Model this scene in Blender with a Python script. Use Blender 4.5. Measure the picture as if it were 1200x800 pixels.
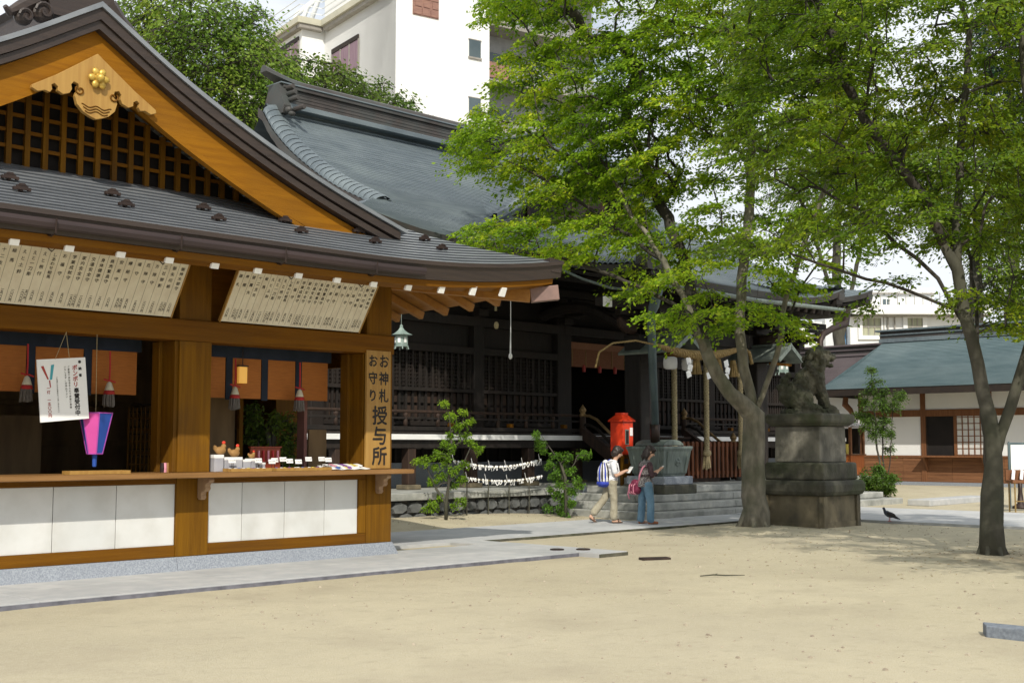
import bpy, bmesh, math, random
import numpy as np
from mathutils import Vector, Matrix, Euler, noise
for _o in list(bpy.data.objects): bpy.data.objects.remove(_o, do_unlink=True)
SC = bpy.context.scene
COL = SC.collection
R = math.radians
random.seed(7); RNG = np.random.default_rng(7)

# ------------------------------------------------------------------ camera
# world: +X runs along the fronts of the shop and the hall (away to the right),
# +Y runs behind them (away to the left), Z up, metres; the camera stands at the origin
HD = math.atan2(1430, 1465); PITCH = math.atan2(122, 1465)
cam = bpy.data.cameras.new("camera"); camo = bpy.data.objects.new("camera", cam); COL.objects.link(camo)
cam.sensor_fit = 'HORIZONTAL'; cam.sensor_width = 36.0; cam.lens = 36.0 * 1465 / 1200
cam.clip_start = 0.1; cam.clip_end = 2000
camo.location = (0, 0, 1.5)
_d = Vector((math.cos(HD) * math.cos(PITCH), math.sin(HD) * math.cos(PITCH), math.sin(PITCH)))
camo.rotation_euler = _d.to_track_quat('-Z', 'Y').to_euler()
SC.camera = camo

# ------------------------------------------------------------------ light
SUN_AZ = R(48.8); SUN_EL = R(41.0)
sdir = Vector((math.cos(SUN_AZ) * math.cos(SUN_EL), math.sin(SUN_AZ) * math.cos(SUN_EL), -math.sin(SUN_EL)))
sun = bpy.data.lights.new("sun", 'SUN'); suno = bpy.data.objects.new("sun", sun); COL.objects.link(suno)
sun.energy = 4.1; sun.angle = R(0.6); sun.color = (1.0, 0.94, 0.82)
suno.rotation_euler = sdir.to_track_quat('-Z', 'Y').to_euler(); suno.location = (0, 0, 30)
world = bpy.data.worlds.new("World"); SC.world = world; world.use_nodes = True
nt = world.node_tree; nt.nodes.clear()
wo = nt.nodes.new('ShaderNodeOutputWorld'); bg = nt.nodes.new('ShaderNodeBackground')
sky = nt.nodes.new('ShaderNodeTexSky'); sky.sky_type = 'NISHITA'; sky.sun_disc = False
sky.sun_elevation = SUN_EL; sky.sun_rotation = math.atan2(-math.cos(SUN_AZ), -math.sin(SUN_AZ))
sky.air_density = 1.2; sky.dust_density = 2.0; sky.ozone_density = 1.0
bg.inputs['Strength'].default_value = 0.112
# thin bright summer cloud over most of the sky
tc = nt.nodes.new('ShaderNodeTexCoord'); mp = nt.nodes.new('ShaderNodeMapping'); mp.inputs['Scale'].default_value = (1, 1, 2.6)
cn = nt.nodes.new('ShaderNodeTexNoise'); cn.inputs['Scale'].default_value = 2.2; cn.inputs['Detail'].default_value = 7
cr = nt.nodes.new('ShaderNodeValToRGB'); cr.color_ramp.elements[0].position = 0.24; cr.color_ramp.elements[1].position = 0.44
mx = nt.nodes.new('ShaderNodeMix'); mx.data_type = 'RGBA'
L = nt.links.new
L(tc.outputs['Generated'], mp.inputs['Vector']); L(mp.outputs[0], cn.inputs['Vector']); L(cn.outputs['Fac'], cr.inputs[0])
L(cr.outputs[0], mx.inputs[0]); L(sky.outputs[0], mx.inputs[6]); mx.inputs[7].default_value = (8.6, 9.0, 9.5, 1)
L(mx.outputs[2], bg.inputs['Color']); L(bg.outputs[0], wo.inputs['Surface'])
SC.view_settings.view_transform = 'Standard'; SC.view_settings.look = 'None'
SC.view_settings.exposure = 0.0; SC.view_settings.gamma = 1.0
SC.render.film_transparent = False
SC.cycles.max_bounces = 8; SC.cycles.diffuse_bounces = 3; SC.cycles.transparent_max_bounces = 8
SC.cycles.use_adaptive_sampling = True; SC.cycles.adaptive_threshold = 0.02
try: SC.cycles.use_denoising = True; SC.cycles.denoiser = 'OPENIMAGEDENOISE'
except Exception: pass

# ------------------------------------------------------------------ materials
def mat(name, c1, c2=None, scale=3.0, stretch=(1, 1, 1), rough=0.7, bump=0.0, bscale=None, metal=0.0, spec=0.35,
        detail=6, lo=0.35, hi=0.65, c3=None, s3=0.7, f3=0.5, rnd=0.0, world_co=False, spots=None, trans=0.0):
    """two colours mixed by stretched noise, a third by a second larger noise, fine bump, per-object variation"""
    m = bpy.data.materials.new(name); m.use_nodes = True
    t = m.node_tree; n = t.nodes; l = t.links.new
    b = n['Principled BSDF']; b.inputs['Roughness'].default_value = rough
    b.inputs['Metallic'].default_value = metal; b.inputs['Specular IOR Level'].default_value = spec
    if world_co:
        g = n.new('ShaderNodeNewGeometry'); co = g.outputs['Position']
    else:
        g = n.new('ShaderNodeTexCoord'); oi = n.new('ShaderNodeObjectInfo')
        ad = n.new('ShaderNodeVectorMath'); ad.operation = 'ADD'
        l(g.outputs['Object'], ad.inputs[0]); l(oi.outputs['Location'], ad.inputs[1]); co = ad.outputs[0]
    mpn = n.new('ShaderNodeMapping'); mpn.inputs['Scale'].default_value = stretch; l(co, mpn.inputs['Vector'])
    nz = n.new('ShaderNodeTexNoise'); nz.inputs['Scale'].default_value = scale; nz.inputs['Detail'].default_value = detail
    l(mpn.outputs[0], nz.inputs['Vector'])
    mr = n.new('ShaderNodeMapRange'); mr.inputs['From Min'].default_value = lo; mr.inputs['From Max'].default_value = hi
    l(nz.outputs['Fac'], mr.inputs['Value'])
    mixc = n.new('ShaderNodeMix'); mixc.data_type = 'RGBA'; l(mr.outputs[0], mixc.inputs[0])
    c2 = c2 or tuple(x * 0.8 for x in c1)
    mixc.inputs[6].default_value = (*c1, 1); mixc.inputs[7].default_value = (*c2, 1)
    out = mixc.outputs[2]
    if c3:
        n3 = n.new('ShaderNodeTexNoise'); n3.inputs['Scale'].default_value = s3; n3.inputs['Detail'].default_value = 5
        l(co, n3.inputs['Vector'])
        m3 = n.new('ShaderNodeMapRange'); m3.inputs['From Min'].default_value = 0.45; m3.inputs['From Max'].default_value = 0.7
        m3.inputs['To Max'].default_value = f3; l(n3.outputs['Fac'], m3.inputs['Value'])
        mm = n.new('ShaderNodeMix'); mm.data_type = 'RGBA'; l(m3.outputs[0], mm.inputs[0]); l(out, mm.inputs[6])
        mm.inputs[7].default_value = (*c3, 1); out = mm.outputs[2]
    if rnd > 0:
        oi2 = n.new('ShaderNodeObjectInfo'); hv = n.new('ShaderNodeHueSaturation')
        rr = n.new('ShaderNodeMapRange'); rr.inputs['To Min'].default_value = 1 - rnd; rr.inputs['To Max'].default_value = 1 + rnd
        l(oi2.outputs['Random'], rr.inputs['Value']); l(rr.outputs[0], hv.inputs['Value']); l(out, hv.inputs['Color']); out = hv.outputs[0]
    l(out, b.inputs['Base Color'])
    if bump > 0:
        nb = n.new('ShaderNodeTexNoise'); nb.inputs['Scale'].default_value = bscale or scale * 4; nb.inputs['Detail'].default_value = 6
        l(mpn.outputs[0], nb.inputs['Vector'])
        bp = n.new('ShaderNodeBump'); bp.inputs['Strength'].default_value = bump; bp.inputs['Distance'].default_value = 0.02
        l(nb.outputs['Fac'], bp.inputs['Height']); l(bp.outputs[0], b.inputs['Normal'])
    if trans > 0:
        tr = n.new('ShaderNodeBsdfTranslucent'); ms = n.new('ShaderNodeMixShader'); ms.inputs[0].default_value = trans
        l(out, tr.inputs['Color']); l(b.outputs[0], ms.inputs[1]); l(tr.outputs[0], ms.inputs[2])
        l(ms.outputs[0], n['Material Output'].inputs['Surface'])
    return m

def leafmat(name, cols, trans=0.45, yellow=None, rough=0.5):
    """leaf: colour per leaf (random per island) and per clump (noise), part of the light goes through"""
    m = bpy.data.materials.new(name); m.use_nodes = True
    t = m.node_tree; n = t.nodes; l = t.links.new; b = n['Principled BSDF']
    b.inputs['Roughness'].default_value = rough; b.inputs['Specular IOR Level'].default_value = 0.3
    g = n.new('ShaderNodeNewGeometry')
    nz = n.new('ShaderNodeTexNoise'); nz.inputs['Scale'].default_value = 0.55; nz.inputs['Detail'].default_value = 3
    l(g.outputs['Position'], nz.inputs['Vector'])
    mr = n.new('ShaderNodeMapRange'); mr.inputs['From Min'].default_value = 0.38; mr.inputs['From Max'].default_value = 0.66
    l(nz.outputs['Fac'], mr.inputs['Value'])
    a = n.new('ShaderNodeMath'); a.operation = 'MULTIPLY_ADD'; l(g.outputs['Random Per Island'], a.inputs[0])
    a.inputs[1].default_value = 0.5; a2 = n.new('ShaderNodeMath'); a2.operation = 'MULTIPLY'; l(mr.outputs[0], a2.inputs[0]); a2.inputs[1].default_value = 0.5
    l(a2.outputs[0], a.inputs[2])
    cr = n.new('ShaderNodeValToRGB'); e = cr.color_ramp.elements
    e[0].color = (*cols[0], 1); e[0].position = 0.0; e[1].color = (*cols[-1], 1); e[1].position = 1.0
    for i, c in enumerate(cols[1:-1]):
        x = e.new((i + 1) / (len(cols) - 1)); x.color = (*c, 1)
    l(a.outputs[0], cr.inputs[0]); l(cr.outputs[0], b.inputs['Base Color'])
    tr = n.new('ShaderNodeBsdfTranslucent'); ms = n.new('ShaderNodeMixShader'); ms.inputs[0].default_value = trans
    l(cr.outputs[0], tr.inputs['Color']); l(b.outputs[0], ms.inputs[1]); l(tr.outputs[0], ms.inputs[2])
    l(ms.outputs[0], n['Material Output'].inputs['Surface'])
    return m

# ------------------------------------------------------------------ objects
WL = {}   # world location of every object made here
def tag(o, label=None, cat=None, group=None, kind=None):
    if label: o['label'] = label
    if cat: o['category'] = cat
    if group: o['group'] = group
    if kind: o['kind'] = kind
    return o
def thing(name, loc, label, cat, group=None, rz=0.0):
    o = bpy.data.objects.new(name, None); COL.objects.link(o); o.location = loc; o.rotation_euler = (0, 0, rz)
    o.empty_display_size = 0.2; WL[o.name] = Vector(loc)
    return tag(o, label, cat, group)
def dup(o, loc=None, parent=None, rz=None, label=None):
    c = o.copy(); COL.objects.link(c)
    if parent is not None: c.parent = parent
    if loc is not None: c.location = loc
    if rz is not None: c.rotation_euler = (0, 0, rz)
    if label: c['label'] = label
    WL[c.name] = Vector(loc) if loc is not None else WL.get(o.name, Vector())
    for ch in list(o.children): dup(ch, parent=c)
    return c
def link_mesh(name, me, m, parent=None, local=False, origin=None):
    o = bpy.data.objects.new(name, me); COL.objects.link(o)
    if m is not None and not me.materials: me.materials.append(m)
    org = Vector(origin) if origin is not None else Vector((0, 0, 0))
    pl = Vector((0, 0, 0)) if (parent is None or local) else WL[parent.name]
    o.location = org - pl
    if parent is not None: o.parent = parent
    WL[o.name] = org if not local else (WL[parent.name] + org if parent is not None else org)
    return o

class MB:
    def __init__(s): s.v = []; s.f = []
    def add(s, vs, fs):
        k = len(s.v); s.v.extend([tuple(p) for p in vs]); s.f.extend([tuple(i + k for i in f) for f in fs]); return s
    def box(s, x0, x1, y0, y1, z0, z1):
        return s.add([(x0,y0,z0),(x1,y0,z0),(x1,y1,z0),(x0,y1,z0),(x0,y0,z1),(x1,y0,z1),(x1,y1,z1),(x0,y1,z1)],
                     [(0,3,2,1),(4,5,6,7),(0,1,5,4),(1,2,6,5),(2,3,7,6),(3,0,4,7)])
    def obox(s, c, size, rot=None, taper=None):
        hx, hy, hz = size[0]/2, size[1]/2, size[2]/2; t = taper or (1, 1)
        P = [(-hx,-hy,-hz),(hx,-hy,-hz),(hx,hy,-hz),(-hx,hy,-hz),(-hx*t[0],-hy*t[1],hz),(hx*t[0],-hy*t[1],hz),(hx*t[0],hy*t[1],hz),(-hx*t[0],hy*t[1],hz)]
        M = (rot if isinstance(rot, Matrix) else Euler(rot).to_matrix()) if rot is not None else Matrix.Identity(3)
        return s.add([Vector(c) + M @ Vector(p) for p in P], [(0,3,2,1),(4,5,6,7),(0,1,5,4),(1,2,6,5),(2,3,7,6),(3,0,4,7)])
    def beam(s, a, b, w, h, upv=(0, 0, 1)):
        a = Vector(a); b = Vector(b); d = (b - a); Ln = d.length; d.normalize()
        x = d.cross(Vector(upv)); 
        if x.length < 1e-5: x = d.cross(Vector((0, 1, 0)))
        x.normalize(); u = x.cross(d)
        M = Matrix((x, d, u)).transposed()
        return s.obox((a + b) / 2, (w, Ln, h), M)
    def tube(s, pts, rad, n=8, cap=True):
        pts = [Vector(p) for p in pts]; N = len(pts)
        if not hasattr(rad, '__len__'): rad = [rad] * N
        ref = Vector((0.3, 0.2, 1)).normalized(); vs = []; fs = []
        prev = None
        for i, p in enumerate(pts):
            d = (pts[min(i+1, N-1)] - pts[max(i-1, 0)])
            if d.length < 1e-7: d = Vector((0, 0, 1))
            d.normalize()
            if prev is None:
                x = d.cross(ref)
                if x.length < 1e-3: x = d.cross(Vector((1, 0, 0)))
            else:
                x = prev - d * prev.dot(d)
                if x.length < 1e-4: x = d.cross(ref)
            x.normalize(); prev = x; y = d.cross(x)
            for k in range(n):
                a = 2 * math.pi * k / n; vs.append(p + (x * math.cos(a) + y * math.sin(a)) * rad[i])
        for i in range(N - 1):
            for k in range(n):
                a = i*n + k; b = i*n + (k+1) % n; fs.append((a, b, b + n, a + n))
        if cap: fs.append(tuple(range(n))[::-1]); fs.append(tuple((N-1)*n + k for k in range(n)))
        return s.add(vs, fs)
    def lathe(s, prof, c=(0, 0, 0), n=16, axis='Z', sq=False):
        vs = []; fs = []
        for r, z in prof:
            for k in range(n):
                a = 2 * math.pi * (k + (0.5 if sq else 0)) / n
                p = (r * math.cos(a), r * math.sin(a), z)
                if axis == 'Y': p = (p[0], p[2], p[1])
                elif axis == 'X': p = (p[2], p[0], p[1])
                vs.append((p[0] + c[0], p[1] + c[1], p[2] + c[2]))
        for i in range(len(prof) - 1):
            for k in range(n):
                a = i*n + k; b = i*n + (k+1) % n; fs.append((a, b, b + n, a + n))
        fs.append(tuple(range(n))[::-1]); m = (len(prof) - 1) * n; fs.append(tuple(m + k for k in range(n)))
        return s.add(vs, fs)
    def prism(s, poly, a, b, plane='XZ'):
        """poly in a plane, extruded from a to b on the remaining axis"""
        n = len(poly)
        def P(u, v, w): return (u, w, v) if plane == 'XZ' else ((w, u, v) if plane == 'YZ' else (u, v, w))
        vs = [P(u, v, a) for u, v in poly] + [P(u, v, b) for u, v in poly]
        fs = [tuple(range(n)), tuple(range(2*n - 1, n - 1, -1))] + [(i, i + n, (i+1) % n + n, (i+1) % n) for i in range(n)]
        return s.add(vs, fs)
    def sheet(s, P, nu, nv, thick=0.0, flip=False):
        vs = []; fs = []
        for j in range(nv + 1):
            for i in range(nu + 1): vs.append(P(i / nu, j / nv))
        for j in range(nv):
            for i in range(nu):
                a = j*(nu+1) + i; f = (a, a+1, a+nu+2, a+nu+1); fs.append(f[::-1] if flip else f)
        return s.add(vs, fs)
    def mesh(s, name, org=(0, 0, 0), smooth=False):
        me = bpy.data.meshes.new(name)
        me.from_pydata([(p[0]-org[0], p[1]-org[1], p[2]-org[2]) for p in s.v], [], s.f)
        if smooth: me.polygons.foreach_set('use_smooth', [True] * len(me.polygons))
        me.update(); return me
    def build(s, name, m, parent=None, label=None, cat=None, group=None, kind=None, local=False, smooth=False, bevel=0.0, org=None, recalc=False):
        if org is None:
            a = np.array(s.v); lo = a.min(0); hi = a.max(0); org = ((lo[0]+hi[0])/2, (lo[1]+hi[1])/2, lo[2])
        org = tuple(float(q) for q in org)
        me = s.mesh(name, org, smooth)
        if recalc:
            bm = bmesh.new(); bm.from_mesh(me); bmesh.ops.recalc_face_normals(bm, faces=bm.faces); bm.to_mesh(me); bm.free()
        o = link_mesh(name, me, m, parent, local, org); tag(o, label, cat, group, kind)
        if bevel > 0:
            bv = o.modifiers.new('bevel', 'BEVEL'); bv.width = bevel; bv.segments = 2; bv.limit_method = 'ANGLE'; bv.angle_limit = R(35)
        return o
def boxpart(name, m, parent, x0, x1, y0, y1, z0, z1, bevel=0.006, **k):
    return MB().box(x0, x1, y0, y1, z0, z1).build(name, m, parent, bevel=bevel, **k)
def copies(src, offs, parent, names=None):
    """copies of one mesh part at offsets, sharing its mesh"""
    out = []
    for d in offs:
        c = src.copy(); COL.objects.link(c); c.parent = parent; c.location = src.location + Vector(d)
        WL[c.name] = WL[src.name] + Vector(d); out.append(c)
    return out

_txt = {}
def text_mesh(body, size=1.0, bold=0.0, extrude=0.0, ax='CENTER'):
    key = (body, size, bold, extrude, ax)
    if key in _txt: return _txt[key]
    cu = bpy.data.curves.new('lettering', 'FONT'); cu.body = body; cu.size = size; cu.align_x = ax; cu.align_y = 'CENTER'
    cu.offset = bold; cu.extrude = extrude; cu.resolution_u = 2; cu.space_line = 0.92
    o = bpy.data.objects.new('lettering', cu); COL.objects.link(o)
    dg = bpy.context.evaluated_depsgraph_get(); dg.update()
    me = bpy.data.meshes.new_from_object(o.evaluated_get(dg))
    bpy.data.objects.remove(o); bpy.data.curves.remove(cu)
    me.materials.clear()
    V = [tuple(v.co) for v in me.vertices]; Fs = [tuple(p.vertices) for p in me.polygons]
    bpy.data.meshes.remove(me)
    _txt[key] = (V, Fs); return _txt[key]
def write(mb, body, origin, ux, uy, size, bold=0.0, vertical=False, step=1.0, hscale=1.0):
    """lay lettering in the plane spanned by ux (reading right) and uy (up)"""
    ux = Vector(ux).normalized(); uy = Vector(uy).normalized(); o = Vector(origin)
    items = [(body, 0.0)] if not vertical else [(ch, -i * size * step) for i, ch in enumerate(body)]
    nrm = ux.cross(uy); w = bold
    shifts = [(0, 0, 0)] + ([(w, 0, 1), (-w, 0, 2), (0, w, 3), (0, -w, 4)] if w > 0 else [])
    for ch, dy in items:
        if ch in ' 　': continue
        V, Fs = text_mesh(ch, 1.0, 0.0)
        if ch == 'ー' and vertical: V = [(-y, x, z) for x, y, z in V]
        for sx, sy, sk in shifts:
            mb.add([o + ux*(p[0]*size*hscale + sx) + uy*(p[1]*size + dy + sy) + nrm*0.0002*sk for p in V], Fs)

def evaluate_to_mesh(o, name):
    dg = bpy.context.evaluated_depsgraph_get(); dg.update()
    me = bpy.data.meshes.new_from_object(o.evaluated_get(dg)); me.name = name
    return me
def blob(mb, name, m, parent, voxel=0.02, smooth_it=4, disp=0.0, dscale=0.3, label=None, local=False, decimate=None):
    """melt overlapping closed shapes into one continuous surface"""
    me = mb.mesh(name); o = bpy.data.objects.new('melt', me); COL.objects.link(o)
    r = o.modifiers.new('r', 'REMESH'); r.mode = 'VOXEL'; r.voxel_size = voxel; r.use_smooth_shade = True
    s = o.modifiers.new('s', 'SMOOTH'); s.iterations = smooth_it; s.factor = 0.5
    if decimate: d = o.modifiers.new('d', 'DECIMATE'); d.ratio = decimate
    new = evaluate_to_mesh(o, name); bpy.data.objects.remove(o); bpy.data.meshes.remove(me)
    if disp > 0:
        n = len(new.vertices); co = np.empty(n*3, 'f'); no = np.empty(n*3, 'f')
        new.vertices.foreach_get('co', co); new.vertices.foreach_get('normal', no); co = co.reshape(-1, 3); no = no.reshape(-1, 3)
        dv = np.array([noise.fractal(Vector(c) / dscale, 1.0, 2.0, 4) for c in co.tolist()])
        co += no * (dv * disp)[:, None]; new.vertices.foreach_set('co', co.ravel())
    new.polygons.foreach_set('use_smooth', [True] * len(new.polygons)); new.materials.clear()
    n = len(new.vertices); co = np.empty(n*3, 'f'); new.vertices.foreach_get('co', co); co = co.reshape(-1, 3)
    org = np.array([(co[:,0].min()+co[:,0].max())/2, (co[:,1].min()+co[:,1].max())/2, co[:,2].min()])
    co -= org; new.vertices.foreach_set('co', co.ravel()); new.update()
    ob = link_mesh(name, new, m, parent, local, tuple(float(q) for q in org)); tag(ob, label); return ob
def ell(mb, c, r, rot=None, n=12):
    M = Euler(rot).to_matrix() if rot is not None else Matrix.Identity(3)
    vs = []; fs = []; rings = n // 2 + 1
    vs.append(Vector(c) + M @ Vector((0, 0, -r[2])))
    for j in range(1, rings):
        ph = -math.pi/2 + math.pi * j / rings
        for k in range(n):
            a = 2*math.pi*k/n; vs.append(Vector(c) + M @ Vector((r[0]*math.cos(ph)*math.cos(a), r[1]*math.cos(ph)*math.sin(a), r[2]*math.sin(ph))))
    vs.append(Vector(c) + M @ Vector((0, 0, r[2]))); last = len(vs) - 1
    for k in range(n): fs.append((0, 1 + (k+1) % n, 1 + k))
    for j in range(rings - 2):
        for k in range(n):
            a = 1 + j*n + k; b = 1 + j*n + (k+1) % n; fs.append((a, b, b+n, a+n))
    base = 1 + (rings-2)*n
    for k in range(n): fs.append((base + k, base + (k+1) % n, last))
    return mb.add(vs, fs)
def limb(mb, pts, rads, n=10):
    """round-ended tapered limb"""
    mb.tube(pts, rads, n)
    for p, r in zip(pts, rads): ell(mb, p, (r, r, r), n=n)
def smoothstep(a, b, x):
    t = min(1, max(0, (x - a) / (b - a))); return t*t*(3 - 2*t)
def interp(tab, x):
    if x <= tab[0][0]: return tab[0][1]
    for (a, va), (b, vb) in zip(tab, tab[1:]):
        if x <= b: return va + (vb - va) * (x - a) / (b - a)
    return tab[-1][1]
def crinterp(tab, x):
    """smooth interpolation through a table"""
    xs = [t[0] for t in tab]; i = 0
    x = min(max(x, xs[0]), xs[-1])
    while i < len(xs) - 2 and x > xs[i+1]: i += 1
    p1, p2 = tab[i], tab[i+1]; p0 = tab[i-1] if i > 0 else (2*p1[0]-p2[0], 2*p1[1]-p2[1]); p3 = tab[i+2] if i + 2 < len(tab) else (2*p2[0]-p1[0], 2*p2[1]-p1[1])
    h = p2[0]-p1[0]; t = (x-p1[0])/h
    m1 = (p2[1]-p0[1])/(p2[0]-p0[0])*h; m2 = (p3[1]-p1[1])/(p3[0]-p1[0])*h
    return (2*t**3-3*t**2+1)*p1[1]+(t**3-2*t**2+t)*m1+(-2*t**3+3*t**2)*p2[1]+(t**3-t**2)*m2

ORD = ['first', 'second', 'third', 'fourth', 'fifth', 'sixth', 'seventh', 'eighth', 'ninth', 'tenth', 'eleventh']
# ------------------------------------------------------------------ palette
M = {}
WO1, WO2 = (0.185, 0.083, 0.0045), (0.13, 0.056, 0.004)
M['wood_up'] = mat('stained_cypress_upright', WO1, WO2, 2.2, (9, 9, 0.45), 0.6, 0.3, 14, rnd=0.12, spec=0.12, c3=(0.09, 0.045, 0.012), s3=1.4, f3=0.6, detail=9)
M['wood_x'] = mat('stained_cypress_beam', (0.175, 0.071, 0.004), (0.13, 0.051, 0.0035), 2.2, (0.45, 9, 9), 0.6, 0.3, 14, rnd=0.12, spec=0.12, c3=(0.11, 0.052, 0.012), s3=1.1, f3=0.45, detail=9)
M['wood_y'] = mat('stained_cypress_rafter', (0.33, 0.15, 0.025), (0.26, 0.11, 0.018), 2.2, (7, 0.5, 7), 0.55, 0.15, 30, rnd=0.08)
M['wood_light'] = mat('pale_cypress_board', (0.40, 0.235, 0.062), (0.33, 0.18, 0.045), 2.5, (9, 9, 0.5), 0.55, 0.08, 30)
M['wood_gable'] = mat('golden_gable_board', (0.27, 0.112, 0.006), (0.21, 0.083, 0.005), 2.2, (0.6, 9, 9), 0.6, spec=0.12, bump=0.25, bscale=14, c3=(0.15, 0.07, 0.012), s3=0.8, f3=0.5, detail=9)
M['wood_counter'] = mat('worn_counter_wood', (0.28, 0.145, 0.05), (0.20, 0.10, 0.03), 2.5, (0.5, 8, 8), 0.5, 0.15, 30)
M['fascia'] = mat('dark_copper_fascia', (0.048, 0.034, 0.028), (0.034, 0.025, 0.022), 3, (0.4, 5, 9), 0.45, 0.2, 20, spec=0.4)
M['copper_roof'] = mat('grey_copper_roofing', (0.235, 0.25, 0.268), (0.175, 0.19, 0.207), 2.0, (0.7, 3, 3), 0.38, 0.1, 20, metal=0.35, spec=0.5, rnd=0.10, c3=(0.29, 0.305, 0.32), s3=1.2, f3=0.5)
M['hall_roof'] = mat('verdigris_copper_roofing', (0.138, 0.166, 0.184), (0.100, 0.125, 0.142), 2.5, (0.5, 3, 3), 0.48, 0.15, 18, metal=0.2, c3=(0.19, 0.225, 0.235), s3=0.5, f3=0.8)
M['hall_ridge'] = mat('dark_ridge_copper', (0.060, 0.050, 0.046), (0.04, 0.036, 0.034), 4, (1, 1, 1), 0.6, 0.2, c3=(0.10, 0.13, 0.13), s3=1.0, f3=0.35)
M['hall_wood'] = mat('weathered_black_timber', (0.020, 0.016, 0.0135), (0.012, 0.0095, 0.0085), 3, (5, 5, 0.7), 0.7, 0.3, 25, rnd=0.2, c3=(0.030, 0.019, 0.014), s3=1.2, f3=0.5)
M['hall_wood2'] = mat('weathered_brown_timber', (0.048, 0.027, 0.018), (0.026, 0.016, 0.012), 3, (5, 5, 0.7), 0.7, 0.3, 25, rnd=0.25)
M['white_paint'] = mat('white_painted_end', (0.86, 0.86, 0.85), (0.80, 0.80, 0.80), 3, rough=0.6)
M['panel_white'] = mat('white_wall_panel', (0.68, 0.68, 0.66), (0.62, 0.63, 0.615), 1.5, (1, 1, 0.4), 0.45, 0.05, rnd=0.03, c3=(0.46, 0.45, 0.41), s3=2.3, f3=0.5)
M['plaster'] = mat('white_plaster', (0.78, 0.78, 0.77), (0.72, 0.73, 0.735), 0.8, rough=0.85, bump=0.1, c3=(0.60, 0.61, 0.62), s3=0.5, f3=0.4)
M['granite'] = mat('grey_granite', (0.34, 0.37, 0.41), (0.20, 0.22, 0.26), 60, rough=0.75, bump=0.1, bscale=80, c3=(0.24, 0.26, 0.30), s3=2, f3=0.4, rnd=0.08, detail=3)
M['step_stone'] = mat('step_granite', (0.40, 0.40, 0.37), (0.30, 0.305, 0.285), 7, rough=0.8, bump=0.2, bscale=40, c3=(0.13, 0.14, 0.125), s3=2.2, f3=0.6, rnd=0.05)
M['pave'] = mat('paving_granite', (0.47, 0.47, 0.465), (0.39, 0.40, 0.405), 5, rough=0.8, bump=0.1, bscale=60, c3=(0.33, 0.34, 0.35), s3=0.9, f3=0.6, rnd=0.06, world_co=True)
M['dark_stone'] = mat('mossy_pedestal_stone', (0.125, 0.118, 0.088), (0.050, 0.048, 0.037), 4, (1, 1, 0.6), 0.9, 0.5, 22, c3=(0.05, 0.062, 0.028), s3=2.0, f3=0.8, rnd=0.1)
M['tan_stone'] = mat('weathered_tan_stone', (0.21, 0.175, 0.112), (0.13, 0.108, 0.07), 3, (1, 1, 0.5), 0.9, 0.4, 22, c3=(0.055, 0.052, 0.04), s3=2.6, f3=0.9)
M['grey_ped'] = mat('grey_weathered_stone', (0.23, 0.215, 0.175), (0.14, 0.132, 0.108), 4, (1, 1, 0.4), 0.9, 0.5, 22, c3=(0.045, 0.044, 0.036), s3=2.4, f3=0.9)
M['wall_stone'] = mat('rubble_wall_stone', (0.145, 0.15, 0.15), (0.085, 0.09, 0.09), 5, rough=0.9, bump=0.5, bscale=20, rnd=0.3)
M['bark'] = mat('zelkova_bark', (0.215, 0.195, 0.15), (0.12, 0.108, 0.082), 9, (1, 1, 0.45), 0.92, 1.0, 14, c3=(0.085, 0.09, 0.055), s3=2.6, f3=0.85, detail=10)
M['bark_dark'] = mat('dark_bark', (0.085, 0.078, 0.06), (0.045, 0.042, 0.033), 5, (1, 1, 0.5), 0.9, 0.5, 18, c3=(0.055, 0.06, 0.035), s3=1.3, f3=0.6)
M['branch'] = mat('dark_branch_bark', (0.055, 0.048, 0.038), (0.035, 0.031, 0.026), 5, (1, 1, 0.5), 0.9)
M['ink'] = mat('black_ink', (0.012, 0.010, 0.010), (0.02, 0.016, 0.014), 20, rough=0.6)
M['ink_grey'] = mat('grey_ink', (0.10, 0.09, 0.075), (0.14, 0.13, 0.11), 20, rough=0.7)
M['ink_red'] = mat('red_ink', (0.42, 0.06, 0.05), rough=0.6)
M['paper'] = mat('white_paper', (0.84, 0.84, 0.83), (0.80, 0.80, 0.80), 4, rough=0.8)
M['board_paper'] = mat('cream_price_board', (0.74, 0.70, 0.57), (0.67, 0.62, 0.50), 3, (3, 3, 0.4), 0.8)
M['bronze'] = mat('green_bronze', (0.20, 0.235, 0.215), (0.13, 0.16, 0.145), 6, (3, 3, 0.6), 0.6, 0.2, 20, metal=0.3, c3=(0.22, 0.25, 0.22), s3=3, f3=0.4)
M['pipe'] = mat('blue_grey_pipe', (0.11, 0.15, 0.16), (0.08, 0.11, 0.12), 3, (2, 2, 0.6), 0.55, metal=0.2)
M['dark_metal'] = mat('dark_brown_metal', (0.045, 0.028, 0.022), (0.03, 0.02, 0.018), 8, rough=0.5, metal=0.3)
M['straw'] = mat('straw_rope', (0.30, 0.21, 0.085), (0.21, 0.14, 0.055), 12, (1, 1, 3), 0.85, 0.4, 40)
M['hemp'] = mat('pale_hemp_rope', (0.42, 0.35, 0.20), (0.32, 0.26, 0.15), 14, (1, 1, 3), 0.85, 0.4, 40)
M['void'] = mat('unlit_interior', (0.012, 0.010, 0.010), (0.02, 0.016, 0.014), 2, rough=0.9)
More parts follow.
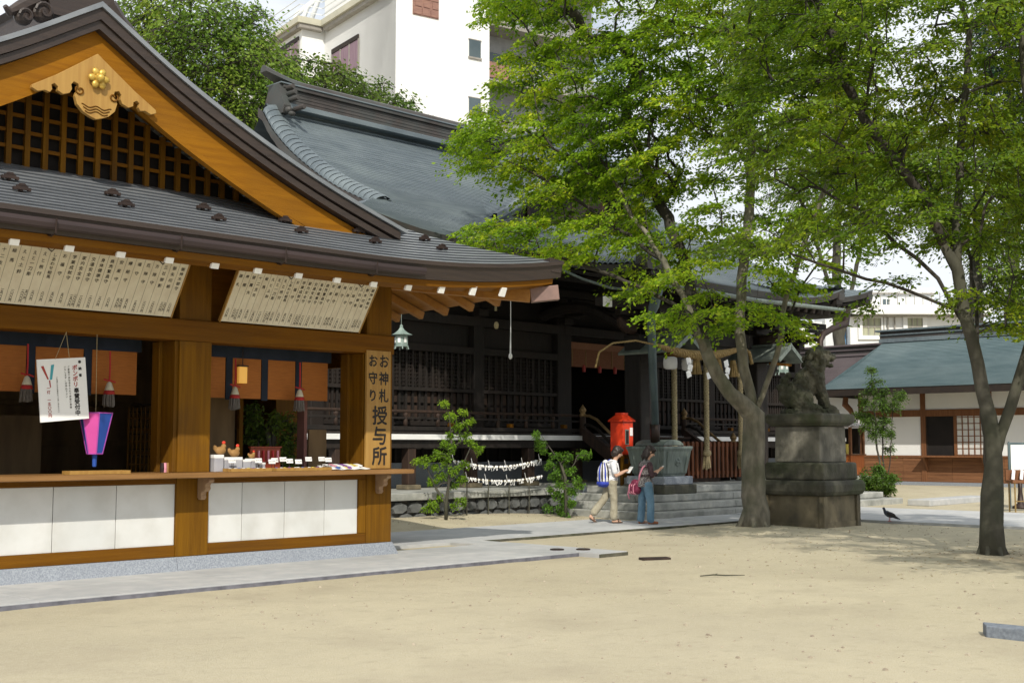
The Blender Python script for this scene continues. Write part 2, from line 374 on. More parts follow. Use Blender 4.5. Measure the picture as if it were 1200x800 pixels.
# ================================================================== ground and paving
def ground_mat():
    m = bpy.data.materials.new('raked_sand'); m.use_nodes = True; t = m.node_tree; n = t.nodes; l = t.links.new
    b = n['Principled BSDF']; b.inputs['Roughness'].default_value = 0.92; b.inputs['Specular IOR Level'].default_value = 0.15
    g = n.new('ShaderNodeNewGeometry')
    def nz(s, d, lo, hi, to=1.0, st=(1, 1, 1)):
        mp = n.new('ShaderNodeMapping'); mp.inputs['Scale'].default_value = st; l(g.outputs['Position'], mp.inputs[0])
        x = n.new('ShaderNodeTexNoise'); x.inputs['Scale'].default_value = s; x.inputs['Detail'].default_value = d; l(mp.outputs[0], x.inputs['Vector'])
        r = n.new('ShaderNodeMapRange'); r.inputs['From Min'].default_value = lo; r.inputs['From Max'].default_value = hi; r.inputs['To Max'].default_value = to
        l(x.outputs['Fac'], r.inputs['Value']); return r.outputs[0], x.outputs['Fac']
    def mix(f, a, c):
        x = n.new('ShaderNodeMix'); x.data_type = 'RGBA'; l(f, x.inputs[0])
        if hasattr(a, 'default_value'): l(a, x.inputs[6])
        else: x.inputs[6].default_value = (*a, 1)
        x.inputs[7].default_value = (*c, 1); return x.outputs[2]
    f1, _ = nz(0.35, 5, 0.4, 0.65); f2, _ = nz(2.2, 7, 0.45, 0.75, 0.6); f3, _ = nz(28, 4, 0.42, 0.7, 0.55); f4, r4 = nz(90, 3, 0.55, 0.75, 0.7)
    f5, _ = nz(0.13, 3, 0.42, 0.7, 0.35)
    c = mix(f1, (0.48, 0.428, 0.302), (0.42, 0.372, 0.26)); c = mix(f2, c, (0.39, 0.345, 0.25)); c = mix(f3, c, (0.50, 0.455, 0.345))
    c = mix(f4, c, (0.26, 0.21, 0.14)); c = mix(f5, c, (0.36, 0.32, 0.245)); f6, _ = nz(0.9, 7, 0.52, 0.72, 0.55, (1.0, 1.0, 1.0)); c = mix(f6, c, (0.34, 0.295, 0.215)); f7, _ = nz(7, 5, 0.56, 0.74, 0.4); c = mix(f7, c, (0.30, 0.26, 0.19))
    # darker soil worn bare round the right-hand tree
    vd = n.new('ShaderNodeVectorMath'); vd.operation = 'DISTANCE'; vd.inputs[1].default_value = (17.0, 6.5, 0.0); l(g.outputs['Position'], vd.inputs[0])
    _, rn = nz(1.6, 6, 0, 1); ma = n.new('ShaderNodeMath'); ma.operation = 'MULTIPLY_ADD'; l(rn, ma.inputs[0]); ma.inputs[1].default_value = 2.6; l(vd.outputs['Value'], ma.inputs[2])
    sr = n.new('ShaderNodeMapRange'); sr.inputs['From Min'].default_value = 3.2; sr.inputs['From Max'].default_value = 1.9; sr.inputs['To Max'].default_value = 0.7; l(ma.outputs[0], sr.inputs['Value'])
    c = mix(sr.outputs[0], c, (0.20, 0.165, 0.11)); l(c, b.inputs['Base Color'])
    bp = n.new('ShaderNodeBump'); bp.inputs['Strength'].default_value = 0.6; bp.inputs['Distance'].default_value = 0.012; l(r4, bp.inputs['Height'])
    b2 = n.new('ShaderNodeBump'); b2.inputs['Strength'].default_value = 0.32; b2.inputs['Distance'].default_value = 0.04
    _, r2 = nz(3.6, 8, 0, 1); l(r2, b2.inputs['Height']); l(bp.outputs[0], b2.inputs['Normal']); l(b2.outputs[0], b.inputs['Normal'])
    return m
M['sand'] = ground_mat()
def ground_z(x, y):
    z = 0.012 * noise.noise(Vector((x * 0.35, y * 0.35, 3.1))) + 0.006 * noise.noise(Vector((x * 1.7, y * 1.7, 1.7)))
    z += 0.13 * smoothstep(16.6, 18.3, y) * smoothstep(21.5, 17.0, x) if x < 21.5 else 0
    z += 0.12 * smoothstep(30, 40, x)
    for (cx, cy, r, h) in ((19.45, 12.85, 1.3, 0.05), (16.5, 7.2, 1.0, 0.06)):
        d = math.hypot(x - cx, y - cy); z += h * smoothstep(r, 0.2, d)
    return z
def lines(a, b, s): return list(np.arange(a, b, s))
gx = [-400, -150, -60, -25] + lines(-10, 4, 1.5) + lines(4, 24, 0.25) + lines(24, 44, 1.0) + [46, 55, 80, 160, 500]
gy = [-400, -150, -60, -25, -10, -4] + lines(0, 4, 1.0) + lines(4, 19, 0.25) + lines(19, 30, 1.5) + [32, 45, 80, 160, 500]
g = MB(); nx, ny = len(gx), len(gy)
for y in gy:
    for x in gx: g.v.append((x, y, ground_z(x, y)))
for j in range(ny - 1):
    for i in range(nx - 1): a = j*nx + i; g.f.append((a, a+1, a+nx+1, a+nx))
g.build('ground', M['sand'], kind='structure', smooth=True, org=(0, 0, 0))

def slab_row(name, x0, x1, y0, y1, z, length, along='X', gap=0.006, label=None, m=None):
    """a paved strip: a bed with every slab of it a part"""
    bed = MB().box(x0+0.01, x1-0.01, y0+0.01, y1-0.01, -0.12, z-0.02).build(name, M['granite'], kind='structure')
    a, b = (x0, x1) if along == 'X' else (y0, y1); p = a; i = 0
    while p < b - 0.05:
        q = min(b, p + length * random.uniform(0.93, 1.07)); zz = z + random.uniform(-0.003, 0.003)
        cut = (y1 - y0 if along == 'X' else x1 - x0); rows = max(1, round(cut / 0.95))
        for r in range(rows):
            u = (y0 if along == 'X' else x0) + cut * r / rows; v = (y0 if along == 'X' else x0) + cut * (r+1) / rows
            if along == 'X': MB().box(p+gap/2, q-gap/2, u+gap/2, v-gap/2, -0.05, zz).build('slab', M['pave'] if m is None else m, bed, bevel=0.004)
            else: MB().box(u+gap/2, v-gap/2, p+gap/2, q-gap/2, -0.05, zz).build('slab', M['pave'] if m is None else m, bed, bevel=0.004)
        p = q
    return bed
slab_row('pavement', 0.6, 13.0, 11.42, 13.35, 0.055, 2.4, gap=0.0035)
slab_row('pavement', 13.0, 13.6, 11.05, 14.0, 0.05, 2.4, along='Y', gap=0.0035)
MB().box(0.6, 13.0, 11.409, 11.419, -0.05, 0.040).build('pavement_edge', mat('dark_edge', (0.17,0.17,0.20),(0.10,0.10,0.12),8,rough=0.9), kind='structure')  # darker strip along the front edge of the paving
MB().box(13.0, 13.6, 11.035, 11.048, -0.05, 0.042).build('pavement_edge', M['dark_stone'], kind='structure')
MB().box(13.65, 22.55, 13.985, 13.998, -0.05, 0.038).build('path_edge', M['dark_stone'], kind='structure')
slab_row('path', 11.3, 22.55, 14.0, 15.5, 0.045, 1.8, gap=0.004)
slab_row('path', 11.3, 19.2, 15.5, 16.4, 0.043, 1.8, gap=0.004)
slab_row('path', 22.6, 27.3, -12.0, 15.5, 0.05, 1.8, along='Y', gap=0.004)

# small stones and grit lying on the sand
gr = MB()
for k in range(2600):
    x = random.uniform(6, 26); y = random.uniform(3, 13.0) if k % 4 else random.uniform(16.5, 18.2)
    if 11.0 < y < 13.4 and x < 13.7: continue
    if x > 22.4: continue
    s = random.choice([0.006, 0.008, 0.01, 0.014]) * random.uniform(0.7, 1.4)
    z = ground_z(x, y); a = random.uniform(0, 3.14)
    gr.obox((x, y, z + s*0.25), (s*2, s*1.5, s), (random.uniform(-.3, .3), random.uniform(-.3, .3), a), taper=(0.6, 0.6))
tag(gr.build('gravel', mat('grit', (0.24, 0.20, 0.15), (0.40, 0.35, 0.27), 2, rough=0.9, world_co=True)), 'fine grit and small stones scattered on the sand', 'gravel', kind='stuff')
lf = MB()
for k in range(520):
    if k < 300: cx, cy, sp = 17.2, 7.6, 1.6
    else: cx, cy, sp = 19.6, 12.2, 2.2
    x = random.gauss(cx, sp); y = random.gauss(cy, sp*0.7); z = ground_z(x, y) + 0.006; s = random.uniform(0.012, 0.028); a = random.uniform(0, 6.28)
    c, sn = math.cos(a), math.sin(a)
    lf.add([(x-c*s, y-sn*s, z), (x+sn*s*.4, y-c*s*.4, z+.004), (x+c*s, y+sn*s, z), (x-sn*s*.4, y+c*s*.4, z+.006)], [(0, 1, 2, 3)])
tag(lf.build('leaf_litter', mat('fallen_leaf', (0.16, 0.12, 0.03), (0.30, 0.18, 0.05), 3, rough=0.8, world_co=True)), 'dry fallen leaves under the two trees', 'leaves', kind='stuff')
# things lying on or let into the ground
for (x, y, w, rz, lab) in ((13.05, 11.86, 0.2, 0.0, 'dark iron drain lid at the end of the shop pavement, left of its pair'),
                       (13.33, 11.62, 0.2, 0.0, 'dark iron drain lid at the end of the shop pavement, right of its pair')):
    t = MB().lathe([(w*0.5, 0), (w*0.5, 0.014), (w*0.42, 0.018)], (x, y, 0.052), 20).build('drain_lid', M['dark_metal'])
    tag(t, lab, 'drain lid', 'drain lids in the paving'); t.name = 'iron_disc'
t = MB().box(13.10, 13.5, 10.26, 10.42, -0.02, 0.028).build('iron_plate', M['dark_metal'], bevel=0.006); t.rotation_euler = (0, 0, R(-30))
tag(t, 'small dark iron plate lying alone on the sand before the pavement', 'plate')
MBt = MB(); p0 = Vector((11.9, 8.6, 0.012))
MBt.tube([p0, p0+Vector((0.10, -0.12, 0.015)), p0+Vector((0.22, -0.2, 0.005)), p0+Vector((0.34, -0.38, 0.012))], [0.007, 0.009, 0.008, 0.004], 6)
MBt.tube([p0+Vector((0.10, -0.12, 0.015)), p0+Vector((0.2, -0.10, 0.02))], [0.005, 0.003], 5)
tag(MBt.build('fallen_twig', M['bark_dark']), 'thin brown twig lying on the open sand', 'twig')
_k = [(9.99, 4.44), (9.80, 4.33), (9.83, 2.6), (10.02, 2.6)]
kb = MB().add([(x, y, -0.05) for x, y in _k] + [(x, y, 0.085) for x, y in _k], [(0,1,2,3), (7,6,5,4), (0,4,5,1), (1,5,6,2), (2,6,7,3), (3,7,4,0)])
tag(kb.build('stone_kerb', mat('blue_grey_kerb', (0.20, 0.225, 0.26), (0.13, 0.15, 0.18), 30, rough=0.8, bump=0.2), bevel=0.01, recalc=True), 'grey granite block sunk in the sand at the right front edge', 'stone')
# ================================================================== amulet shop (near left)
SX = 6.3                      # middle of the shop front
YF = 13.07                    # its front face
XL, XR = 2*SX - 11.05, 11.05
shop = thing('amulet_shop', (SX, YF, 0), 'orange timber shrine shop with a grey copper hip and gable roof and open counter', 'shop')
def sp(name, m, *a, **k): return boxpart(name, M[m], shop, *a, **k)
# granite plinth: sloping blocks
xs = [XL-0.10, XL+2.1, 5.0, 7.78, 10.52, XR+0.10]
for a, b in zip(xs, xs[1:]):
    l_in = 0.10 if a == xs[0] else 0.0; r_in = 0.10 if b == xs[-1] else 0.0
    MB().add([(a+.002, YF-0.09, 0.0), (b-.002, YF-0.09, 0.0), (b-.002, YF+0.6, 0.0), (a+.002, YF+0.6, 0.0),
              (a+.002+l_in, YF-0.035, 0.21), (b-.002-r_in, YF-0.035, 0.21), (b-.002-r_in, YF+0.6, 0.21), (a+.002+l_in, YF+0.6, 0.21)],
             [(0,3,2,1),(4,5,6,7),(0,1,5,4),(1,2,6,5),(2,3,7,6),(3,0,4,7)]).build('plinth_block', M['granite'], shop, bevel=0.006)
sp('plinth_side', 'granite', XR-0.5, XR+0.06, YF+0.61, 18.4, 0.0, 0.208)
# posts
posts = [(XL, XL+0.43), (SX*2-8.215, SX*2-7.785), (7.785, 8.215), (10.62, XR)]
for a, b in posts:
    sp('post', 'wood_up', a, b, YF, YF+0.40, 0.212, 1.125)
    sp('post', 'wood_up', a, b, YF, YF+0.40, 1.19, 2.735)
    sp('post', 'wood_up', a, b, YF+0.02, YF+0.40, 2.99, 3.78)
for y in (15.2, 17.6):
    sp('post', 'wood_up', XR-0.4, XR, y, y+0.4, 0.21, 3.78)
# bays
bays = [(posts[0][1], posts[1][0]), (posts[1][1], posts[2][0]), (posts[2][1], posts[3][0])]
for bi, (a, b) in enumerate(bays):
    sp('sill_rail', 'wood_x', a+.002, b-.002, YF+0.012, YF+0.2, 0.212, 0.345)
    sp('apron_rail', 'wood_x', a+.002, b-.002, YF+0.012, YF+0.2, 1.055, 1.125)
    e0, e1 = a + 0.0, b - 0.0
    if b > 10: e1 = 10.50; sp('stile', 'wood_up', 10.502, b-.002, YF+0.008, YF+0.2, 0.347, 1.053)
    n = 4; w = (e1 - e0) / n
    cuts = [e0, e0 + w*0.86, e0+w*1.96, e0+w*3.05, e1] if b > 10 else [e0 + k*w for k in range(n+1)]
    for k in range(n):
        sp('wall_panel', 'panel_white', cuts[k]+.004, cuts[k+1]-.004, YF+0.04, YF+0.07, 0.347, 1.053, bevel=0.003)
    sp('panel_backing', 'wood_x', a, b, YF+0.075, YF+0.10, 0.346, 1.054, bevel=0)
# head beam, upper beams
sp('head_beam', 'wood_x', XL-0.06, XR+0.015, YF-0.025, YF+0.30, 2.737, 2.988, bevel=0.012)
sp('wall_plate', 'wood_x', XL-0.3, XR+0.3, YF-0.015, YF+0.30, 3.782, 3.97)
for a, b in bays: sp('upper_wall', 'wood_x', a+.001, b-.001, YF+0.16, YF+0.2, 2.99, 3.78, bevel=0)
# counter
counter = sp('counter', 'wood_counter', XL-0.4, 11.14, YF-0.35, YF+0.5, 1.127, 1.188, bevel=0.008)
sp('counter_edge', 'wood_counter', XL-0.4, 11.142, YF-0.362, YF-0.352, 1.135, 1.184, bevel=0)
M['bracket'] = mat('pale_bracket_wood', (0.34, 0.22, 0.12), (0.26, 0.16, 0.09), 8, rough=0.6)
def bracket_poly(): # scrolled wooden bracket in YZ
    return [(0, 0), (-0.31, 0), (-0.33, -0.035), (-0.30, -0.07), (-0.24, -0.085), (-0.22, -0.12), (-0.235, -0.16), (-0.19, -0.20), (-0.12, -0.205), (-0.10, -0.25), (-0.115, -0.29), (-0.08, -0.325), (-0.03, -0.32), (0, -0.29)]
for x in (XL+0.2, SX*2-8.0, 8.09, 10.80):
    MB().prism([(YF-0.003+u*0.78, 1.124+v*0.8) for u, v in bracket_poly()], x-0.035, x+0.035, 'YZ').build('counter_bracket', M['bracket'], shop, bevel=0.005, recalc=True)
# window jambs and sliding frames in the openings
for a, b in bays:
    for q, s in ((b, -1), (a, 1)):
        dd = 0.03 if s < 0 else 0.12
        x0, x1 = sorted((q, q + s*0.05)); sp('jamb', 'wood_up', x0+.001, x1-.001, YF+dd, YF+0.46, 1.19, 2.735)
        if s < 0: x0, x1 = sorted((q + s*0.05, q + s*0.10)); sp('jamb', 'wood_up', x0+.001, x1-.001, YF+0.30, YF+0.46, 1.19, 2.735); continue
        x0, x1 = sorted((q + s*0.05, q + s*0.13)); sp('jamb', 'wood_up', x0+.001, x1-.001, YF+0.24, YF+0.32, 1.19, 2.735)
        x0, x1 = sorted((q + s*0.13, q + s*0.20)); sp('jamb', 'wood_up', x0+.001, x1-.001, YF+0.33, YF+0.40, 1.19, 2.735)
# the room behind
M['room'] = mat('dim_room_wood', (0.24, 0.16, 0.08), (0.16, 0.105, 0.055), 2, (3, 3, 0.5), 0.8, rnd=0.15)
for k in range(4): sp('wall_rail', 'room', XL+0.3, XR-0.9, 18.12, 18.19, 0.9+0.6*k, 0.98+0.6*k)
sp('cabinet', 'room', 3.2, 7.6, 16.2, 16.8, 0.6, 1.9)
sp('back_wall', 'room', XL+0.2, XR-0.2, 18.2, 18.35, 0.2, 3.9, bevel=0)
sp('side_wall', 'wood_x', XL+0.02, XL+0.12, YF+0.45, 18.2, 0.21, 3.9, bevel=0)
# side wall on the right with a window onto the trees
sp('side_wall', 'wood_x', XR-0.12, XR-0.02, YF+0.41, 18.2, 0.21, 1.1, bevel=0)
sp('side_wall', 'wood_x', XR-0.12, XR-0.02, YF+0.41, 18.2, 2.6, 3.9, bevel=0)
sp('side_wall', 'wood_x', XR-0.12, XR-0.02, 15.62, 17.58, 1.1, 2.6, bevel=0)
sp('room_floor', 'hall_wood2', XL+0.1, XR-0.1, YF+0.3, 18.2, 0.55, 0.6, bevel=0)
sp('room_ceiling', 'room', XL+0.1, XR-0.1, YF+0.3, 18.2, 3.5, 3.55, bevel=0)
# bright doorway in the back wall: frame, post, leaf screen seen through the right bay
PKP = mat('pinkish_post', (0.25, 0.12, 0.10), (0.2, 0.09, 0.08), 5, rough=0.6)
MB().box(10.20, 10.25, 13.9, 14.06, 0.6, 2.3).build('inner_post', PKP, shop); MB().box(9.5, 9.56, 14.4, 14.46, 0.6, 2.2).build('inner_post', M['wood_up'], shop)
sp('inner_screen', 'room', 8.9, 9.5, 14.5, 14.53, 0.6, 2.15)
sp('inner_partition', 'room', 10.32, 10.62, 13.95, 13.99, 0.6, 1.72)
sp('inner_partition', 'hall_wood2', 9.2, 9.9, 15.9, 15.95, 0.6, 2.2)
sp('inner_partition', 'wood_up', 9.9, 10.0, 15.85, 15.95, 0.6, 2.4)
sp('inner_partition', 'hall_wood2', 11.0-0.9, 11.0-0.3, 15.9, 15.95, 0.6, 1.75)
for k in range(9): sp('shelf_board', 'hall_wood2', 8.55, 9.15, 15.3, 15.6, 1.25+k*0.1, 1.262+k*0.1, bevel=0)
for k in range(6): sp('screen_bar', 'wood_up', 8.2+k*0.06, 8.212+k*0.06, 15.0, 15.02, 0.9, 2.0, bevel=0)
for k in range(7): sp('screen_bar', 'wood_x', 8.2, 8.52, 15.0, 15.018, 0.95+k*0.15, 0.962+k*0.15, bevel=0)

# ------------------------------------------------------------------ roof of the shop
SIDE = [(0, 6.22), (1.0, 5.62), (2.0, 5.13), (3.0, 4.72), (4.0, 4.38), (5.0, 4.08), (5.7, 3.90), (6.42, 3.74)]
FRONT = [(11.45, 3.74), (12.1, 4.02), (12.7, 4.30), (13.2, 4.56), (13.7, 4.84)]
EY = 11.45; EU = 6.42
def lift(u): return 0.30 * max(0.0, (abs(u) - 2.6) / 3.9) ** 2.4
def fz(y, u=0): return crinterp(FRONT, y) + lift(u) * (1 - (y - EY) / 2.6 if y < EY + 2.6 else 0)
def sz(u, v=99): return crinterp(SIDE, u) + (0.30 * max(0.0, (3.9 - v) / 3.9) ** 2.4) * max(0, (u - 4.0) / 2.42)
# front skirt: copper courses, one part each
NC = 13; Y1 = 13.12
SEAM_SHADE = mat('roof_seam', (0.030, 0.034, 0.040), (0.045, 0.05, 0.058), 6, rough=0.6)
seam_shade_strips = MB()  # dark strips painted in as the shadow gap under each course
def hip_u(y): return EU - (y - EY) * 1.02
for k in range(NC):
    a = EY + (Y1 - EY) * k / NC; b = EY + (Y1 - EY) * (k+1) / NC + 0.02
    def P(s, t, a=a, b=b):
        y = a + (b - a) * t; hu = hip_u(y); u = -hu + 2*hu*s
        return (SX + u, y, fz(y, u) + 0.016 * (1 - t))
    mb = MB().sheet(P, 40, 1)
    def Q(s, t, a=a): # nose of the course
        hu = hip_u(a); u = -hu + 2*hu*s; return (SX + u, a, fz(a, u) + 0.016 - 0.018*(1-t))
    mb.sheet(Q, 40, 1); mb.build('roof_course', M['copper_roof'], shop)
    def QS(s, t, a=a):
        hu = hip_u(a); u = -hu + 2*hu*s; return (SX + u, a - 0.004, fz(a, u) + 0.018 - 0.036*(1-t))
    seam_shade_strips.sheet(QS, 40, 1)
tag(seam_shade_strips.build('roof_seam_shade_strips', SEAM_SHADE, shop), kind='stuff')
# side slopes (the right one is seen from above the hip)
for sgn in (1, -1):
    NS = 60
    mb = MB()
    for k in range(NS):
        a = EU - EU * k / NS; b = EU - EU * (k+1) / NS
        def y0(u): return max(EY + (EU - u) / 1.02, 12.05) if u > 4.35 else 12.31
        def P(s, t, a=a, b=b):
            u = a + (b - a) * t; ys = y0(u); yy = ys + (19.2 - ys) * s
            return (SX + sgn*u, yy, sz(u, yy - EY) + 0.014 * (1 - t) + (0.02 if u <= 4.35 else 0))
        mb.sheet(P, 14, 1, flip=(sgn < 0))
        def Q(s, t, a=a):
            ys = y0(a); yy = ys + (19.2 - ys) * s; return (SX + sgn*a, yy, sz(a, yy - EY) + 0.014 - 0.016*(1-t) + (0.02 if a <= 4.35 else 0))
        mb.sheet(Q, 14, 1, flip=(sgn < 0))
    tag(mb.build('side_roof', M['copper_roof'], shop), kind='stuff')
# soffit + eave edge: layered fascia following the sweep
def sweep(name, m, prof, y_of, n=44, u0=-EU, u1=EU, zf=None):
    """profile (dy, dz) swept along the front eave"""
    mb = MB(); N = len(prof)
    for i in range(n + 1):
        u = u0 + (u1 - u0) * i / n; z = zf(u)
        for dy, dz in prof: mb.v.append((SX + u, y_of + dy, z + dz))
    for i in range(n):
        for j in range(N):
            a = i*N + j; b = i*N + (j+1) % N; mb.f.append((a, b, b+N, a+N))
    mb.f.append(tuple(range(N))[::-1]); mb.f.append(tuple(n*N + j for j in range(N)))
    return mb.build(name, m, shop, recalc=True)
ez = lambda u: 3.74 + lift(u)
sweep('eave_fascia', M['fascia'], [(-0.02, 0.0), (0.25, 0.02), (0.22, -0.215), (0.03, -0.215)], EY, zf=ez)
sweep('eave_fascia', M['fascia'], [(-0.035, 0.012), (-0.021, 0.012), (-0.021, -0.04), (-0.035, -0.04)], EY, zf=ez)
sweep('eave_gutter', mat('dark_gutter', (0.05, 0.034, 0.034), (0.036, 0.026, 0.027), 3, (0.4, 4, 4), 0.6, spec=0.3), [(-0.08, -0.085), (-0.022, -0.085), (-0.022, -0.175), (-0.045, -0.18), (-0.07, -0.165), (-0.085, -0.125)], EY, u0=-5.3, u1=3.85, zf=lambda u: 3.74 + lift(u)*0.8)
for u in (-4.6, -3.3, -0.9, 0.45, 1.75, 3.05):
    MB().tube([(SX+u, EY-0.11, 3.66), (SX+u, EY-0.10, 3.52), (SX+u, EY-0.01, 3.50), (SX+u, EY+0.1, 3.53)], 0.009, 5).build('gutter_hook', M['dark_metal'], shop)
sweep('eave_board', M['wood_x'], [(0.06, -0.218), (0.24, -0.218), (0.24, -0.32), (0.075, -0.29)], EY, zf=lambda u: 3.74 + lift(u), u0=-EU+0.12, u1=EU-0.12)
# side eave edges
for sgn in (1, -1):
    mb = MB(); n = 30
    prof = [(0.02, 0.0), (-0.25, 0.02), (-0.22, -0.17), (-0.03, -0.17)]
    for i in range(n+1):
        v = 7.7 * i / n; z = 3.74 + 0.30 * max(0.0, (3.9 - v)/3.9) ** 2.4
        for du, dz in prof: mb.v.append((SX + sgn*(EU + du), EY + v, z + dz))
    for i in range(n):
        for j in range(4):
            a = i*4 + j; b = i*4 + (j+1) % 4; mb.f.append((a, b, b+4, a+4))
    mb.f.append((3, 2, 1, 0)); mb.f.append(tuple(n*4+j for j in range(4)))
    mb.build('side_eave_fascia', M['fascia'], shop, recalc=True)
# rafters with white-painted ends
raf_x = [5.098 + 0.5475*k for k in range(-9, 13)]
for x in raf_x:
    u = x - SX; 
    if abs(u) > 5.75: continue
    z = 3.455 + lift(u) * 0.55
    back_z = z + 0.5 if abs(u) < 4.8 else z + 0.5 - (abs(u)-4.8)*0.1
    yb = YF + 0.02 if abs(u) < 4.8 else YF - (abs(u) - 4.8)
    MB().beam((x, 11.58, z), (x, yb, z + (yb-11.58)*0.36), 0.085, 0.11).build('rafter', M['wood_y'], shop, bevel=0.004)
    MB().beam((x, 11.545, z-0.010), (x, 11.578, z+0.004), 0.094, 0.124).build('rafter_end_cap', M['white_paint'], shop, bevel=0.004)
# hip rafter with its metal-clad nose
for sgn in (1, -1):
    MB().beam((SX + sgn*4.75, 13.1, 3.72), (SX + sgn*6.12, 11.77, 3.55), 0.13, 0.17).build('hip_rafter', M['wood_y'], shop, bevel=0.006)
    MB().beam((SX + sgn*6.12, 11.77, 3.56), (SX + sgn*6.40, 11.50, 3.60), 0.145, 0.20).build('hip_rafter_cap', mat('pinkish_copper_cap', (0.22, 0.14, 0.12), (0.15, 0.10, 0.09), 6, rough=0.5, metal=0.2) if sgn > 0 else M['dark_metal'], shop, bevel=0.006)
# rafters under the right-hand eave (they run across, to the side)
for k in range(11):
    y = 12.0 + 0.5475*k; v = y - EY
    z = 3.455 + 0.30*max(0, (3.9-v)/3.9)**2.4*0.55; ul = 4.76 if y > 13.1 else 4.76 + (13.1 - y)
    for sgn in ((1, -1) if k < 2 else (1,)):
        MB().beam((SX + sgn*6.28, y, z), (SX + sgn*ul, y, z + (6.28-ul)*0.36), 0.085, 0.11).build('rafter', M['wood_y'], shop, bevel=0.004)
# board lining above the rafters
mb = MB()
def S1(s, t):
    y = 11.62 + (YF + 0.1 - 11.62) * t; hu = hip_u(y) - 0.05; u = -hu + 2*hu*s
    return (SX+u, y, 3.525 + lift(u)*0.6*(1-t) + (y-11.6)*0.36)
mb.sheet(S1, 30, 2, flip=True); mb.build('soffit_boards', M['wood_y'], shop)
for sgn in (1, -1):
    def S2(s, t, sgn=sgn):
        u = 6.3 + (4.7 - 6.3) * t; y0 = EY + (EU - u)/1.02 + 0.04; y = y0 + (19.0 - y0)*s; v = y - EY
        return (SX + sgn*u, y, 3.525 + 0.18*max(0, (3.9-v)/3.9)**2.4*(1-t) + (6.3-u)*0.36)
    MB().sheet(S2, 20, 2, flip=(sgn > 0)).build('soffit_boards', M['wood_y'], shop)
# snow guards: little dark clips in two rows on the skirt
for i in range(9):
    for j, (yy, off) in enumerate(((12.05, 0.0), (12.45, 0.0))):
        x = 3.1 + 1.13*i + 0.05*j
        u = x - SX
        if abs(u) > hip_u(yy) - 0.4: continue
        z = fz(yy, u) + 0.03; mb = MB(); k0 = len(mb.v)
        mb.box(x-0.075, x+0.075, yy-0.045, yy-0.02, z, z+0.055); mb.box(x-0.11, x-0.075, yy-0.05, yy-0.0, z-0.01, z+0.035); mb.box(x+0.075, x+0.11, yy-0.05, yy-0.0, z-0.01, z+0.035)
        mb.prism([(x-0.055, z+0.055), (x+0.055, z+0.055), (x+0.03, z+0.085), (x-0.03, z+0.085)], yy-0.05, yy-0.015); mb.box(x-0.02, x+0.02, yy-0.02, yy+0.10, z-0.02, z+0.05)
        mb.v = [(x+(a-x)*0.8, yy+(b-yy)*0.8, z+(c-z)*0.75) for a, b, c in mb.v]
        mb.build('snow_guard', M['dark_metal'], shop)
# gable: verge bands follow the side curve
GY = 12.36
def vband(name, m, d0, d1, y0, y1, s, umax, extra=0.0, tipd=0.0):
    """band of the verge between depth d0 and d1 under the roof line"""
    n = 22; mb = MB(); pts = []
    for i in range(n+1):
        u = umax * i / n; zt = crinterp(SIDE, u) - d0; g = 1 - 0.22*(u/umax); zb = crinterp(SIDE, u) - d0 - (d1-d0)*g
        pts.append((u, zt, zb))
    poly = [(SX + s*u, zt) for u, zt, zb in pts] + [(SX + s*u, zb) for u, zt, zb in reversed(pts)]
    n2 = len(poly); mb.v = [(x, y0, z) for x, z in poly] + [(x, y1, z) for x, z in poly]
    half = n + 1
    for i in range(n):
        a, b, c, d = i, i+1, n2-2-i, n2-1-i
        mb.f.append((a, b, c, d)); mb.f.append((d+n2, c+n2, b+n2, a+n2))
    for i in range(n2): j = (i+1) % n2; mb.f.append((i, i+n2, j+n2, j))
    return mb.build(name, m, shop, recalc=True)
for s in (1, -1):
    vband('verge_edge', M['copper_roof'], -0.04, 0.02, GY-0.06, GY+0.2, s, 4.35)
    vband('verge_fascia', M['fascia'], 0.022, 0.15, GY-0.03, GY+0.2, s, 4.25)
    vband('verge_fascia', M['fascia'], 0.152, 0.25, GY+0.0, GY+0.2, s, 4.15)
    vband('barge_board', M['wood_gable'], 0.252, 0.66, GY+0.10, GY+0.17, s, 3.85)
    vband('barge_trim', M['wood_gable'], 0.61, 0.68, GY+0.085, GY+0.18, s, 3.85)
    # underside of the verge, back to the gable wall
    mb = MB()
    def PV(a, b, s=s): u = 4.3*a; return (SX + s*u, GY+0.17 + b*(YF+0.1-GY-0.17), crinterp(SIDE, u) - 0.32)
    mb.sheet(PV, 16, 1, flip=(s > 0)); mb.build('verge_soffit', M['wood_gable'], shop)
# gable wall and lattice
GW = YF + 0.06
gp = [(SX + u, crinterp(SIDE, abs(u)) - 0.33) for u in np.linspace(-4.0, 4.0, 21)]
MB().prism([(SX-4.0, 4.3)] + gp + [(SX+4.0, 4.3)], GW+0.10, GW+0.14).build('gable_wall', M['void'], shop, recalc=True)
def gz(u): return crinterp(SIDE, abs(u)) - 0.36
u = -3.895
while u <= 3.9:
    z1 = gz(u)
    if z1 > 4.6: MB().box(SX+u-0.03, SX+u+0.03, GW-0.02, GW+0.035, 4.45, z1).build('lattice_bar', M['wood_up'], shop, bevel=0.003)
    u += 0.205
z = 4.72
while z < 5.9:
    uu = 3.8
    while uu > 0.1 and gz(uu) < z: uu -= 0.04
    MB().box(SX-uu, SX+uu, GW+0.0, GW+0.028, z-0.02, z+0.02).build('lattice_rail', M['wood_x'], shop)
    z += 0.175
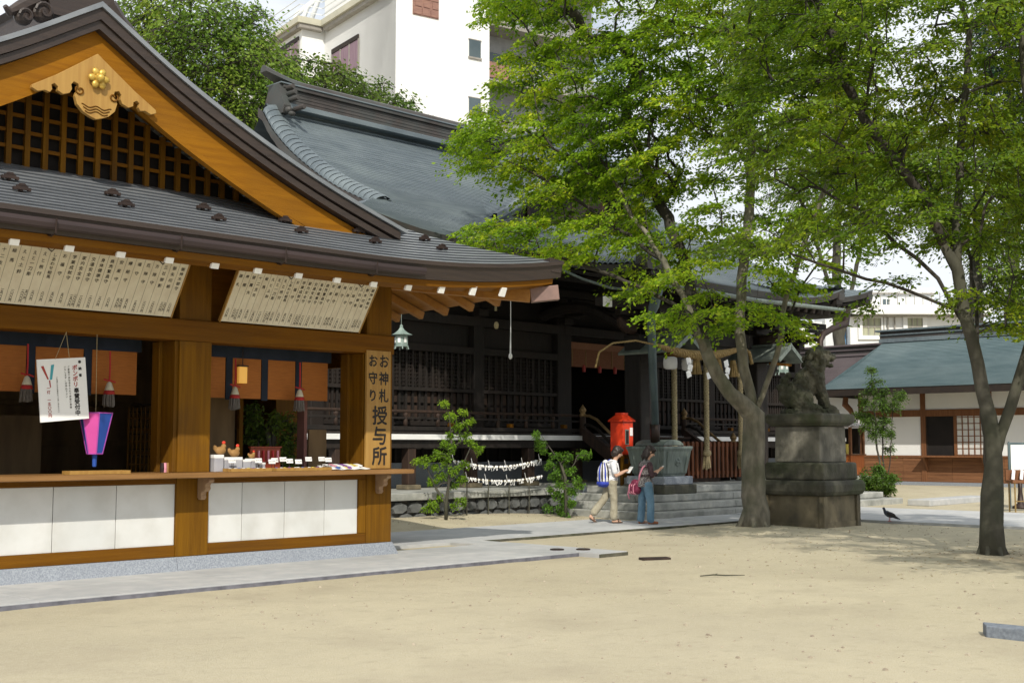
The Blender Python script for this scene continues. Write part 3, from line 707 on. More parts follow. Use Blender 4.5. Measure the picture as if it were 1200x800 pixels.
# gegyo: carved pendant with cloud wings
def spiral_pts(cx, cz, r, s, t0, t1, n=14):
    return [(cx + s*r*(1 - 0.8*(i/n))*math.cos(t0+(t1-t0)*i/n), cz + r*(1 - 0.8*(i/n))*math.sin(t0+(t1-t0)*i/n)) for i in range(n+1)]
half = [(0, 5.56), (0.30, 5.36), (0.62, 5.15), (0.98, 4.945), (0.99, 4.90), (0.90, 4.865), (0.80, 4.90), (0.72, 4.885), (0.685, 4.93), (0.70, 4.99), (0.655, 5.02), (0.60, 4.985), (0.60, 4.93), (0.52, 4.895), (0.42, 4.93), (0.385, 4.99), (0.40, 5.05), (0.36, 5.10), (0.29, 5.08), (0.27, 5.01), (0.31, 4.97), (0.335, 4.91), (0.30, 4.80), (0.20, 4.71), (0.09, 4.665), (0, 4.64)]
poly = [(SX + a*0.72, 5.70 + (b-5.56)*0.78) for a, b in half] + [(SX - a*0.72, 5.70 + (b-5.56)*0.78) for a, b in reversed(half[1:-1])]
gego = MB(); gego.prism(poly, GY+0.02, GY+0.078)
gego = gego.build('gable_pendant', M['wood_light'], shop, recalc=True, bevel=0.004)
c = MB(); cz = 5.42; cy = GY-0.0
c.lathe([(0.055, 0.02), (0.06, -0.02), (0.045, -0.075), (0.02, -0.10)], (SX, cy, cz), 6, 'Y')
for k in range(6):
    a = k*math.pi/3; ell(c, (SX+0.075*math.cos(a), cy-0.02, cz+0.075*math.sin(a)), (0.05, 0.028, 0.04), (0, -a, 0), 8)
c.build('rosette', mat('gilt', (0.62, 0.42, 0.09), (0.5, 0.33, 0.07), 9, rough=0.35, metal=0.4), gego, smooth=True)
for s in (1, -1):
    w = MB(); w.tube([(x, GY+0.014, z) for x, z in [(SX + s*0.23, 5.29)] + spiral_pts(SX + s*0.19, 5.26, 0.055, s, 0.4, -6.5)], 0.010, 5)
    w.build('carved_scroll', M['wood_x'], gego)
w = MB()
for k in range(3):
    w.tube([(SX + x, GY+0.016, 5.11 - 0.03*k + 0.014*math.cos(x*38)) for x in np.linspace(-0.17+0.02*k, 0.17-0.02*k, 14)], 0.006, 4)
w.build('carved_waves', M['wood_x'], gego)
# ridge and its demon-tile end
rg = MB().prism([(SX-0.16, 6.20), (SX+0.16, 6.20), (SX+0.15, 6.5), (SX+0.22, 6.56), (SX+0.10, 6.66), (SX-0.10, 6.66), (SX-0.22, 6.56), (SX-0.15, 6.5)], GY+0.55, 19.0).build('ridge', M['fascia'], shop, recalc=True)
e = MB()
e.prism([(SX-0.34, 6.16), (SX+0.34, 6.16), (SX+0.40, 6.42), (SX+0.30, 6.80), (SX, 6.98), (SX-0.30, 6.80), (SX-0.40, 6.42)], GY+0.42, GY+0.58)
for s in (1, -1):
    for i, (rr, uu, zz) in enumerate(((0.13, 0.42, 6.16), (0.10, 0.62, 6.06))):
        ell(e, (SX + s*uu, GY+0.50, zz), (rr, 0.10, rr*0.85), n=12)
        e.tube([(x, GY+0.40, z) for x, z in spiral_pts(SX + s*uu, zz, rr*0.8, s, 0, 7)], 0.018, 5)
    e.tube([(SX + s*0.35, GY+0.5, 6.45), (SX + s*0.5, GY+0.5, 6.28), (SX + s*0.66, GY+0.5, 6.16), (SX + s*0.78, GY+0.48, 6.08), (SX + s*0.84, GY+0.45, 6.12)], [0.10, 0.09, 0.075, 0.05, 0.025], 8)
e.build('ridge_end_tile', M['fascia'], shop, smooth=False)

# ------------------------------------------------------------------ price boards under the eave
names_l = ['御札','神棚','破魔矢','十二支矢','絵馬','えと土鈴','えと一刀彫','えと根付','しあわせ絵馬','お福守','学業成就守','家内安全守','交通安全守','身体健康守','商売繁昌守','安産守','縁結守','福守','厄除守','方除守','三社御影','御朱印帳','御神木御守']
prices = ['八〇〇円','五〇〇円','一〇〇〇円','三〇〇円','五〇〇円','一五〇〇円','二〇〇〇円']
def price_board(x0, x1, label, lead):
    zt, zb = 3.60, 3.0; yt, yb = 12.62, 13.02       # leans out at the top
    t = thing('price_board', ((x0+x1)/2, yb, zb), label, 'price board', 'price boards under the shop eave')
    ux = Vector((1, 0, 0)); uv = Vector((0, yt-yb, zt-zb)); H_ = uv.length; uv.normalize(); nn = ux.cross(uv); nn = -nn if nn.y > 0 else nn
    def P(u, v, d=0): return Vector((x0, yb, zb)) + ux*u + uv*v + nn*d
    W = x1 - x0
    MB().add([P(0,0), P(W,0), P(W,H_), P(0,H_), P(0,0,-0.03), P(W,0,-0.03), P(W,H_,-0.03), P(0,H_,-0.03)], [(0,1,2,3),(4,7,6,5),(0,4,5,1),(1,5,6,2),(2,6,7,3),(3,7,4,0)]).build('board', M['board_paper'], t, recalc=True)
    for a, b in ((-0.018, -0.002), (W+0.002, W+0.018)):
        MB().add([P(a,-.01,0.006), P(b,-.01,0.006), P(b,H_+.01,0.006), P(a,H_+.01,0.006), P(a,-.01,-0.035), P(b,-.01,-0.035), P(b,H_+.01,-0.035), P(a,H_+.01,-0.035)], [(0,1,2,3),(4,7,6,5),(0,4,5,1),(1,5,6,2),(2,6,7,3),(3,7,4,0)]).build('board_edge', M['wood_light'], t, recalc=True)
    # scalloped top edge strip: paper sags between its clips
    ink = MB(); red = MB(); rules = MB()
    n = 23; u = W - 0.10
    for i in range(n):
        w = W / n * (1.0 if i % 3 else 1.06)
        cx = W - (i + 0.5) * W / n
        nm = names_l[(n-1-i+lead) % len(names_l)] if False else names_l[n-1-i]
        sz_ = min(0.052, 0.30 / max(2, len(nm)))
        st = 0.33 / max(2, len(nm)) / sz_ if len(nm) > 1 else 1
        write(ink, nm, P(cx, H_-0.10, 0.0015), ux, uv, sz_*0.95, vertical=True, step=min(2.3, st), bold=0.0006)
        pr = prices[(i*3) % 7]; write(ink, pr, P(cx - 0.005, 0.165, 0.0015), ux, uv, 0.036, vertical=True, step=0.86, bold=0.0005)
        if i % 5 == 1: write(ink, prices[(i+2) % 7], P(cx + 0.035, 0.165, 0.0015), ux, uv, 0.034, vertical=True, step=0.86, bold=0.0005)
        rx = W - i * W / n
        if i: rules.add([P(rx-0.0016, 0.02, 0.001), P(rx+0.0016, 0.02, 0.001), P(rx+0.0016, H_-0.03, 0.001), P(rx-0.0016, H_-0.03, 0.001)], [(0,1,2,3)])
    for o, mm, nme in ((ink, 'ink', 'lettering'), (rules, 'ink_grey', 'ruled_lines')):
        o.build(nme, M[mm], t, kind='stuff')
    for k in range(2):
        uu = W * (0.32 + 0.52*k)
        MB().tube([P(uu, H_-0.01, 0.01), P(uu+0.06, H_-0.05, 0.03), P(uu+0.10, H_+0.0, 0.02), P(uu+0.02, H_+0.12, 0.0)], 0.007, 5).build('wire_hook', M['dark_metal'], t)
    MB().add([P(W+0.02,0,-0.03), P(W+0.02,H_,-0.03), (x1+0.02, YF+0.14, zt), (x1+0.02, YF+0.14, zb)], [(0,1,2,3)]).build('side_cheek', M['board_paper'], t)
    return t
price_board(5.1, 7.62, 'long cream board of charm prices in black brush writing, between the two left posts', 0)
price_board(8.30, 10.42, 'long cream board of charm prices in black brush writing, left of the corner post', 0)

# ------------------------------------------------------------------ vertical sign on the corner post
t = thing('shop_sign', (10.78, YF-0.01, 1.25), 'tall pale wooden sign with black brush characters on the corner post', 'sign')
MB().box(10.57, 10.99, YF-0.045, YF-0.004, 1.195, 2.775).build('board', M['wood_light'], t, bevel=0.006)
ink = MB(); ys = YF-0.0475
write(ink, 'お神札', (10.865, ys, 2.62), (1,0,0), (0,0,1), 0.19, vertical=True, step=1.22, bold=0.0045, hscale=0.92)
write(ink, 'お守り', (10.675, ys, 2.62), (1,0,0), (0,0,1), 0.175, vertical=True, step=1.32, bold=0.0045, hscale=0.92)
write(ink, '授与所', (10.80, ys, 1.885), (1,0,0), (0,0,1), 0.265, vertical=True, step=1.02, bold=0.006, hscale=1.0)
ink.build('lettering', M['ink'], t, kind='stuff')

# ------------------------------------------------------------------ blinds, tassels, hanging things in the openings
BL = mat('reed_blind', (0.42, 0.145, 0.025), (0.30, 0.10, 0.018), 30, (0.3, 1, 9), 0.7, 0.3, 60)
NV = mat('navy_cloth', (0.018, 0.026, 0.045), (0.012, 0.018, 0.03), 6, rough=0.85)
TW = mat('tassel_white', (0.62, 0.58, 0.45), rough=0.9); TR = mat('tassel_red', (0.42, 0.03, 0.03), rough=0.8); TG = mat('tassel_grey', (0.10, 0.095, 0.09), (0.2, 0.18, 0.16), 30, (8, 8, 1), 0.9)
for bi, (a, b) in enumerate(bays[1:]):
    lab = ['reed blind with navy bands rolled halfway down in the left opening', 'reed blind with navy bands rolled halfway down in the opening beside the sign'][bi]
    t = thing('reed_blind', ((a+b)/2, 13.62, 2.1), lab, 'blind', 'blinds in the shop openings')
    MB().box(a+0.06, b-0.2, 13.60, 13.606, 2.61, 2.76).build('navy_valance', NV, t)
    n = 4; w = (b - a - 0.26) / n
    for k in range(n):
        x0 = a + 0.06 + k*w
        MB().box(x0+0.055, x0+w-0.055, 13.61, 13.625, 2.10, 2.63).build('blind_panel', BL, t)
        MB().box(x0-0.045+0.0, x0+0.05, 13.606, 13.62, 2.08, 2.63).build('navy_band', NV, t)
def tassel(x, y, z, label):
    t = thing('tassel', (x, y, z), label, 'tassel', 'red and white tassels hanging in the shop openings')
    MB().tube([(x, y, z+0.62), (x+0.004, y, z+0.4), (x, y, z+0.27)], 0.011, 6).build('cord', TR, t)
    MB().tube([(x-0.07, y, z+0.295), (x-0.02, y-0.01, z+0.28), (x+0.02, y-0.01, z+0.28), (x+0.075, y, z+0.262)], 0.010, 6).build('bow', TR, t)
    MB().lathe([(0.008, 0.27), (0.028, 0.25), (0.045, 0.20), (0.055, 0.165)], (x, y, z), 12).build('tassel_head', TW, t, smooth=True)
    MB().lathe([(0.056, 0.166), (0.068, 0.12)], (x, y, z), 12).build('tassel_band', TR, t, smooth=True)
    mb = MB()
    for k in range(26):
        a = k*2.4; r = 0.062*math.sqrt((k+1)/26); L_ = random.uniform(0.0, 0.03)
        mb.tube([(x+r*math.cos(a), y+r*math.sin(a), z+0.125), (x+r*1.25*math.cos(a), y+r*1.25*math.sin(a), z-0.03+L_)], [0.009, 0.006], 4)
    mb.build('fringe', TG, t)
tassel(6.12, 13.45, 2.0, 'red and white tassel left of the hanging paper notice')
tassel(7.10, 13.45, 1.97, 'red and white tassel hanging above the pink and blue paper lantern')
tassel(8.80, 13.45, 1.97, 'red and white tassel near the lit wall lamp in the right opening')
tassel(9.79, 13.45, 1.97, 'red and white tassel nearest the tall vertical sign')
# lit lamp seen inside
LM = bpy.data.materials.new('warm_lamp'); LM.use_nodes = True; LM.node_tree.nodes['Principled BSDF'].inputs['Emission Color'].default_value = (1.0, 0.50, 0.09, 1)
LM.node_tree.nodes['Principled BSDF'].inputs['Base Color'].default_value = (0.6, 0.35, 0.08, 1); LM.node_tree.nodes['Principled BSDF'].inputs['Emission Strength'].default_value = 0.42
t = thing('interior_lamp', (8.98, 13.58, 2.3), 'small glowing amber box lamp behind the right opening', 'lamp')
MB().box(8.92, 9.04, 13.54, 13.592, 2.29, 2.50).build('lamp_shade', LM, t, bevel=0.006)
MB().box(8.91, 9.05, 13.53, 13.597, 2.505, 2.52).build('lamp_cap', M['dark_metal'], t)
MB().tube([(8.98, 13.56, 2.52), (8.98, 13.56, 2.74)], 0.006, 5).build('lamp_cord', M['dark_metal'], t)

# hanging paper notice
t = thing('paper_notice', (6.25, 12.93, 1.75), 'white paper notice with red and black characters hung on two strings', 'notice')
C0 = Vector((6.275, 12.9, 2.105)); tl = R(5.5)
ux = Vector((math.cos(tl), 0, math.sin(tl))); uy = Vector((-math.sin(tl), 0, math.cos(tl))); W2, H2 = 0.275, 0.335
cs = [C0 - ux*W2 - uy*H2, C0 + ux*W2 - uy*H2, C0 + ux*W2 + uy*H2, C0 - ux*W2 + uy*H2]; yo = Vector((0, 0.012, 0))
MB().add(cs + [p + yo for p in cs], [(0,1,2,3),(7,6,5,4),(0,4,5,1),(1,5,6,2),(2,6,7,3),(3,7,4,0)]).build('sheet', M['paper'], t, recalc=True)
def NP(u, v): return C0 + ux*u + uy*v - Vector((0, 0.0025, 0))
k1 = MB(); k2 = MB(); k3 = MB()
write(k1, '奉納者', NP(0.205, 0.285), ux, uy, 0.036, vertical=True, step=2.0, bold=0.002)
write(k2, 'ボンボリ', NP(0.145, 0.225), ux, uy, 0.062, vertical=True, step=0.98, bold=0.0022)
write(k1, '奉賛受付中', NP(0.150, -0.025), ux, uy, 0.062, vertical=True, step=0.98, bold=0.0022)
write(k3, 'ご家庭や会社名を入れて神前に奉納', NP(0.075, 0.24), ux, uy, 0.024, vertical=True, step=1.22, bold=0.0006)
write(k3, 'いたします。お申込下さい', NP(0.035, 0.24), ux, uy, 0.024, vertical=True, step=1.22, bold=0.0006)
write(k3, 'ご希望の方は社務所までお申し付け下さい', NP(-0.065, 0.13), ux, uy, 0.017, vertical=True, step=1.2, bold=0.0005)
write(k2, '一灯　一五〇〇円', NP(-0.165, 0.02), ux, uy, 0.040, vertical=True, step=1.05, bold=0.001)
k1.build('lettering', M['ink'], t, kind='stuff'); k2.build('lettering', M['ink_red'], t, kind='stuff'); k3.build('lettering', M['ink_grey'], t, kind='stuff')
MB().add([NP(-0.235, 0.26), NP(-0.205, 0.265), NP(-0.155, 0.12), NP(-0.17, 0.115)], [(3,2,1,0)]).build('printed_lantern', M['ink_red'], t)
MB().add([NP(-0.12, 0.27), NP(-0.085, 0.275), NP(-0.118, 0.115), NP(-0.145, 0.11)], [(3,2,1,0)]).build('printed_lantern', mat('cyan_ink', (0.08, 0.42, 0.50)), t)
MB().add([NP(-0.155, 0.105), NP(-0.14, 0.107), NP(-0.135, 0.03), NP(-0.147, 0.03)], [(3,2,1,0)]).build('printed_lantern', M['ink_red'], t)
hook = Vector((6.33, 12.98, 2.735))
for s in (-0.07, 0.09): MB().tube([NP(s, H2-0.004), hook], 0.0035, 4).build('string', M['hemp'], t)

# paper bonbori lantern, six-sided, tapering down
t = thing('paper_lantern', (6.72, 13.02, 1.2), 'tapered paper lantern with pink and blue faces hanging over the counter', 'lantern')
PK = mat('pink_paper', (0.72, 0.10, 0.42), (0.66, 0.085, 0.38), 5, rough=0.7, trans=0.15); BU = mat('blue_paper', (0.03, 0.10, 0.44), (0.025, 0.08, 0.38), 5, rough=0.7, trans=0.15); PU = mat('purple_frame', (0.42, 0.08, 0.42), rough=0.5)
cx, cy = 6.72, 13.02; zb, zt = 1.41, 1.86; rb, rt_ = 0.085, 0.185
for k in range(6):
    a0 = R(60*k + 15 - 180); a1 = R(60*(k+1) + 15 - 180)
    q = [(cx+rb*math.cos(a0), cy+rb*math.sin(a0), zb), (cx+rb*math.cos(a1), cy+rb*math.sin(a1), zb), (cx+rt_*math.cos(a1), cy+rt_*math.sin(a1), zt), (cx+rt_*math.cos(a0), cy+rt_*math.sin(a0), zt)]
    MB().add(q, [(0, 1, 2, 3)]).build('paper_face', PK if k % 2 == 0 else BU, t)
    fr = MB(); fr.tube([q[0], q[3]], 0.007, 5); fr.tube([q[2], q[3]], 0.007, 5); fr.tube([q[0], q[1]], 0.007, 5); fr.build('frame', PU, t)
MB().tube([(cx, cy, zb), (cx+0.0, cy, 1.27)], [0.028, 0.022], 8).build('handle', BU, t)
MB().tube([(cx, cy, zt), (cx-0.01, cy, 2.735)], 0.0035, 4).build('string', M['hemp'], t)

# ------------------------------------------------------------------ goods on the counter
def box_on(x, y, w, d, h, m, name, label, cat, group=None, z=1.19):
    return tag(MB().box(x-w/2, x+w/2, y-d/2, y+d/2, z, z+h).build(name, m, bevel=0.004), label, cat, group)
GB = mat('grey_box_card', (0.42, 0.42, 0.45), (0.35, 0.35, 0.39), 5, rough=0.6)
tr = thing('wooden_tray', (8.75, 13.02, 1.19), 'low wooden tray holding small packets left of the white boxes', 'tray', 'trays on the counter')
def tray(t, x0, x1, y0, y1):
    MB().box(x0, x1, y0, y1, 1.190, 1.20).build('tray_base', M['wood_counter'], t)
    for b in ((x0, x1, y0-.008, y0-.001), (x0, x1, y1+.001, y1+.008)): MB().box(*b, 1.19, 1.228).build('tray_side', M['wood_light'], t)
    for b in ((x0-.008, x0-.001), (x1+.001, x1+.008)): MB().box(*b, y0-.008, y1+.008, 1.19, 1.228).build('tray_side', M['wood_light'], t)
tr['label'] = 'wooden tray of small packets in front of the stacked grey boxes'
tray(tr, 8.38, 8.95, 12.86, 13.02)
tr2 = thing('wooden_tray', (9.4, 12.98, 1.19), 'wooden tray under the white price cards, middle of the right opening', 'tray', 'trays on the counter'); tray(tr2, 9.02, 9.85, 12.84, 13.02)
tr3 = thing('wooden_tray', (6.95, 12.98, 1.19), 'long empty wooden tray in front of the paper lantern', 'tray', 'trays on the counter'); tray(tr3, 6.35, 7.05, 12.84, 13.0)
# layers of small grey gift boxes
labs = ['bottom left', 'bottom middle', 'bottom right', 'upper left', 'upper middle', 'upper right']
i = 0
for (x, w, h) in ((8.30, 0.13, 0.20), (8.44, 0.12, 0.17), (8.57, 0.12, 0.17), (8.70, 0.11, 0.14), (8.81, 0.10, 0.15), (8.92, 0.09, 0.10)):
    t = thing('gift_box', (x+0.04, 13.12, 1.19), 'pale grey gift box, %s along the row on the counter' % ['first from the left', 'second from the left', 'third from the left', 'fourth from the left', 'fifth from the left', 'last and lowest'][i], 'box', 'grey gift boxes on the counter')
    MB().box(x+.002-w/2+.04, x-.002+w/2+.04, 13.06, 13.20, 1.19, 1.19+h).build('box_body', GB, t, bevel=0.003)
    MB().box(x-w/2+.038, x+w/2+.042, 13.058, 13.202, 1.19+h*0.8, 1.19+h+.002).build('box_lid', M['paper'], t, bevel=0.003)
    i += 1
BR = mat('clay_brown', (0.35, 0.20, 0.07), (0.28, 0.15, 0.05), 12, rough=0.7); RD = mat('bright_red', (0.75, 0.06, 0.03), rough=0.5)
for k, (x, z, s) in enumerate(((8.40, 1.392, 1.0), (8.60, 1.362, 0.95), (8.85, 1.342, 0.6))):
    t = thing('clay_bird', (x, 13.13, z), ['brown clay bird with a red comb, largest, on the first grey box', 'brown clay bird with a red comb on the middle grey boxes', 'tiny brown clay bird standing right of the other two'][k], 'figurine', 'clay birds on the boxes')
    b = MB(); ell(b, (x, 13.13, z+0.05*s), (0.075*s, 0.05*s, 0.05*s)); ell(b, (x+0.045*s, 13.13, z+0.10*s), (0.032*s, 0.03*s, 0.035*s)); ell(b, (x-0.07*s, 13.13, z+0.075*s), (0.03*s, 0.02*s, 0.045*s), (0, -0.5, 0))
    blob(b, 'body', BR, t, 0.006, 3)
    c = MB(); ell(c, (x+0.045*s, 13.13, z+0.145*s), (0.026*s, 0.012*s, 0.022*s)); c.build('comb', RD, t)
# small price cards on stands
cards = [(9.06, 13.0, 1.285), (9.17, 13.1, 1.30), (9.26, 13.05, 1.31), (9.31, 12.98, 1.29), (9.46, 13.0, 1.28), (9.66, 13.06, 1.31), (9.86, 13.05, 1.31), (9.93, 13.0, 1.30), (8.47, 12.98, 1.30), (8.86, 13.0, 1.30)]
for k, (x, y, z) in enumerate(cards):
    t = thing('price_card', (x, y, 1.2), 'small white price card on a wire stand, number %s from the left on the counter' % ['three', 'four', 'five', 'six', 'seven', 'eight', 'nine', 'ten', 'one', 'two'][k], 'price card', 'white price cards on the counter')
    MB().obox((x, y, z+0.02), (0.10, 0.004, 0.055), (R(-12), 0, 0)).build('card', M['paper'], t)
    MB().tube([(x, y+0.004, 1.2), (x, y+0.004, z)], 0.004, 5).build('stand', M['dark_metal'], t)
    ik = MB(); write(ik, ['五〇〇円', '八〇〇円', '三〇〇円'][k % 3], (x, y-0.0045, z+0.02), (1,0,0), (0,0,1), 0.022); ik.build('lettering', M['ink'], t, kind='stuff')
# charms in little bags and flat packets: each one its own
cols = [('white', (0.8, 0.8, 0.8)), ('red', (0.6, 0.05, 0.06)), ('purple', (0.22, 0.08, 0.32)), ('yellow', (0.75, 0.6, 0.12)), ('pink', (0.8, 0.35, 0.45)), ('blue', (0.08, 0.15, 0.4))]
cm = {n: mat('brocade_' + n, c, rough=0.6) for n, c in cols}
k = 0
for x0, x1, y0, n, where in ((8.40, 8.93, 12.93, 8, 'in the left tray'), (9.05, 9.82, 12.93, 11, 'in the middle tray'), (9.98, 10.45, 13.0, 7, 'on the white cloth by the sign')):
    for i in range(n):
        x = x0 + (x1-x0)*(i+0.5)/n; y = y0 + random.uniform(-0.03, 0.03); nm = cols[(k*5+1) % 6][0] if k % 3 else 'white'; k += 1
        zz = 1.204
        mb = MB().obox((x, y, zz+0.012), (0.042, 0.062, 0.02), (R(18), 0, random.uniform(-.3, .3)), taper=(0.85, 0.85))
        tag(mb.build('charm', cm[nm], bevel=0.003), 'small %s brocade charm, %s from the left %s' % (nm, ORD[i], where), 'charm', 'small charms %s' % where)
t = tag(MB().sheet(lambda s, u: (9.95 + 0.62*s, 12.92 + 0.35*u, 1.195 + 0.045*u + 0.004*math.sin(s*20)), 24, 4).build('white_cloth', M['paper']), 'white cloth spread at the right end of the counter', 'cloth')
for k in range(7):
    x = 9.98 + 0.085*k; tag(MB().obox((x+.02, 13.12, 1.245), (0.07, 0.12, 0.012), (R(10), 0, R(8*(k % 3 - 1)))).build('paper_charm', [M['paper'], cm['pink'], M['paper'], cm['purple'], M['paper'], cm['yellow'], M['paper']][k]), 'flat paper charm packet on the white cloth, %s from the left' % ORD[k], 'charm', 'flat paper charms on the white cloth')
t = thing('charm_rack', (9.15, 13.35, 1.19), 'small red-brown rack hung with charms behind the price cards', 'rack')
RB = mat('red_lacquer', (0.28, 0.05, 0.02), (0.2, 0.035, 0.015), 8, rough=0.45)
MB().box(9.0, 9.45, 13.38, 13.40, 1.19, 1.47).build('back_board', RB, t)
MB().box(8.99, 9.46, 13.36, 13.42, 1.472, 1.49).build('top_rail', RB, t)
for k in range(6): MB().box(9.03+k*0.072, 9.05+k*0.072, 13.355, 13.378, 1.30, 1.44).build('hanging_charm', cm[cols[(k*3+1) % 6][0]], t)
for k in range(3):
    z = 1.19
    tag(MB().lathe([(0.022, 0), (0.026, 0.05), (0.020, 0.11)], (7.66 + 0.035*k, 13.2, z), 8).build('pencil_cup', [M['dark_metal'], cm['pink'], BR][k]), ['dark little cup at the jamb of the left opening', 'pink little cup beside the dark cup at the jamb', 'brown little cup nearest the jamb of the left opening'][k], 'cup', 'little cups at the left opening')
# person? a plant indoors seen through the opening
# ------------------------------------------------------------------ bronze hanging lantern under the right eave is built with the hall
# ================================================================== worship hall (middle distance)
HX = 25.0; HW = 21.0; EYH = 18.9
hall = thing('worship_hall', (HX, HW, 0.58), 'large black timber shrine hall with a sweeping verdigris copper roof and white edged veranda', 'shrine hall')
def hp(name, m, *a, **k): return boxpart(name, M[m], hall, *a, **k)
MAIN = [(16.3, 5.12), (17.0, 5.20), (17.8, 5.40), (18.9, 5.82), (20.0, 6.32), (21.14, 6.90), (22.68, 7.62), (24.08, 8.50), (25.0, 9.28), (25.5, 9.92)]
def mz(y): return crinterp(MAIN, y)
XV = 17.42; XE = 14.6                          # gable verge, side eave (mirrored about HX)
def hl(x): # corner upsweep of the main eave
    d = abs(x - HX); return 0.48 * max(0, (d - 6.6) / 3.8) ** 2.2
def vx(y): # how far out the main slope runs at depth y
    if y >= 21.3: return HX - XV
    return (HX - XV) + (HX - XE - (HX - XV)) * (21.3 - y) / (21.3 - EYH)
mb = MB(); ys = [EYH]
while ys[-1] < 25.5:
    dz = (mz(ys[-1] + 0.05) - mz(ys[-1])) / 0.05; ys.append(ys[-1] + 0.128 / math.hypot(1, dz))
for a, b in zip(ys, ys[1:]):
    b = min(b, 25.5)
    def P(s, t, a=a, b=b):
        y = a + (b-a)*t; h = vx(y); x = HX - h + 2*h*s
        w = 0.012*math.sin(x*0.9 + a*3.0)
        return (x, y, mz(y) + 0.024*(1-t) + hl(x)*max(0, 1-(y-EYH)/2.2) + w*0.3)
    mb.sheet(P, 40, 1)
    def Q(s, t, a=a):
        h = vx(a); x = HX - h + 2*h*s; return (x, a, mz(a) + 0.024 - 0.026*(1-t) + hl(x)*max(0, 1-(a-EYH)/2.2) + 0.0036*math.sin(x*0.9+a*3.0))
    mb.sheet(Q, 40, 1)
tag(mb.build('roof_courses', M['hall_roof'], hall), kind='stuff')
# back slope and side hips
mb = MB()
mb.sheet(lambda s, t: (HX - vx(EYH + 6.6*t) + 2*vx(EYH+6.6*t)*s, 51.0 - (EYH + 6.6*t), mz(EYH+6.6*t)), 10, 10, flip=True)
for sg in (-1, 1):
    def PH(s, t, sg=sg):
        y = EYH + (21.3 - EYH)*t; h = vx(y); return (HX + sg*h, y + (51.0 - 2*y)*s, mz(y) + hl(HX + h)*max(0, 1-t*1.1)*(abs(2*s-1)**6))
    mb.sheet(PH, 24, 12, flip=(sg > 0))
mb.build('back_roof', M['hall_roof'], hall)
# rolled verges with their ribs
for sg in (-1, 1):
    mb = MB(); y = 21.15; k = 0
    while y < 25.3:
        dz = (mz(y+0.05)-mz(y))/0.05; st = 0.20/math.hypot(1, dz); y2 = y + st
        def P(s, t, y=y, y2=y2, sg=sg):
            yy = y + (y2-y)*t; a = s*math.pi*0.5; out = 0.58*math.sin(a) ; drop = 0.27*(1-math.cos(a))
            return (HX + sg*(HX - XV - 0.45 + out), yy, mz(yy) + 0.13*math.sin(min(1, s*3)*math.pi/2) + 0.035*math.sin(math.pi*(0.15+0.85*t)) - drop)
        mb.sheet(P, 8, 3, flip=(sg < 0)); y = y2
    tag(mb.build('verge_ribs', M['hall_roof'], hall), kind='stuff')
    mb = MB()
    def PV(s, t, sg=sg): yy = 21.0 + 4.6*s; return (HX + sg*(HX-XV+0.16), yy, mz(yy) - 0.12 - 0.24*t)
    mb.sheet(PV, 24, 1, flip=(sg > 0)); 
    def PV2(s, t, sg=sg): yy = 21.0 + 4.6*s; return (HX + sg*(HX-XV+0.16 - 0.5*t), yy, mz(yy) - 0.36)
    mb.sheet(PV2, 24, 1, flip=(sg > 0))
    mb.sheet(lambda s, t, sg=sg: (HX + sg*(HX-XV-0.1), 21.0+4.6*s, mz(21+4.6*s) - 0.36 - 0.3*t), 24, 1, flip=(sg > 0))
    mb.build('verge_board', M['hall_ridge'], hall)
    # gable wall with upright boards
    gp = [(yy, mz(yy)-0.3) for yy in np.linspace(21.2, 25.5, 14)] + [(51-yy, mz(yy)-0.3) for yy in np.linspace(25.5, 21.2, 14)]
    x = HX + sg*(HX - XV - 0.75)
    MB().prism([(21.2, 6.2)] + gp + [(29.8, 6.2)], x, x + 0.05, 'YZ').build('gable_wall', M['hall_wood'], hall, recalc=True)
    for q in range(12):
        yy = 22.2 + q*0.55; zt = mz(yy if yy < 25.5 else 51-yy) - 0.4
        MB().box(x + sg*0.02 - 0.06, x + sg*0.02 + 0.06, yy-0.08, yy+0.08, 6.4, zt).build('gable_strut', M['hall_wood2'], hall)
# main ridge
R0, R1 = 17.75, 2*HX - 17.75
def ridge_part(name, m, hw, z0, z1, x0=R0, x1=R1): return hp(name, m, x0, x1, 25.5-hw, 25.5+hw, z0, z1, bevel=0.01)
ridge_part('ridge_base', 'hall_roof', 0.42, 9.80, 9.93); ridge_part('ridge_course', 'hall_ridge', 0.20, 9.932, 10.34)
for k in range(4): ridge_part('ridge_band', 'hall_ridge', 0.212, 9.99 + k*0.085, 10.02 + k*0.085)
ridge_part('ridge_course', 'hall_ridge', 0.27, 10.342, 10.43); ridge_part('ridge_course', 'hall_roof', 0.30, 10.432, 10.47, R0-0.1, R1+0.1)
mb = MB(); n = 40
prof = [(-0.24, 0), (-0.20, 0.10), (-0.07, 0.17), (0.07, 0.17), (0.20, 0.10), (0.24, 0)]
for i in range(n+1):
    s = i/n; x = R0 - 0.42 + (R1 - R0 + 0.84)*s; e = abs(2*s-1); w = 1 - 0.45*max(0, (e-0.93)/0.07)
    z = 10.472 + 0.22*max(0, (e-0.86)/0.14)**1.6
    for dy, dz in prof: mb.v.append((x, 25.5 + dy*w, z + dz))
for i in range(n):
    for j in range(6): a = i*6+j; b = i*6+(j+1) % 6; mb.f.append((a, b, b+6, a+6))
mb.f.append(tuple(range(6))[::-1]); mb.f.append(tuple(n*6+j for j in range(6)))
mb.build('ridge_cap', M['hall_ridge'], hall, recalc=True)
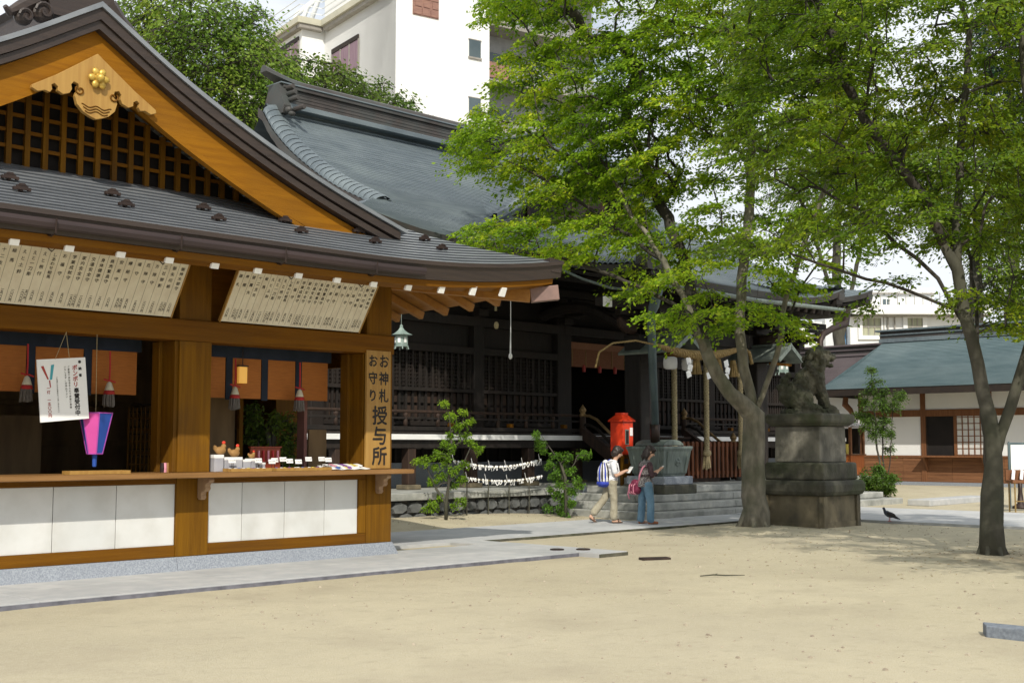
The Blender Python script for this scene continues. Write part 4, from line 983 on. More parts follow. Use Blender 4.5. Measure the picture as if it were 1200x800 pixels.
for sg in (-1, 1):
    X0 = HX + sg*(HX - R0)
    mb = MB(); mb.prism([(25.5-0.40, 9.66), (25.5+0.40, 9.66), (25.5+0.46, 9.85), (25.5+0.30, 10.15), (25.5+0.22, 10.44), (25.5-0.22, 10.44), (25.5-0.30, 10.15), (25.5-0.46, 9.85)], X0-0.10, X0+0.10, 'YZ')
    for z, yy in ((10.34, 25.18), (10.18, 25.08), (10.02, 24.98), (9.74, 24.72)):
        mb.lathe([(0.055, -0.20), (0.065, -0.16), (0.065, 0.2), (0.055, 0.22)], (X0 - sg*0.12, yy, z), 10, 'Y')
    for q in (-1, 1):
        for r_, yy, z in ((0.11, 0.50, 9.72), (0.08, 0.64, 9.60)): ell(mb, (X0, 25.5 + q*yy, z), (0.10, r_, r_*0.8), n=10)
    mb.build('ridge_end_tile', M['hall_ridge'], hall)
# cross gable in the middle of the front slope
CZ = [(0, 9.80), (0.8, 9.05), (1.8, 8.28), (3.0, 7.5), (4.2, 6.86), (5.0, 6.5)]
mb = MB()
for sg in (-1, 1):
    u = 0.0
    while u < 4.9:
        dz = abs(crinterp(CZ, u+0.05) - crinterp(CZ, u))/0.05; u2 = u + 0.13/math.hypot(1, dz)
        def yb(u): # where this height meets the main slope
            z = crinterp(CZ, u)
            for q in range(60):
                yy = 19.0 + q*0.11
                if mz(yy) > z: return yy + 0.15
            return 25.4
        def P(s, t, u=u, u2=u2, sg=sg):
            uu = u + (u2-u)*t; return (HX + sg*uu, 21.4 + (yb(uu) - 21.4)*s, crinterp(CZ, uu) + 0.018*t)
        if yb(u) > 21.45:
            mb.sheet(P, 10, 1, flip=(sg > 0))
            mb.sheet(lambda s, t, u2=u2, sg=sg: (HX + sg*u2, 21.4 + (yb(u2)-21.4)*s, crinterp(CZ, u2) + 0.018 - 0.03*t), 10, 1, flip=(sg > 0))
        u = u2
tag(mb.build('cross_gable_roof', M['hall_roof'], hall), kind='stuff')
hp('cross_gable_ridge', 'hall_ridge', HX-0.17, HX+0.17, 21.35, 25.2, 9.78, 10.10, bevel=0.02)
hp('cross_gable_ridge', 'hall_roof', HX-0.24, HX+0.24, 21.3, 25.2, 10.102, 10.16, bevel=0.02)
hp('cross_gable_tile', 'hall_ridge', HX-0.26, HX+0.26, 21.22, 21.35, 9.6, 10.15, bevel=0.05)
for sg in (-1, 1): MB().sheet(lambda s, t, sg=sg: (HX + sg*3.8*t, 21.4 + 0.7*s, crinterp(CZ, 3.8*t) - 0.08), 2, 14).build('cross_gable_soffit', M['hall_wood'], hall)
for sg in (-1, 1):
    mb = MB(); n = 18
    pts = [(HX + sg*3.7*i/n, crinterp(CZ, 3.7*i/n)) for i in range(n+1)]
    for i in range(n):
        (x0, z0), (x1, z1) = pts[i], pts[i+1]
        mb.add([(x0, 21.3, z0+0.03), (x1, 21.3, z1+0.03), (x1, 21.3, z1-0.14), (x0, 21.3, z0-0.14), (x0, 21.45, z0+0.05), (x1, 21.45, z1+0.05), (x1, 21.45, z1-0.3), (x0, 21.45, z0-0.3)], [(0,1,2,3),(7,6,5,4),(0,4,5,1),(3,2,6,7)])
    mb.build('cross_gable_board', M['hall_roof'], hall, recalc=True)
MB().prism([(HX-3.4, 6.9)] + [(HX + u, crinterp(CZ, abs(u)) - 0.2) for u in np.linspace(-3.4, 3.4, 15)] + [(HX+3.4, 6.9)], 22.1, 22.15).build('cross_gable_wall', M['hall_wood'], hall, recalc=True)
for k in range(9):
    u = -2.4 + k*0.6; MB().box(HX+u-0.05, HX+u+0.05, 22.04, 22.099, 7.1, crinterp(CZ, abs(u)) - 0.4).build('gable_strut', M['hall_wood2'], hall)
# porch roof running forward of the main eave
PX0, PX1, PYF = 21.0, 29.0, 16.35
def pl(x): return 0.36*max(0, (abs(x-HX)-1.6)/2.4)**2.2
mb = MB(); y = PYF
while y < 19.3:
    y2 = y + 0.125
    def P(s, t, y=y, y2=y2):
        yy = y + (y2-y)*t; x = PX0 + (PX1-PX0)*s; return (x, yy, mz(yy) + 0.03 + 0.024*(1-t) + pl(x)*max(0, 1-(yy-PYF)/2.6))
    mb.sheet(P, 26, 1); mb.sheet(lambda s, t, y=y: (PX0+(PX1-PX0)*s, y, mz(y) + 0.03 + 0.024 - 0.026*(1-t) + pl(PX0+(PX1-PX0)*s)*max(0, 1-(y-PYF)/2.6)), 26, 1); y = y2
tag(mb.build('porch_roof_courses', M['hall_roof'], hall), kind='stuff')
for sg in (-1, 1):
    mb = MB(); y = PYF
    while y < 18.95:
        def P(s, t, y=y, sg=sg):
            yy = y + 0.155*t; a = s*math.pi*0.5; x = HX + sg*(3.55 + 0.60*math.sin(a))
            return (x, yy, mz(yy) + 0.03 + pl(HX+4)*max(0, 1-(yy-PYF)/2.6) + 0.13*math.sin(min(1, s*3)*math.pi/2) + 0.05*math.sin(math.pi*(0.15+0.85*t)) - 0.22*(1-math.cos(a)))
        mb.sheet(P, 8, 3, flip=(sg < 0)); y += 0.155
    tag(mb.build('verge_ribs', M['hall_roof'], hall), kind='stuff')
def edge_sweep(name, m, P0, n, prof):
    """P0(s) -> (point, outward unit) ; prof of (out, up)"""
    mb = MB(); N = len(prof)
    for i in range(n+1):
        p, o = P0(i/n)
        for a, b in prof: mb.v.append((p[0]+o[0]*a, p[1]+o[1]*a, p[2]+b))
    for i in range(n):
        for j in range(N): a = i*N+j; b = i*N+(j+1) % N; mb.f.append((a, b, b+N, a+N))
    mb.f.append(tuple(range(N))[::-1]); mb.f.append(tuple(n*N+j for j in range(N)))
    return mb.build(name, M[m], hall, recalc=True)
EP = [(0.0, 0.0), (-0.3, 0.02), (-0.3, -0.18), (-0.04, -0.16)]; EP2 = [(-0.14, -0.2), (-0.45, -0.2), (-0.45, -0.30), (-0.16, -0.29)]
for pr, mm in ((EP, 'hall_ridge'), (EP2, 'hall_wood')):
    edge_sweep('eave_edge', mm, lambda s: ((XE + (PX0-0.1-XE)*s, EYH, mz(EYH) + hl(XE + (PX0-0.1-XE)*s)), (0, -1)), 24, pr)
    edge_sweep('eave_edge', mm, lambda s: ((PX1+0.1 + (2*HX-XE-PX1-0.1)*s, EYH, mz(EYH) + hl(PX1+0.1 + (2*HX-XE-PX1-0.1)*s)), (0, -1)), 24, pr)
    edge_sweep('porch_eave_edge', mm, lambda s: ((PX0-0.15 + (PX1-PX0+0.3)*s, PYF, mz(PYF) + 0.03 + pl(PX0-0.15 + (PX1-PX0+0.3)*s)), (0, -1)), 30, pr)
    for sg in (-1, 1):
        edge_sweep('porch_verge_edge', mm, lambda s, sg=sg: ((HX + sg*4.15, PYF + 2.6*s, mz(PYF+2.6*s) - 0.06 + pl(HX+4)*(1-s)), (sg, 0)), 14, pr)
        edge_sweep('side_eave_edge', mm, lambda s, sg=sg: ((HX + sg*(HX-XE), EYH + 13.2*s, mz(EYH) + 0.34*max(0, 1)*(abs(2*s-1)**6)), (sg, 0)), 14, pr)
# porch: pale gutter-like moulding along the verge, seen light against the dark
MB().tube([(20.9, 18.85, 5.48), (20.9, 18.2, 5.20), (20.9, 17.4, 4.93), (20.9, 16.5, 4.78)], 0.03, 6).build('verge_gutter', M['bronze'], hall)
MB().tube([(PX0-0.1, 16.28, 4.95), (HX, 16.28, 4.90), (PX1+0.1, 16.28, 4.98)], 0.055, 8).build('gutter', M['bronze'], hall)
MB().tube([(21.0, 18.8, 5.62), (21.3, 18.6, 5.35), (22.2, 17.9, 5.15)], 0.04, 6).build('porch_brace', M['hall_wood2'], hall)
# soffits, rafters and bracket tiers
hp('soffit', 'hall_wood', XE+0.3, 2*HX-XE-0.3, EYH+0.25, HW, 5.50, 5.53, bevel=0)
for k in range(52):
    x = 15.2 + k*0.38
    MB().beam((x, EYH+0.10, 5.55+hl(x)*0.6), (x, HW, 5.95), 0.10, 0.12).build('rafter', M['hall_wood'], hall)
for k in range(22):
    x = 21.15 + k*0.37
    MB().beam((x, PYF+0.12, 4.88), (x, 19.2, 5.35), 0.09, 0.11).build('rafter', M['hall_wood'], hall)
MB().sheet(lambda s, t: (PX0+(PX1-PX0)*s, PYF+0.2+2.8*t, 4.97+0.5*t), 2, 2, flip=True).build('porch_soffit', M['hall_wood'], hall)
# timber walls
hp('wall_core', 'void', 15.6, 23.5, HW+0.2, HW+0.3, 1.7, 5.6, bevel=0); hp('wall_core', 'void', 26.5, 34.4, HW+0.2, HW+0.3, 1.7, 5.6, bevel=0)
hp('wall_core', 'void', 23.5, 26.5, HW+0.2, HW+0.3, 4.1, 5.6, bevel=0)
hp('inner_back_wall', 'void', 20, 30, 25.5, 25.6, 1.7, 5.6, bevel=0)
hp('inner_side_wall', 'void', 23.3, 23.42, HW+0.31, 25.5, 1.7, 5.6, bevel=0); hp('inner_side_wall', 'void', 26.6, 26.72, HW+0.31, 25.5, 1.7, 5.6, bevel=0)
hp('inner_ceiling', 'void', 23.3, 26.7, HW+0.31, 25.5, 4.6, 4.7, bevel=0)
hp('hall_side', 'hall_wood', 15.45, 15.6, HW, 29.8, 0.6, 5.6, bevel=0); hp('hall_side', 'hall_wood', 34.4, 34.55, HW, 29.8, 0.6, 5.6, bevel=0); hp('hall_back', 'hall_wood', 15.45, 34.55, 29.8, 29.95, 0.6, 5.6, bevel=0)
pc = [15.7, 17.6, 20.36, 23.35, 26.65, 29.64, 32.4, 34.3]
for x in pc:
    w = 0.17 if x not in (23.35, 26.65) else 0.26
    hp('post', 'hall_wood', x-w, x+w, HW-0.06, HW+0.2, 1.75, 5.2, bevel=0.02)
for z0, z1, d in ((1.95, 2.05, 0.02), (2.72, 2.80, 0.03), (3.62, 3.78, 0.05), (4.28, 4.5, 0.07), (5.1, 5.3, 0.09)):
    for a, b in zip(pc, pc[1:]):
        if a > 23 and b < 27 and z0 < 4: continue
        hp('cross_rail', 'hall_wood', a+0.01, b-0.01, HW-d, HW+0.18, z0, z1)
panel = None; stile = None
for a, b in zip(pc, pc[1:]):
    if a > 23 and b < 27: continue
    n = 12; w = (b-a-0.4)/n
    for k in range(n+1):
        x = a + 0.2 + k*w
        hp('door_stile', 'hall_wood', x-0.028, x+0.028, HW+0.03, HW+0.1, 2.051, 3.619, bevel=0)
    for k in range(n):
        x = a + 0.2 + (k+0.5)*w
        for z0, z1 in ((2.10, 2.40), (2.46, 2.70)):
            p_ = MB().box(x-w*0.33, x+w*0.33, HW+0.075, HW+0.12, z0, z1).build('door_panel', M['hall_wood2'] if (k*7 + int(a)) % 3 else M['hall_wood'], hall)
    lat = MB(); m_ = int((b-a-0.4)/0.09)
    for k in range(m_): x = a + 0.2 + (k+0.5)*(b-a-0.4)/m_; lat.box(x-0.011, x+0.011, HW+0.06, HW+0.085, 2.82, 3.60)
    for k in range(9): z = 2.86 + k*0.085; lat.box(a+0.2, b-0.2, HW+0.052, HW+0.072, z-0.011, z+0.011)
    tag(lat.build('door_lattice', M['hall_wood'], hall), kind='stuff')
    bb = MB()
    hp('door_backing', 'hall_wood', a+0.18, b-0.18, HW+0.125, HW+0.16, 1.9, 4.28, bevel=0)
# bracket sets over the posts
for x in pc:
    b = MB(); b.box(x-0.16, x+0.16, HW-0.22, HW+0.06, 4.52, 4.68); b.box(x-0.5, x+0.5, HW-0.14, HW+0.02, 4.70, 4.82)
    for q in (-0.42, 0, 0.42): b.box(x+q-0.09, x+q+0.09, HW-0.18, HW+0.04, 4.83, 4.94)
    b.box(x-0.07, x+0.07, HW-0.75, HW+0.0, 4.71, 4.84); b.box(x-0.1, x+0.1, HW-0.8, HW-0.58, 4.86, 4.96); b.box(x-0.5, x+0.5, HW-0.74, HW-0.62, 4.98, 5.09)
    b.build('bracket_set', M['hall_wood'], hall, bevel=0.01)
hp('eave_purlin', 'hall_wood', 15.2, 34.8, HW-0.80, HW-0.62, 5.11, 5.28)
# reed blind across the doorway
RBL = mat('old_reed_blind', (0.21, 0.085, 0.04), (0.14, 0.055, 0.026), 40, (0.3, 1, 6), 0.8, 0.3, 60)
hp_ = MB().box(23.62, 26.38, HW-0.02, HW+0.0, 3.95, 4.12).build('reed_valance', mat('reed_valance', (0.27, 0.13, 0.07), (0.2, 0.09, 0.05), 30, (8, 1, 0.5), 0.8), hall)
MB().box(23.62, 26.38, HW+0.01, HW+0.03, 3.50, 3.95).build('reed_blind', RBL, hall)
for k in range(6): MB().box(23.7+k*0.52, 23.72+k*0.52, HW-0.0, HW+0.009, 3.52, 3.94).build('blind_cord', M['straw'], hall)
for k in range(4): MB().lathe([(0.02, 0.08), (0.05, 0.02), (0.045, -0.10)], (24.15+k*0.62, HW, 3.48), 8).build('blind_tassel', M['ink_red'], hall)
# veranda
hp('veranda_floor', 'hall_wood', 14.6, 35.4, 20.03, HW+0.1, 1.745, 1.80)
hp('veranda_edge', 'white_paint', 14.55, 35.45, 19.96, 20.028, 1.628, 1.742, bevel=0.004)
hp('veranda_beam', 'hall_wood', 14.6, 35.4, 20.04, 20.2, 1.45, 1.74)
for sg, xs_ in ((-1, [15.6, 17.53, 19.35, 21.2, 22.9]), (1, [27.1, 28.8, 30.65, 32.47, 34.4])):
    for x in xs_:
        hp('veranda_post', 'hall_wood2', x-0.11, x+0.11, 20.06, 20.28, 0.68, 1.45, bevel=0.012)
        hp('veranda_post_base', 'tan_stone', x-0.19, x+0.19, 19.98, 20.36, 0.58, 0.679, bevel=0.015)
    a, b = (14.6, 22.9) if sg < 0 else (27.1, 35.4)
    MB().tube([(a, 20.1, 2.225), (b, 20.1, 2.225)], 0.034, 8).build('hand_rail', M['hall_wood2'], hall)
    hp('mid_rail', 'hall_wood', a, b, 20.07, 20.13, 2.06, 2.11); hp('foot_rail', 'hall_wood', a, b, 20.05, 20.16, 1.82, 1.91)
    n = 9
    for k in range(n+1):
        x = a + (b-a)*k/n
        if k in (0, n): continue
        MB().lathe([(0.05, 1.911), (0.045, 2.05), (0.03, 2.08), (0.055, 2.13), (0.06, 2.17), (0.03, 2.20)], (x, 20.10, 0), 8).build('rail_strut', M['hall_wood2'], hall, smooth=True)
        if k % 2 == 0: hp('rail_block', 'wood_x', x+0.35, x+0.45, 20.04, 20.17, 1.912, 2.0)
hp('foundation_wall', 'granite', 15.6, 34.4, HW+0.3, HW+0.4, 0.58, 1.12, bevel=0)
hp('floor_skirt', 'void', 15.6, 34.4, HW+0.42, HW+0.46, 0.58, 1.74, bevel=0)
for k in range(46):
    x = 15.7 + k*0.41; 
    if 22.9 < x < 27.1: continue
    hp('under_floor_slat', 'hall_wood', x-0.03, x+0.03, HW+0.34, HW+0.38, 1.12, 1.74, bevel=0)
# steps up to the veranda with curved rails and onion-topped newels
for k in range(6):
    z = 0.62 + (k+1)*0.185; y = 18.45 + k*0.25
    hp('wooden_step', 'hall_wood2', 23.05, 26.95, y, y+0.28, z-0.06, z)
    hp('step_riser', 'hall_wood', 23.05, 26.95, y+0.05, y+0.07, z-0.185, z-0.062, bevel=0)
GI = mat('weathered_brass', (0.30, 0.20, 0.09), (0.2, 0.13, 0.06), 8, rough=0.5, metal=0.4)
for x in (22.95, 27.05):
    MB().add([(x-0.07, 18.35, 0.62), (x+0.07, 18.35, 0.62), (x+0.07, 20.05, 1.70), (x-0.07, 20.05, 1.70), (x-0.07, 18.35, 0.92), (x+0.07, 18.35, 0.92), (x+0.07, 20.05, 1.99), (x-0.07, 20.05, 1.99)], [(0,1,5,4),(1,2,6,5),(2,3,7,6),(3,0,4,7),(4,5,6,7),(0,3,2,1)]).build('step_string', M['hall_wood2'], hall, recalc=True)
    for (y, z0, z1) in ((20.0, 1.80, 2.2), (18.45, 0.64, 1.55)):
        MB().tube([(x, y, z0), (x, y, z1)], 0.075, 10).build('newel', M['hall_wood2'], hall)
        MB().lathe([(0.082, z1), (0.085, z1+0.06), (0.06, z1+0.075), (0.06, z1+0.10), (0.085, z1+0.13), (0.088, z1+0.17), (0.055, z1+0.22), (0.02, z1+0.27), (0.006, z1+0.30)], (x, y, 0), 12).build('newel_cap', GI, hall, smooth=True)
    rail = [(x, 20.0, 2.22), (x, 19.8, 2.22), (x, 19.55, 2.12), (x, 19.2, 1.84), (x, 18.8, 1.56), (x, 18.45, 1.42)]
    MB().tube(rail, 0.036, 8).build('curved_rail', GI, hall, smooth=True)
    MB().tube([(p[0], p[1], p[2]-0.22) for p in rail], 0.04, 6).build('curved_rail', M['hall_wood'], hall)
# porch posts, rainbow beam and struts
for x in (22.62, 27.38):
    hp('porch_post', 'hall_wood', x-0.24, x+0.24, 17.76, 18.24, 0.82, 4.05, bevel=0.03)
    hp('porch_post_base', 'step_stone', x-0.36, x+0.36, 17.64, 18.36, 0.62, 0.82, bevel=0.03)
    b = MB(); b.box(x-0.28, x+0.28, 17.72, 18.28, 4.33, 4.45); b.box(x-0.75, x+0.75, 17.92, 18.08, 4.47, 4.6); b.box(x-0.1, x+0.1, 17.3, 18.7, 4.47, 4.6)
    b.build('bracket_set', M['hall_wood'], hall, bevel=0.012)
    n = 12; pts = [(x, 18.2 + 2.8*i/n, 4.15 + 0.55*math.sin(math.pi*0.5*i/n) + 0.25*math.sin(math.pi*i/n)) for i in range(n+1)]
    MB().tube(pts, 0.14, 8).build('rainbow_beam', M['hall_wood'], hall)
    nose = MB(); nose.tube([(x-0.2, 18.0, 4.18), (x-0.45, 18.0, 4.2), (x-0.62, 18.0, 4.28), (x-0.72, 18.0, 4.4)] if x < HX else [(x+0.2, 18.0, 4.18), (x+0.45, 18.0, 4.2), (x+0.62, 18.0, 4.28), (x+0.72, 18.0, 4.4)], [0.15, 0.14, 0.11, 0.05], 8)
    nose.tube([(x, 17.75, 4.18), (x, 17.5, 4.2), (x, 17.3, 4.3), (x, 17.22, 4.42)], [0.15, 0.14, 0.11, 0.05], 8); nose.build('carved_nose', M['hall_wood2'], hall)
hp('porch_beam', 'hall_wood', 22.87, 27.13, 17.86, 18.14, 3.95, 4.32, bevel=0.03)
hp('porch_purlin', 'hall_wood', 21.2, 28.8, 17.9, 18.1, 4.62, 4.8)
car = MB()
for k in range(9): ell(car, (HX - 0.9 + k*0.22, 17.98, 4.46 + 0.05*math.sin(k*1.7)), (0.16, 0.1, 0.1 + 0.03*(k % 3)), n=8)
car.build('carved_panel', M['hall_wood2'], hall, smooth=True)
hp('eave_lamp_box', 'white_paint', 20.62, 20.84, 17.3, 17.38, 4.50, 4.72)
# pale bargeboard end pieces hanging at the corner, tubes of the right gutter
MB().tube([(29.05, 16.25, 5.0), (28.9, 16.22, 4.62), (28.2, 16.2, 4.45), (27.75, 16.2, 4.28), (27.6, 16.2, 4.1), (27.55, 16.2, 1.3)], [0.10, 0.10, 0.085, 0.085, 0.08, 0.08], 8).build('rain_spout', M['dark_metal'], hall, smooth=True)
# curtain box of signs
# ------------------------------------------------------------------ small lamp roofs on each side of the porch
for sg, x, lab in ((-1, 22.85, 'small copper gabled canopy with two white lanterns, left of the bell ropes'), (1, 27.1, 'small copper gabled canopy right of the bell ropes, half hidden by the tree')):
    t = thing('porch_canopy', (x, 17.4, 3.4), lab, 'canopy', 'small canopies on the porch posts')
    for q in (-1, 1):
        MB().add([(x, 16.75, 3.99), (x+q*0.56, 16.75, 3.62), (x+q*0.56, 18.35, 3.62), (x, 18.35, 3.99), (x, 16.75, 3.94), (x+q*0.54, 16.75, 3.57), (x+q*0.54, 18.35, 3.57), (x, 18.35, 3.94)],
                 [(0,1,2,3),(7,6,5,4),(0,4,5,1),(1,5,6,2),(2,6,7,3)]).build('roof_side', mat('canopy_copper', (0.22, 0.25, 0.22), (0.15, 0.18, 0.16), 5, rough=0.6, metal=0.2) if 'canopy' not in M else M['canopy'], t, recalc=True)
        MB().beam((x, 16.73, 3.97), (x+q*0.57, 16.73, 3.59), 0.04, 0.10).build('verge_strip', M['bronze'], t)
    MB().box(x-0.04, x+0.04, 16.72, 18.38, 3.992, 4.05).build('ridge', M['bronze'], t)
    MB().box(x-0.46, x+0.46, 17.0, 17.08, 3.50, 3.56).build('beam', M['wood_x'], t)
    MB().box(x-0.04, x+0.04, 16.9, 17.76, 3.57, 3.63).build('arm', M['hall_wood'], t)
    if sg < 0:
        for dx, dy in ((-0.30, 0), (0.38, 0)):
            MB().lathe([(0.10, 0), (0.15, 0.03), (0.16, 0.14), (0.15, 0.25), (0.10, 0.28)], (x+dx, 17.04+dy, 3.21), 14).build('white_lantern', M['white_paint'], t, smooth=True)
# bronze lantern hanging from the hall eave, seen past the shop
def hang_lantern(x, y, z, label, s=1.0):
    t = thing('hanging_lantern', (x, y, z), label, 'hanging lantern', 'bronze lanterns hanging from the hall eave')
    MB().tube([(x, y, z+0.42*s), (x, y, 5.6)], 0.008, 5).build('chain', M['bronze'], t)
    MB().lathe([(0.30*s, 0.26*s), (0.20*s, 0.30*s), (0.09*s, 0.38*s), (0.035*s, 0.46*s), (0.045*s, 0.49*s), (0.01*s, 0.53*s)], (x, y, z), 6).build('roof', M['lant'], t)
    MB().lathe([(0.165*s, 0.0), (0.175*s, 0.03*s), (0.165*s, 0.24*s), (0.17*s, 0.258*s)], (x, y, z), 6).build('lantern_body', M['lant'], t)
    MB().lathe([(0.19*s, -0.03*s), (0.19*s, -0.002)], (x, y, z), 6).build('base_plate', M['lant'], t)
    for k in range(6):
        a = math.pi/3*k; c_, s_ = math.cos(a), math.sin(a)
        MB().tube([(x+0.17*s*c_, y+0.17*s*s_, z-0.03*s), (x+0.2*s*c_, y+0.2*s*s_, z-0.10*s)], 0.016*s, 5).build('foot', M['lant'], t)
        a += math.pi/6; c_, s_ = math.cos(a), math.sin(a)
        MB().obox((x+0.152*s*c_, y+0.152*s*s_, z+0.13*s), (0.07*s, 0.012, 0.13*s), (0, 0, a+math.pi/2)).build('pane', M['paper'], t)
M['lant'] = mat('pale_verdigris_bronze', (0.30, 0.38, 0.35), (0.20, 0.27, 0.25), 9, rough=0.6, metal=0.1)
hang_lantern(16.72, 19.5, 3.55, 'pale green bronze lantern hanging just right of the shop sign', 0.82)
hang_lantern(31.1, 19.5, 3.62, 'dark bronze lantern hanging between the tree and the stone lion', 1.0)
t = thing('pull_cord', (19.62, 19.2, 3.4), 'thin white pull cord with a bulb end hanging from the hall eave', 'cord')
MB().tube([(19.62, 19.2, 5.6), (19.63, 19.2, 4.2), (19.62, 19.2, 3.5)], [0.008, 0.008, 0.02], 6).build('cord', M['paper'], t)
ell(MB(), (19.62, 19.2, 3.46), (0.045, 0.045, 0.07)).build('bulb', M['paper'], t, smooth=True)
t = thing('pull_cord', (17.6, 19.4, 4.0), 'pale knotted cord with a round weight hanging on the hall front, nearer the shop', 'cord')
MB().tube([(19.95, 20.0, 5.1), (19.96, 20.0, 4.55)], [0.012, 0.03], 6).build('cord', M['hemp'], t); ell(MB(), (19.98, 20.0, 4.22), (0.06, 0.06, 0.09)).build('weight', M['hemp'], t, smooth=True)
# ------------------------------------------------------------------ bell ropes and the sacred straw rope
def rope(mb, pts, r, strands=3, turns=10.0, n=6):
    pts = [Vector(p) for p in pts]; N = max(24, int(turns*8)); seg = []
    L_ = len(pts) - 1
    for i in range(N+1):
        t_ = i/N*L_; k = min(int(t_), L_-1); seg.append(pts[k].lerp(pts[k+1], t_-k))
    for s_ in range(strands):
        q = []
        for i, p in enumerate(seg):
            d = (seg[min(i+1, N)] - seg[max(i-1, 0)]).normalized(); x = d.cross(Vector((0, 1, 0.2))).normalized(); y = d.cross(x)
            a = 2*math.pi*(turns*i/N + s_/strands); rr = r if not callable(r) else r(i/N)
            q.append(p + (x*math.cos(a) + y*math.sin(a))*rr*0.55)
        mb.tube(q, [ (r if not callable(r) else r(i/N))*0.62 for i in range(N+1)], n)
for k, (x, lab) in enumerate(((23.69, 'pale bell rope nearest the metal drain pipe'), (24.97, 'middle bell rope with a frayed tassel end'), (26.43, 'pale bell rope farthest right, beside the tree trunk'))):
    t = thing('bell_rope', (x, 17.8, 1.0), lab, 'bell rope', 'bell ropes hanging in the porch')
    mb = MB(); rope(mb, [(x, 17.8, 4.1), (x+0.01, 17.8, 2.6), (x, 17.8, 1.35)], 0.062, 3, 14); mb.build('rope', M['hemp'], t)
    mb = MB(); ell(mb, (x, 17.8, 1.32), (0.11, 0.11, 0.10)); mb.build('knot', M['hemp'], t, smooth=True)
    mb = MB()
    for q in range(16):
        a = q*2.4; rr = 0.10*math.sqrt((q+1)/16); mb.tube([(x+rr*0.6*math.cos(a), 17.8+rr*0.6*math.sin(a), 1.3), (x+rr*math.cos(a), 17.8+rr*math.sin(a), 0.92+random.uniform(0, 0.08))], [0.02, 0.014], 4)
    mb.build('rope_tassel', M['hemp'], t)
t = thing('straw_rope', (25, 17.6, 3.7), 'thick twisted straw rope hung across the porch with straw tassels', 'sacred rope')
RY = 16.6
def rp(px_, py_):
    a = (px_-600)/1465.0; v = FW0 + RT0*a + UP0*((400-py_)/1465.0); k = RY/v.y; return (v.x*k, RY, 1.5 + v.z*k)
FW0 = Vector((math.cos(HD)*math.cos(PITCH), math.sin(HD)*math.cos(PITCH), math.sin(PITCH))); RT0 = Vector((math.sin(HD), -math.cos(HD), 0)); UP0 = RT0.cross(FW0)
n = 16; A_, B_ = rp(768, 404), rp(870, 408); pts = [(A_[0]+(B_[0]-A_[0])*i/n, RY, A_[2]+(B_[2]-A_[2])*i/n - 0.20*math.sin(math.pi*i/n)) for i in range(n+1)]
mb = MB(); rope(mb, pts, lambda s: 0.03 + 0.07*math.sin(math.pi*s)**0.8, 3, 13, 7); mb.build('rope', M['straw'], t)
mb = MB(); rope(mb, [A_, rp(745, 399), rp(718, 402), rp(702, 413), rp(698, 430)], 0.019, 3, 10); mb.build('rope_end', M['straw'], t)
mb = MB(); rope(mb, [B_, rp(878, 413), rp(881, 426)], 0.04, 3, 5); mb.build('rope_end', M['straw'], t)
XS_ = [rp(811, 0)[0], rp(836, 0)[0], rp(853, 0)[0]]; ZS_ = pts[8][2] - 0.05
for x in XS_:
    mb = MB()
    for q in range(30):
        a = q*2.4; rr = 0.13*math.sqrt((q+1)/30); mb.tube([(x+rr*0.35*math.cos(a), RY+rr*0.35*math.sin(a), ZS_), (x+rr*math.cos(a), RY+rr*math.sin(a), ZS_-0.38)], [0.02, 0.018], 4)
    mb.build('straw_tassel', M['straw'], t)
for x in (rp(800,0)[0], rp(823,0)[0], rp(843,0)[0]):
    mb = MB(); w = 0.12; z = ZS_; xx = x
    for q in range(3): mb.obox((xx + 0.05*(q % 2), RY-0.05, z - 0.09 - 0.15*q), (w*1.4, 0.006, 0.15), (0, R(18 if q % 2 else -18), 0))
    mb.build('paper_streamer', M['paper'], t)
# ================================================================== stone terrace, steps and what stands on them
terr = thing('stone_terrace', (17.5, 18.4, 0), 'low terrace of dark rubble stones with a long grey coping in front of the hall', 'terrace wall')
MB().box(11.5, 35.6, 18.78, 31.0, -0.1, 0.575).build('terrace_top', M['step_stone'], terr)
MB().box(11.5, 20.55, 18.52, 18.8, -0.1, 0.43).build('wall_core', M['hall_ridge'], terr)
x = 11.6
while x < 20.5:
    w = random.uniform(1.5, 2.1); e = min(20.5, x+w)
    MB().box(x+.004, e-.004, 18.36, 18.777, 0.445, 0.585).build('coping_slab', M['step_stone'], terr, bevel=0.012); x = e
for row in range(2):
    x = 11.6 + (0.12 if row else 0)
    while x < 20.5:
        w = random.uniform(0.24, 0.42); h0 = 0.0 + row*0.23 - 0.05; h1 = h0 + 0.235 + random.uniform(-0.02, 0.02); h1 = min(h1, 0.438)
        n = 7; poly = []
        for k in range(n):
            a = 2*math.pi*(k+0.5)/n + random.uniform(-0.12, 0.12); c, s_ = math.cos(a), math.sin(a)
            q = 1/max(abs(c)**4 + abs(s_)**4, 1e-6)**0.25
            poly.append((x + w/2 + c*q*w*0.49, (h0+h1)/2 + s_*q*(h1-h0)*0.49))
        ctr = (x+w/2, (h0+h1)/2)
        vs = [(px_, 18.54, pz_) for px_, pz_ in poly] + [(ctr[0]+(px_-ctr[0])*0.86, 18.43+random.uniform(-.012, .012), ctr[1]+(pz_-ctr[1])*0.82) for px_, pz_ in poly]
        MB().add(vs, [(i, (i+1) % n, (i+1) % n + n, i+n) for i in range(n)] + [tuple(range(n, 2*n))]).build('stone', M['wall_stone'], terr, recalc=True)
        x += w + 0.008
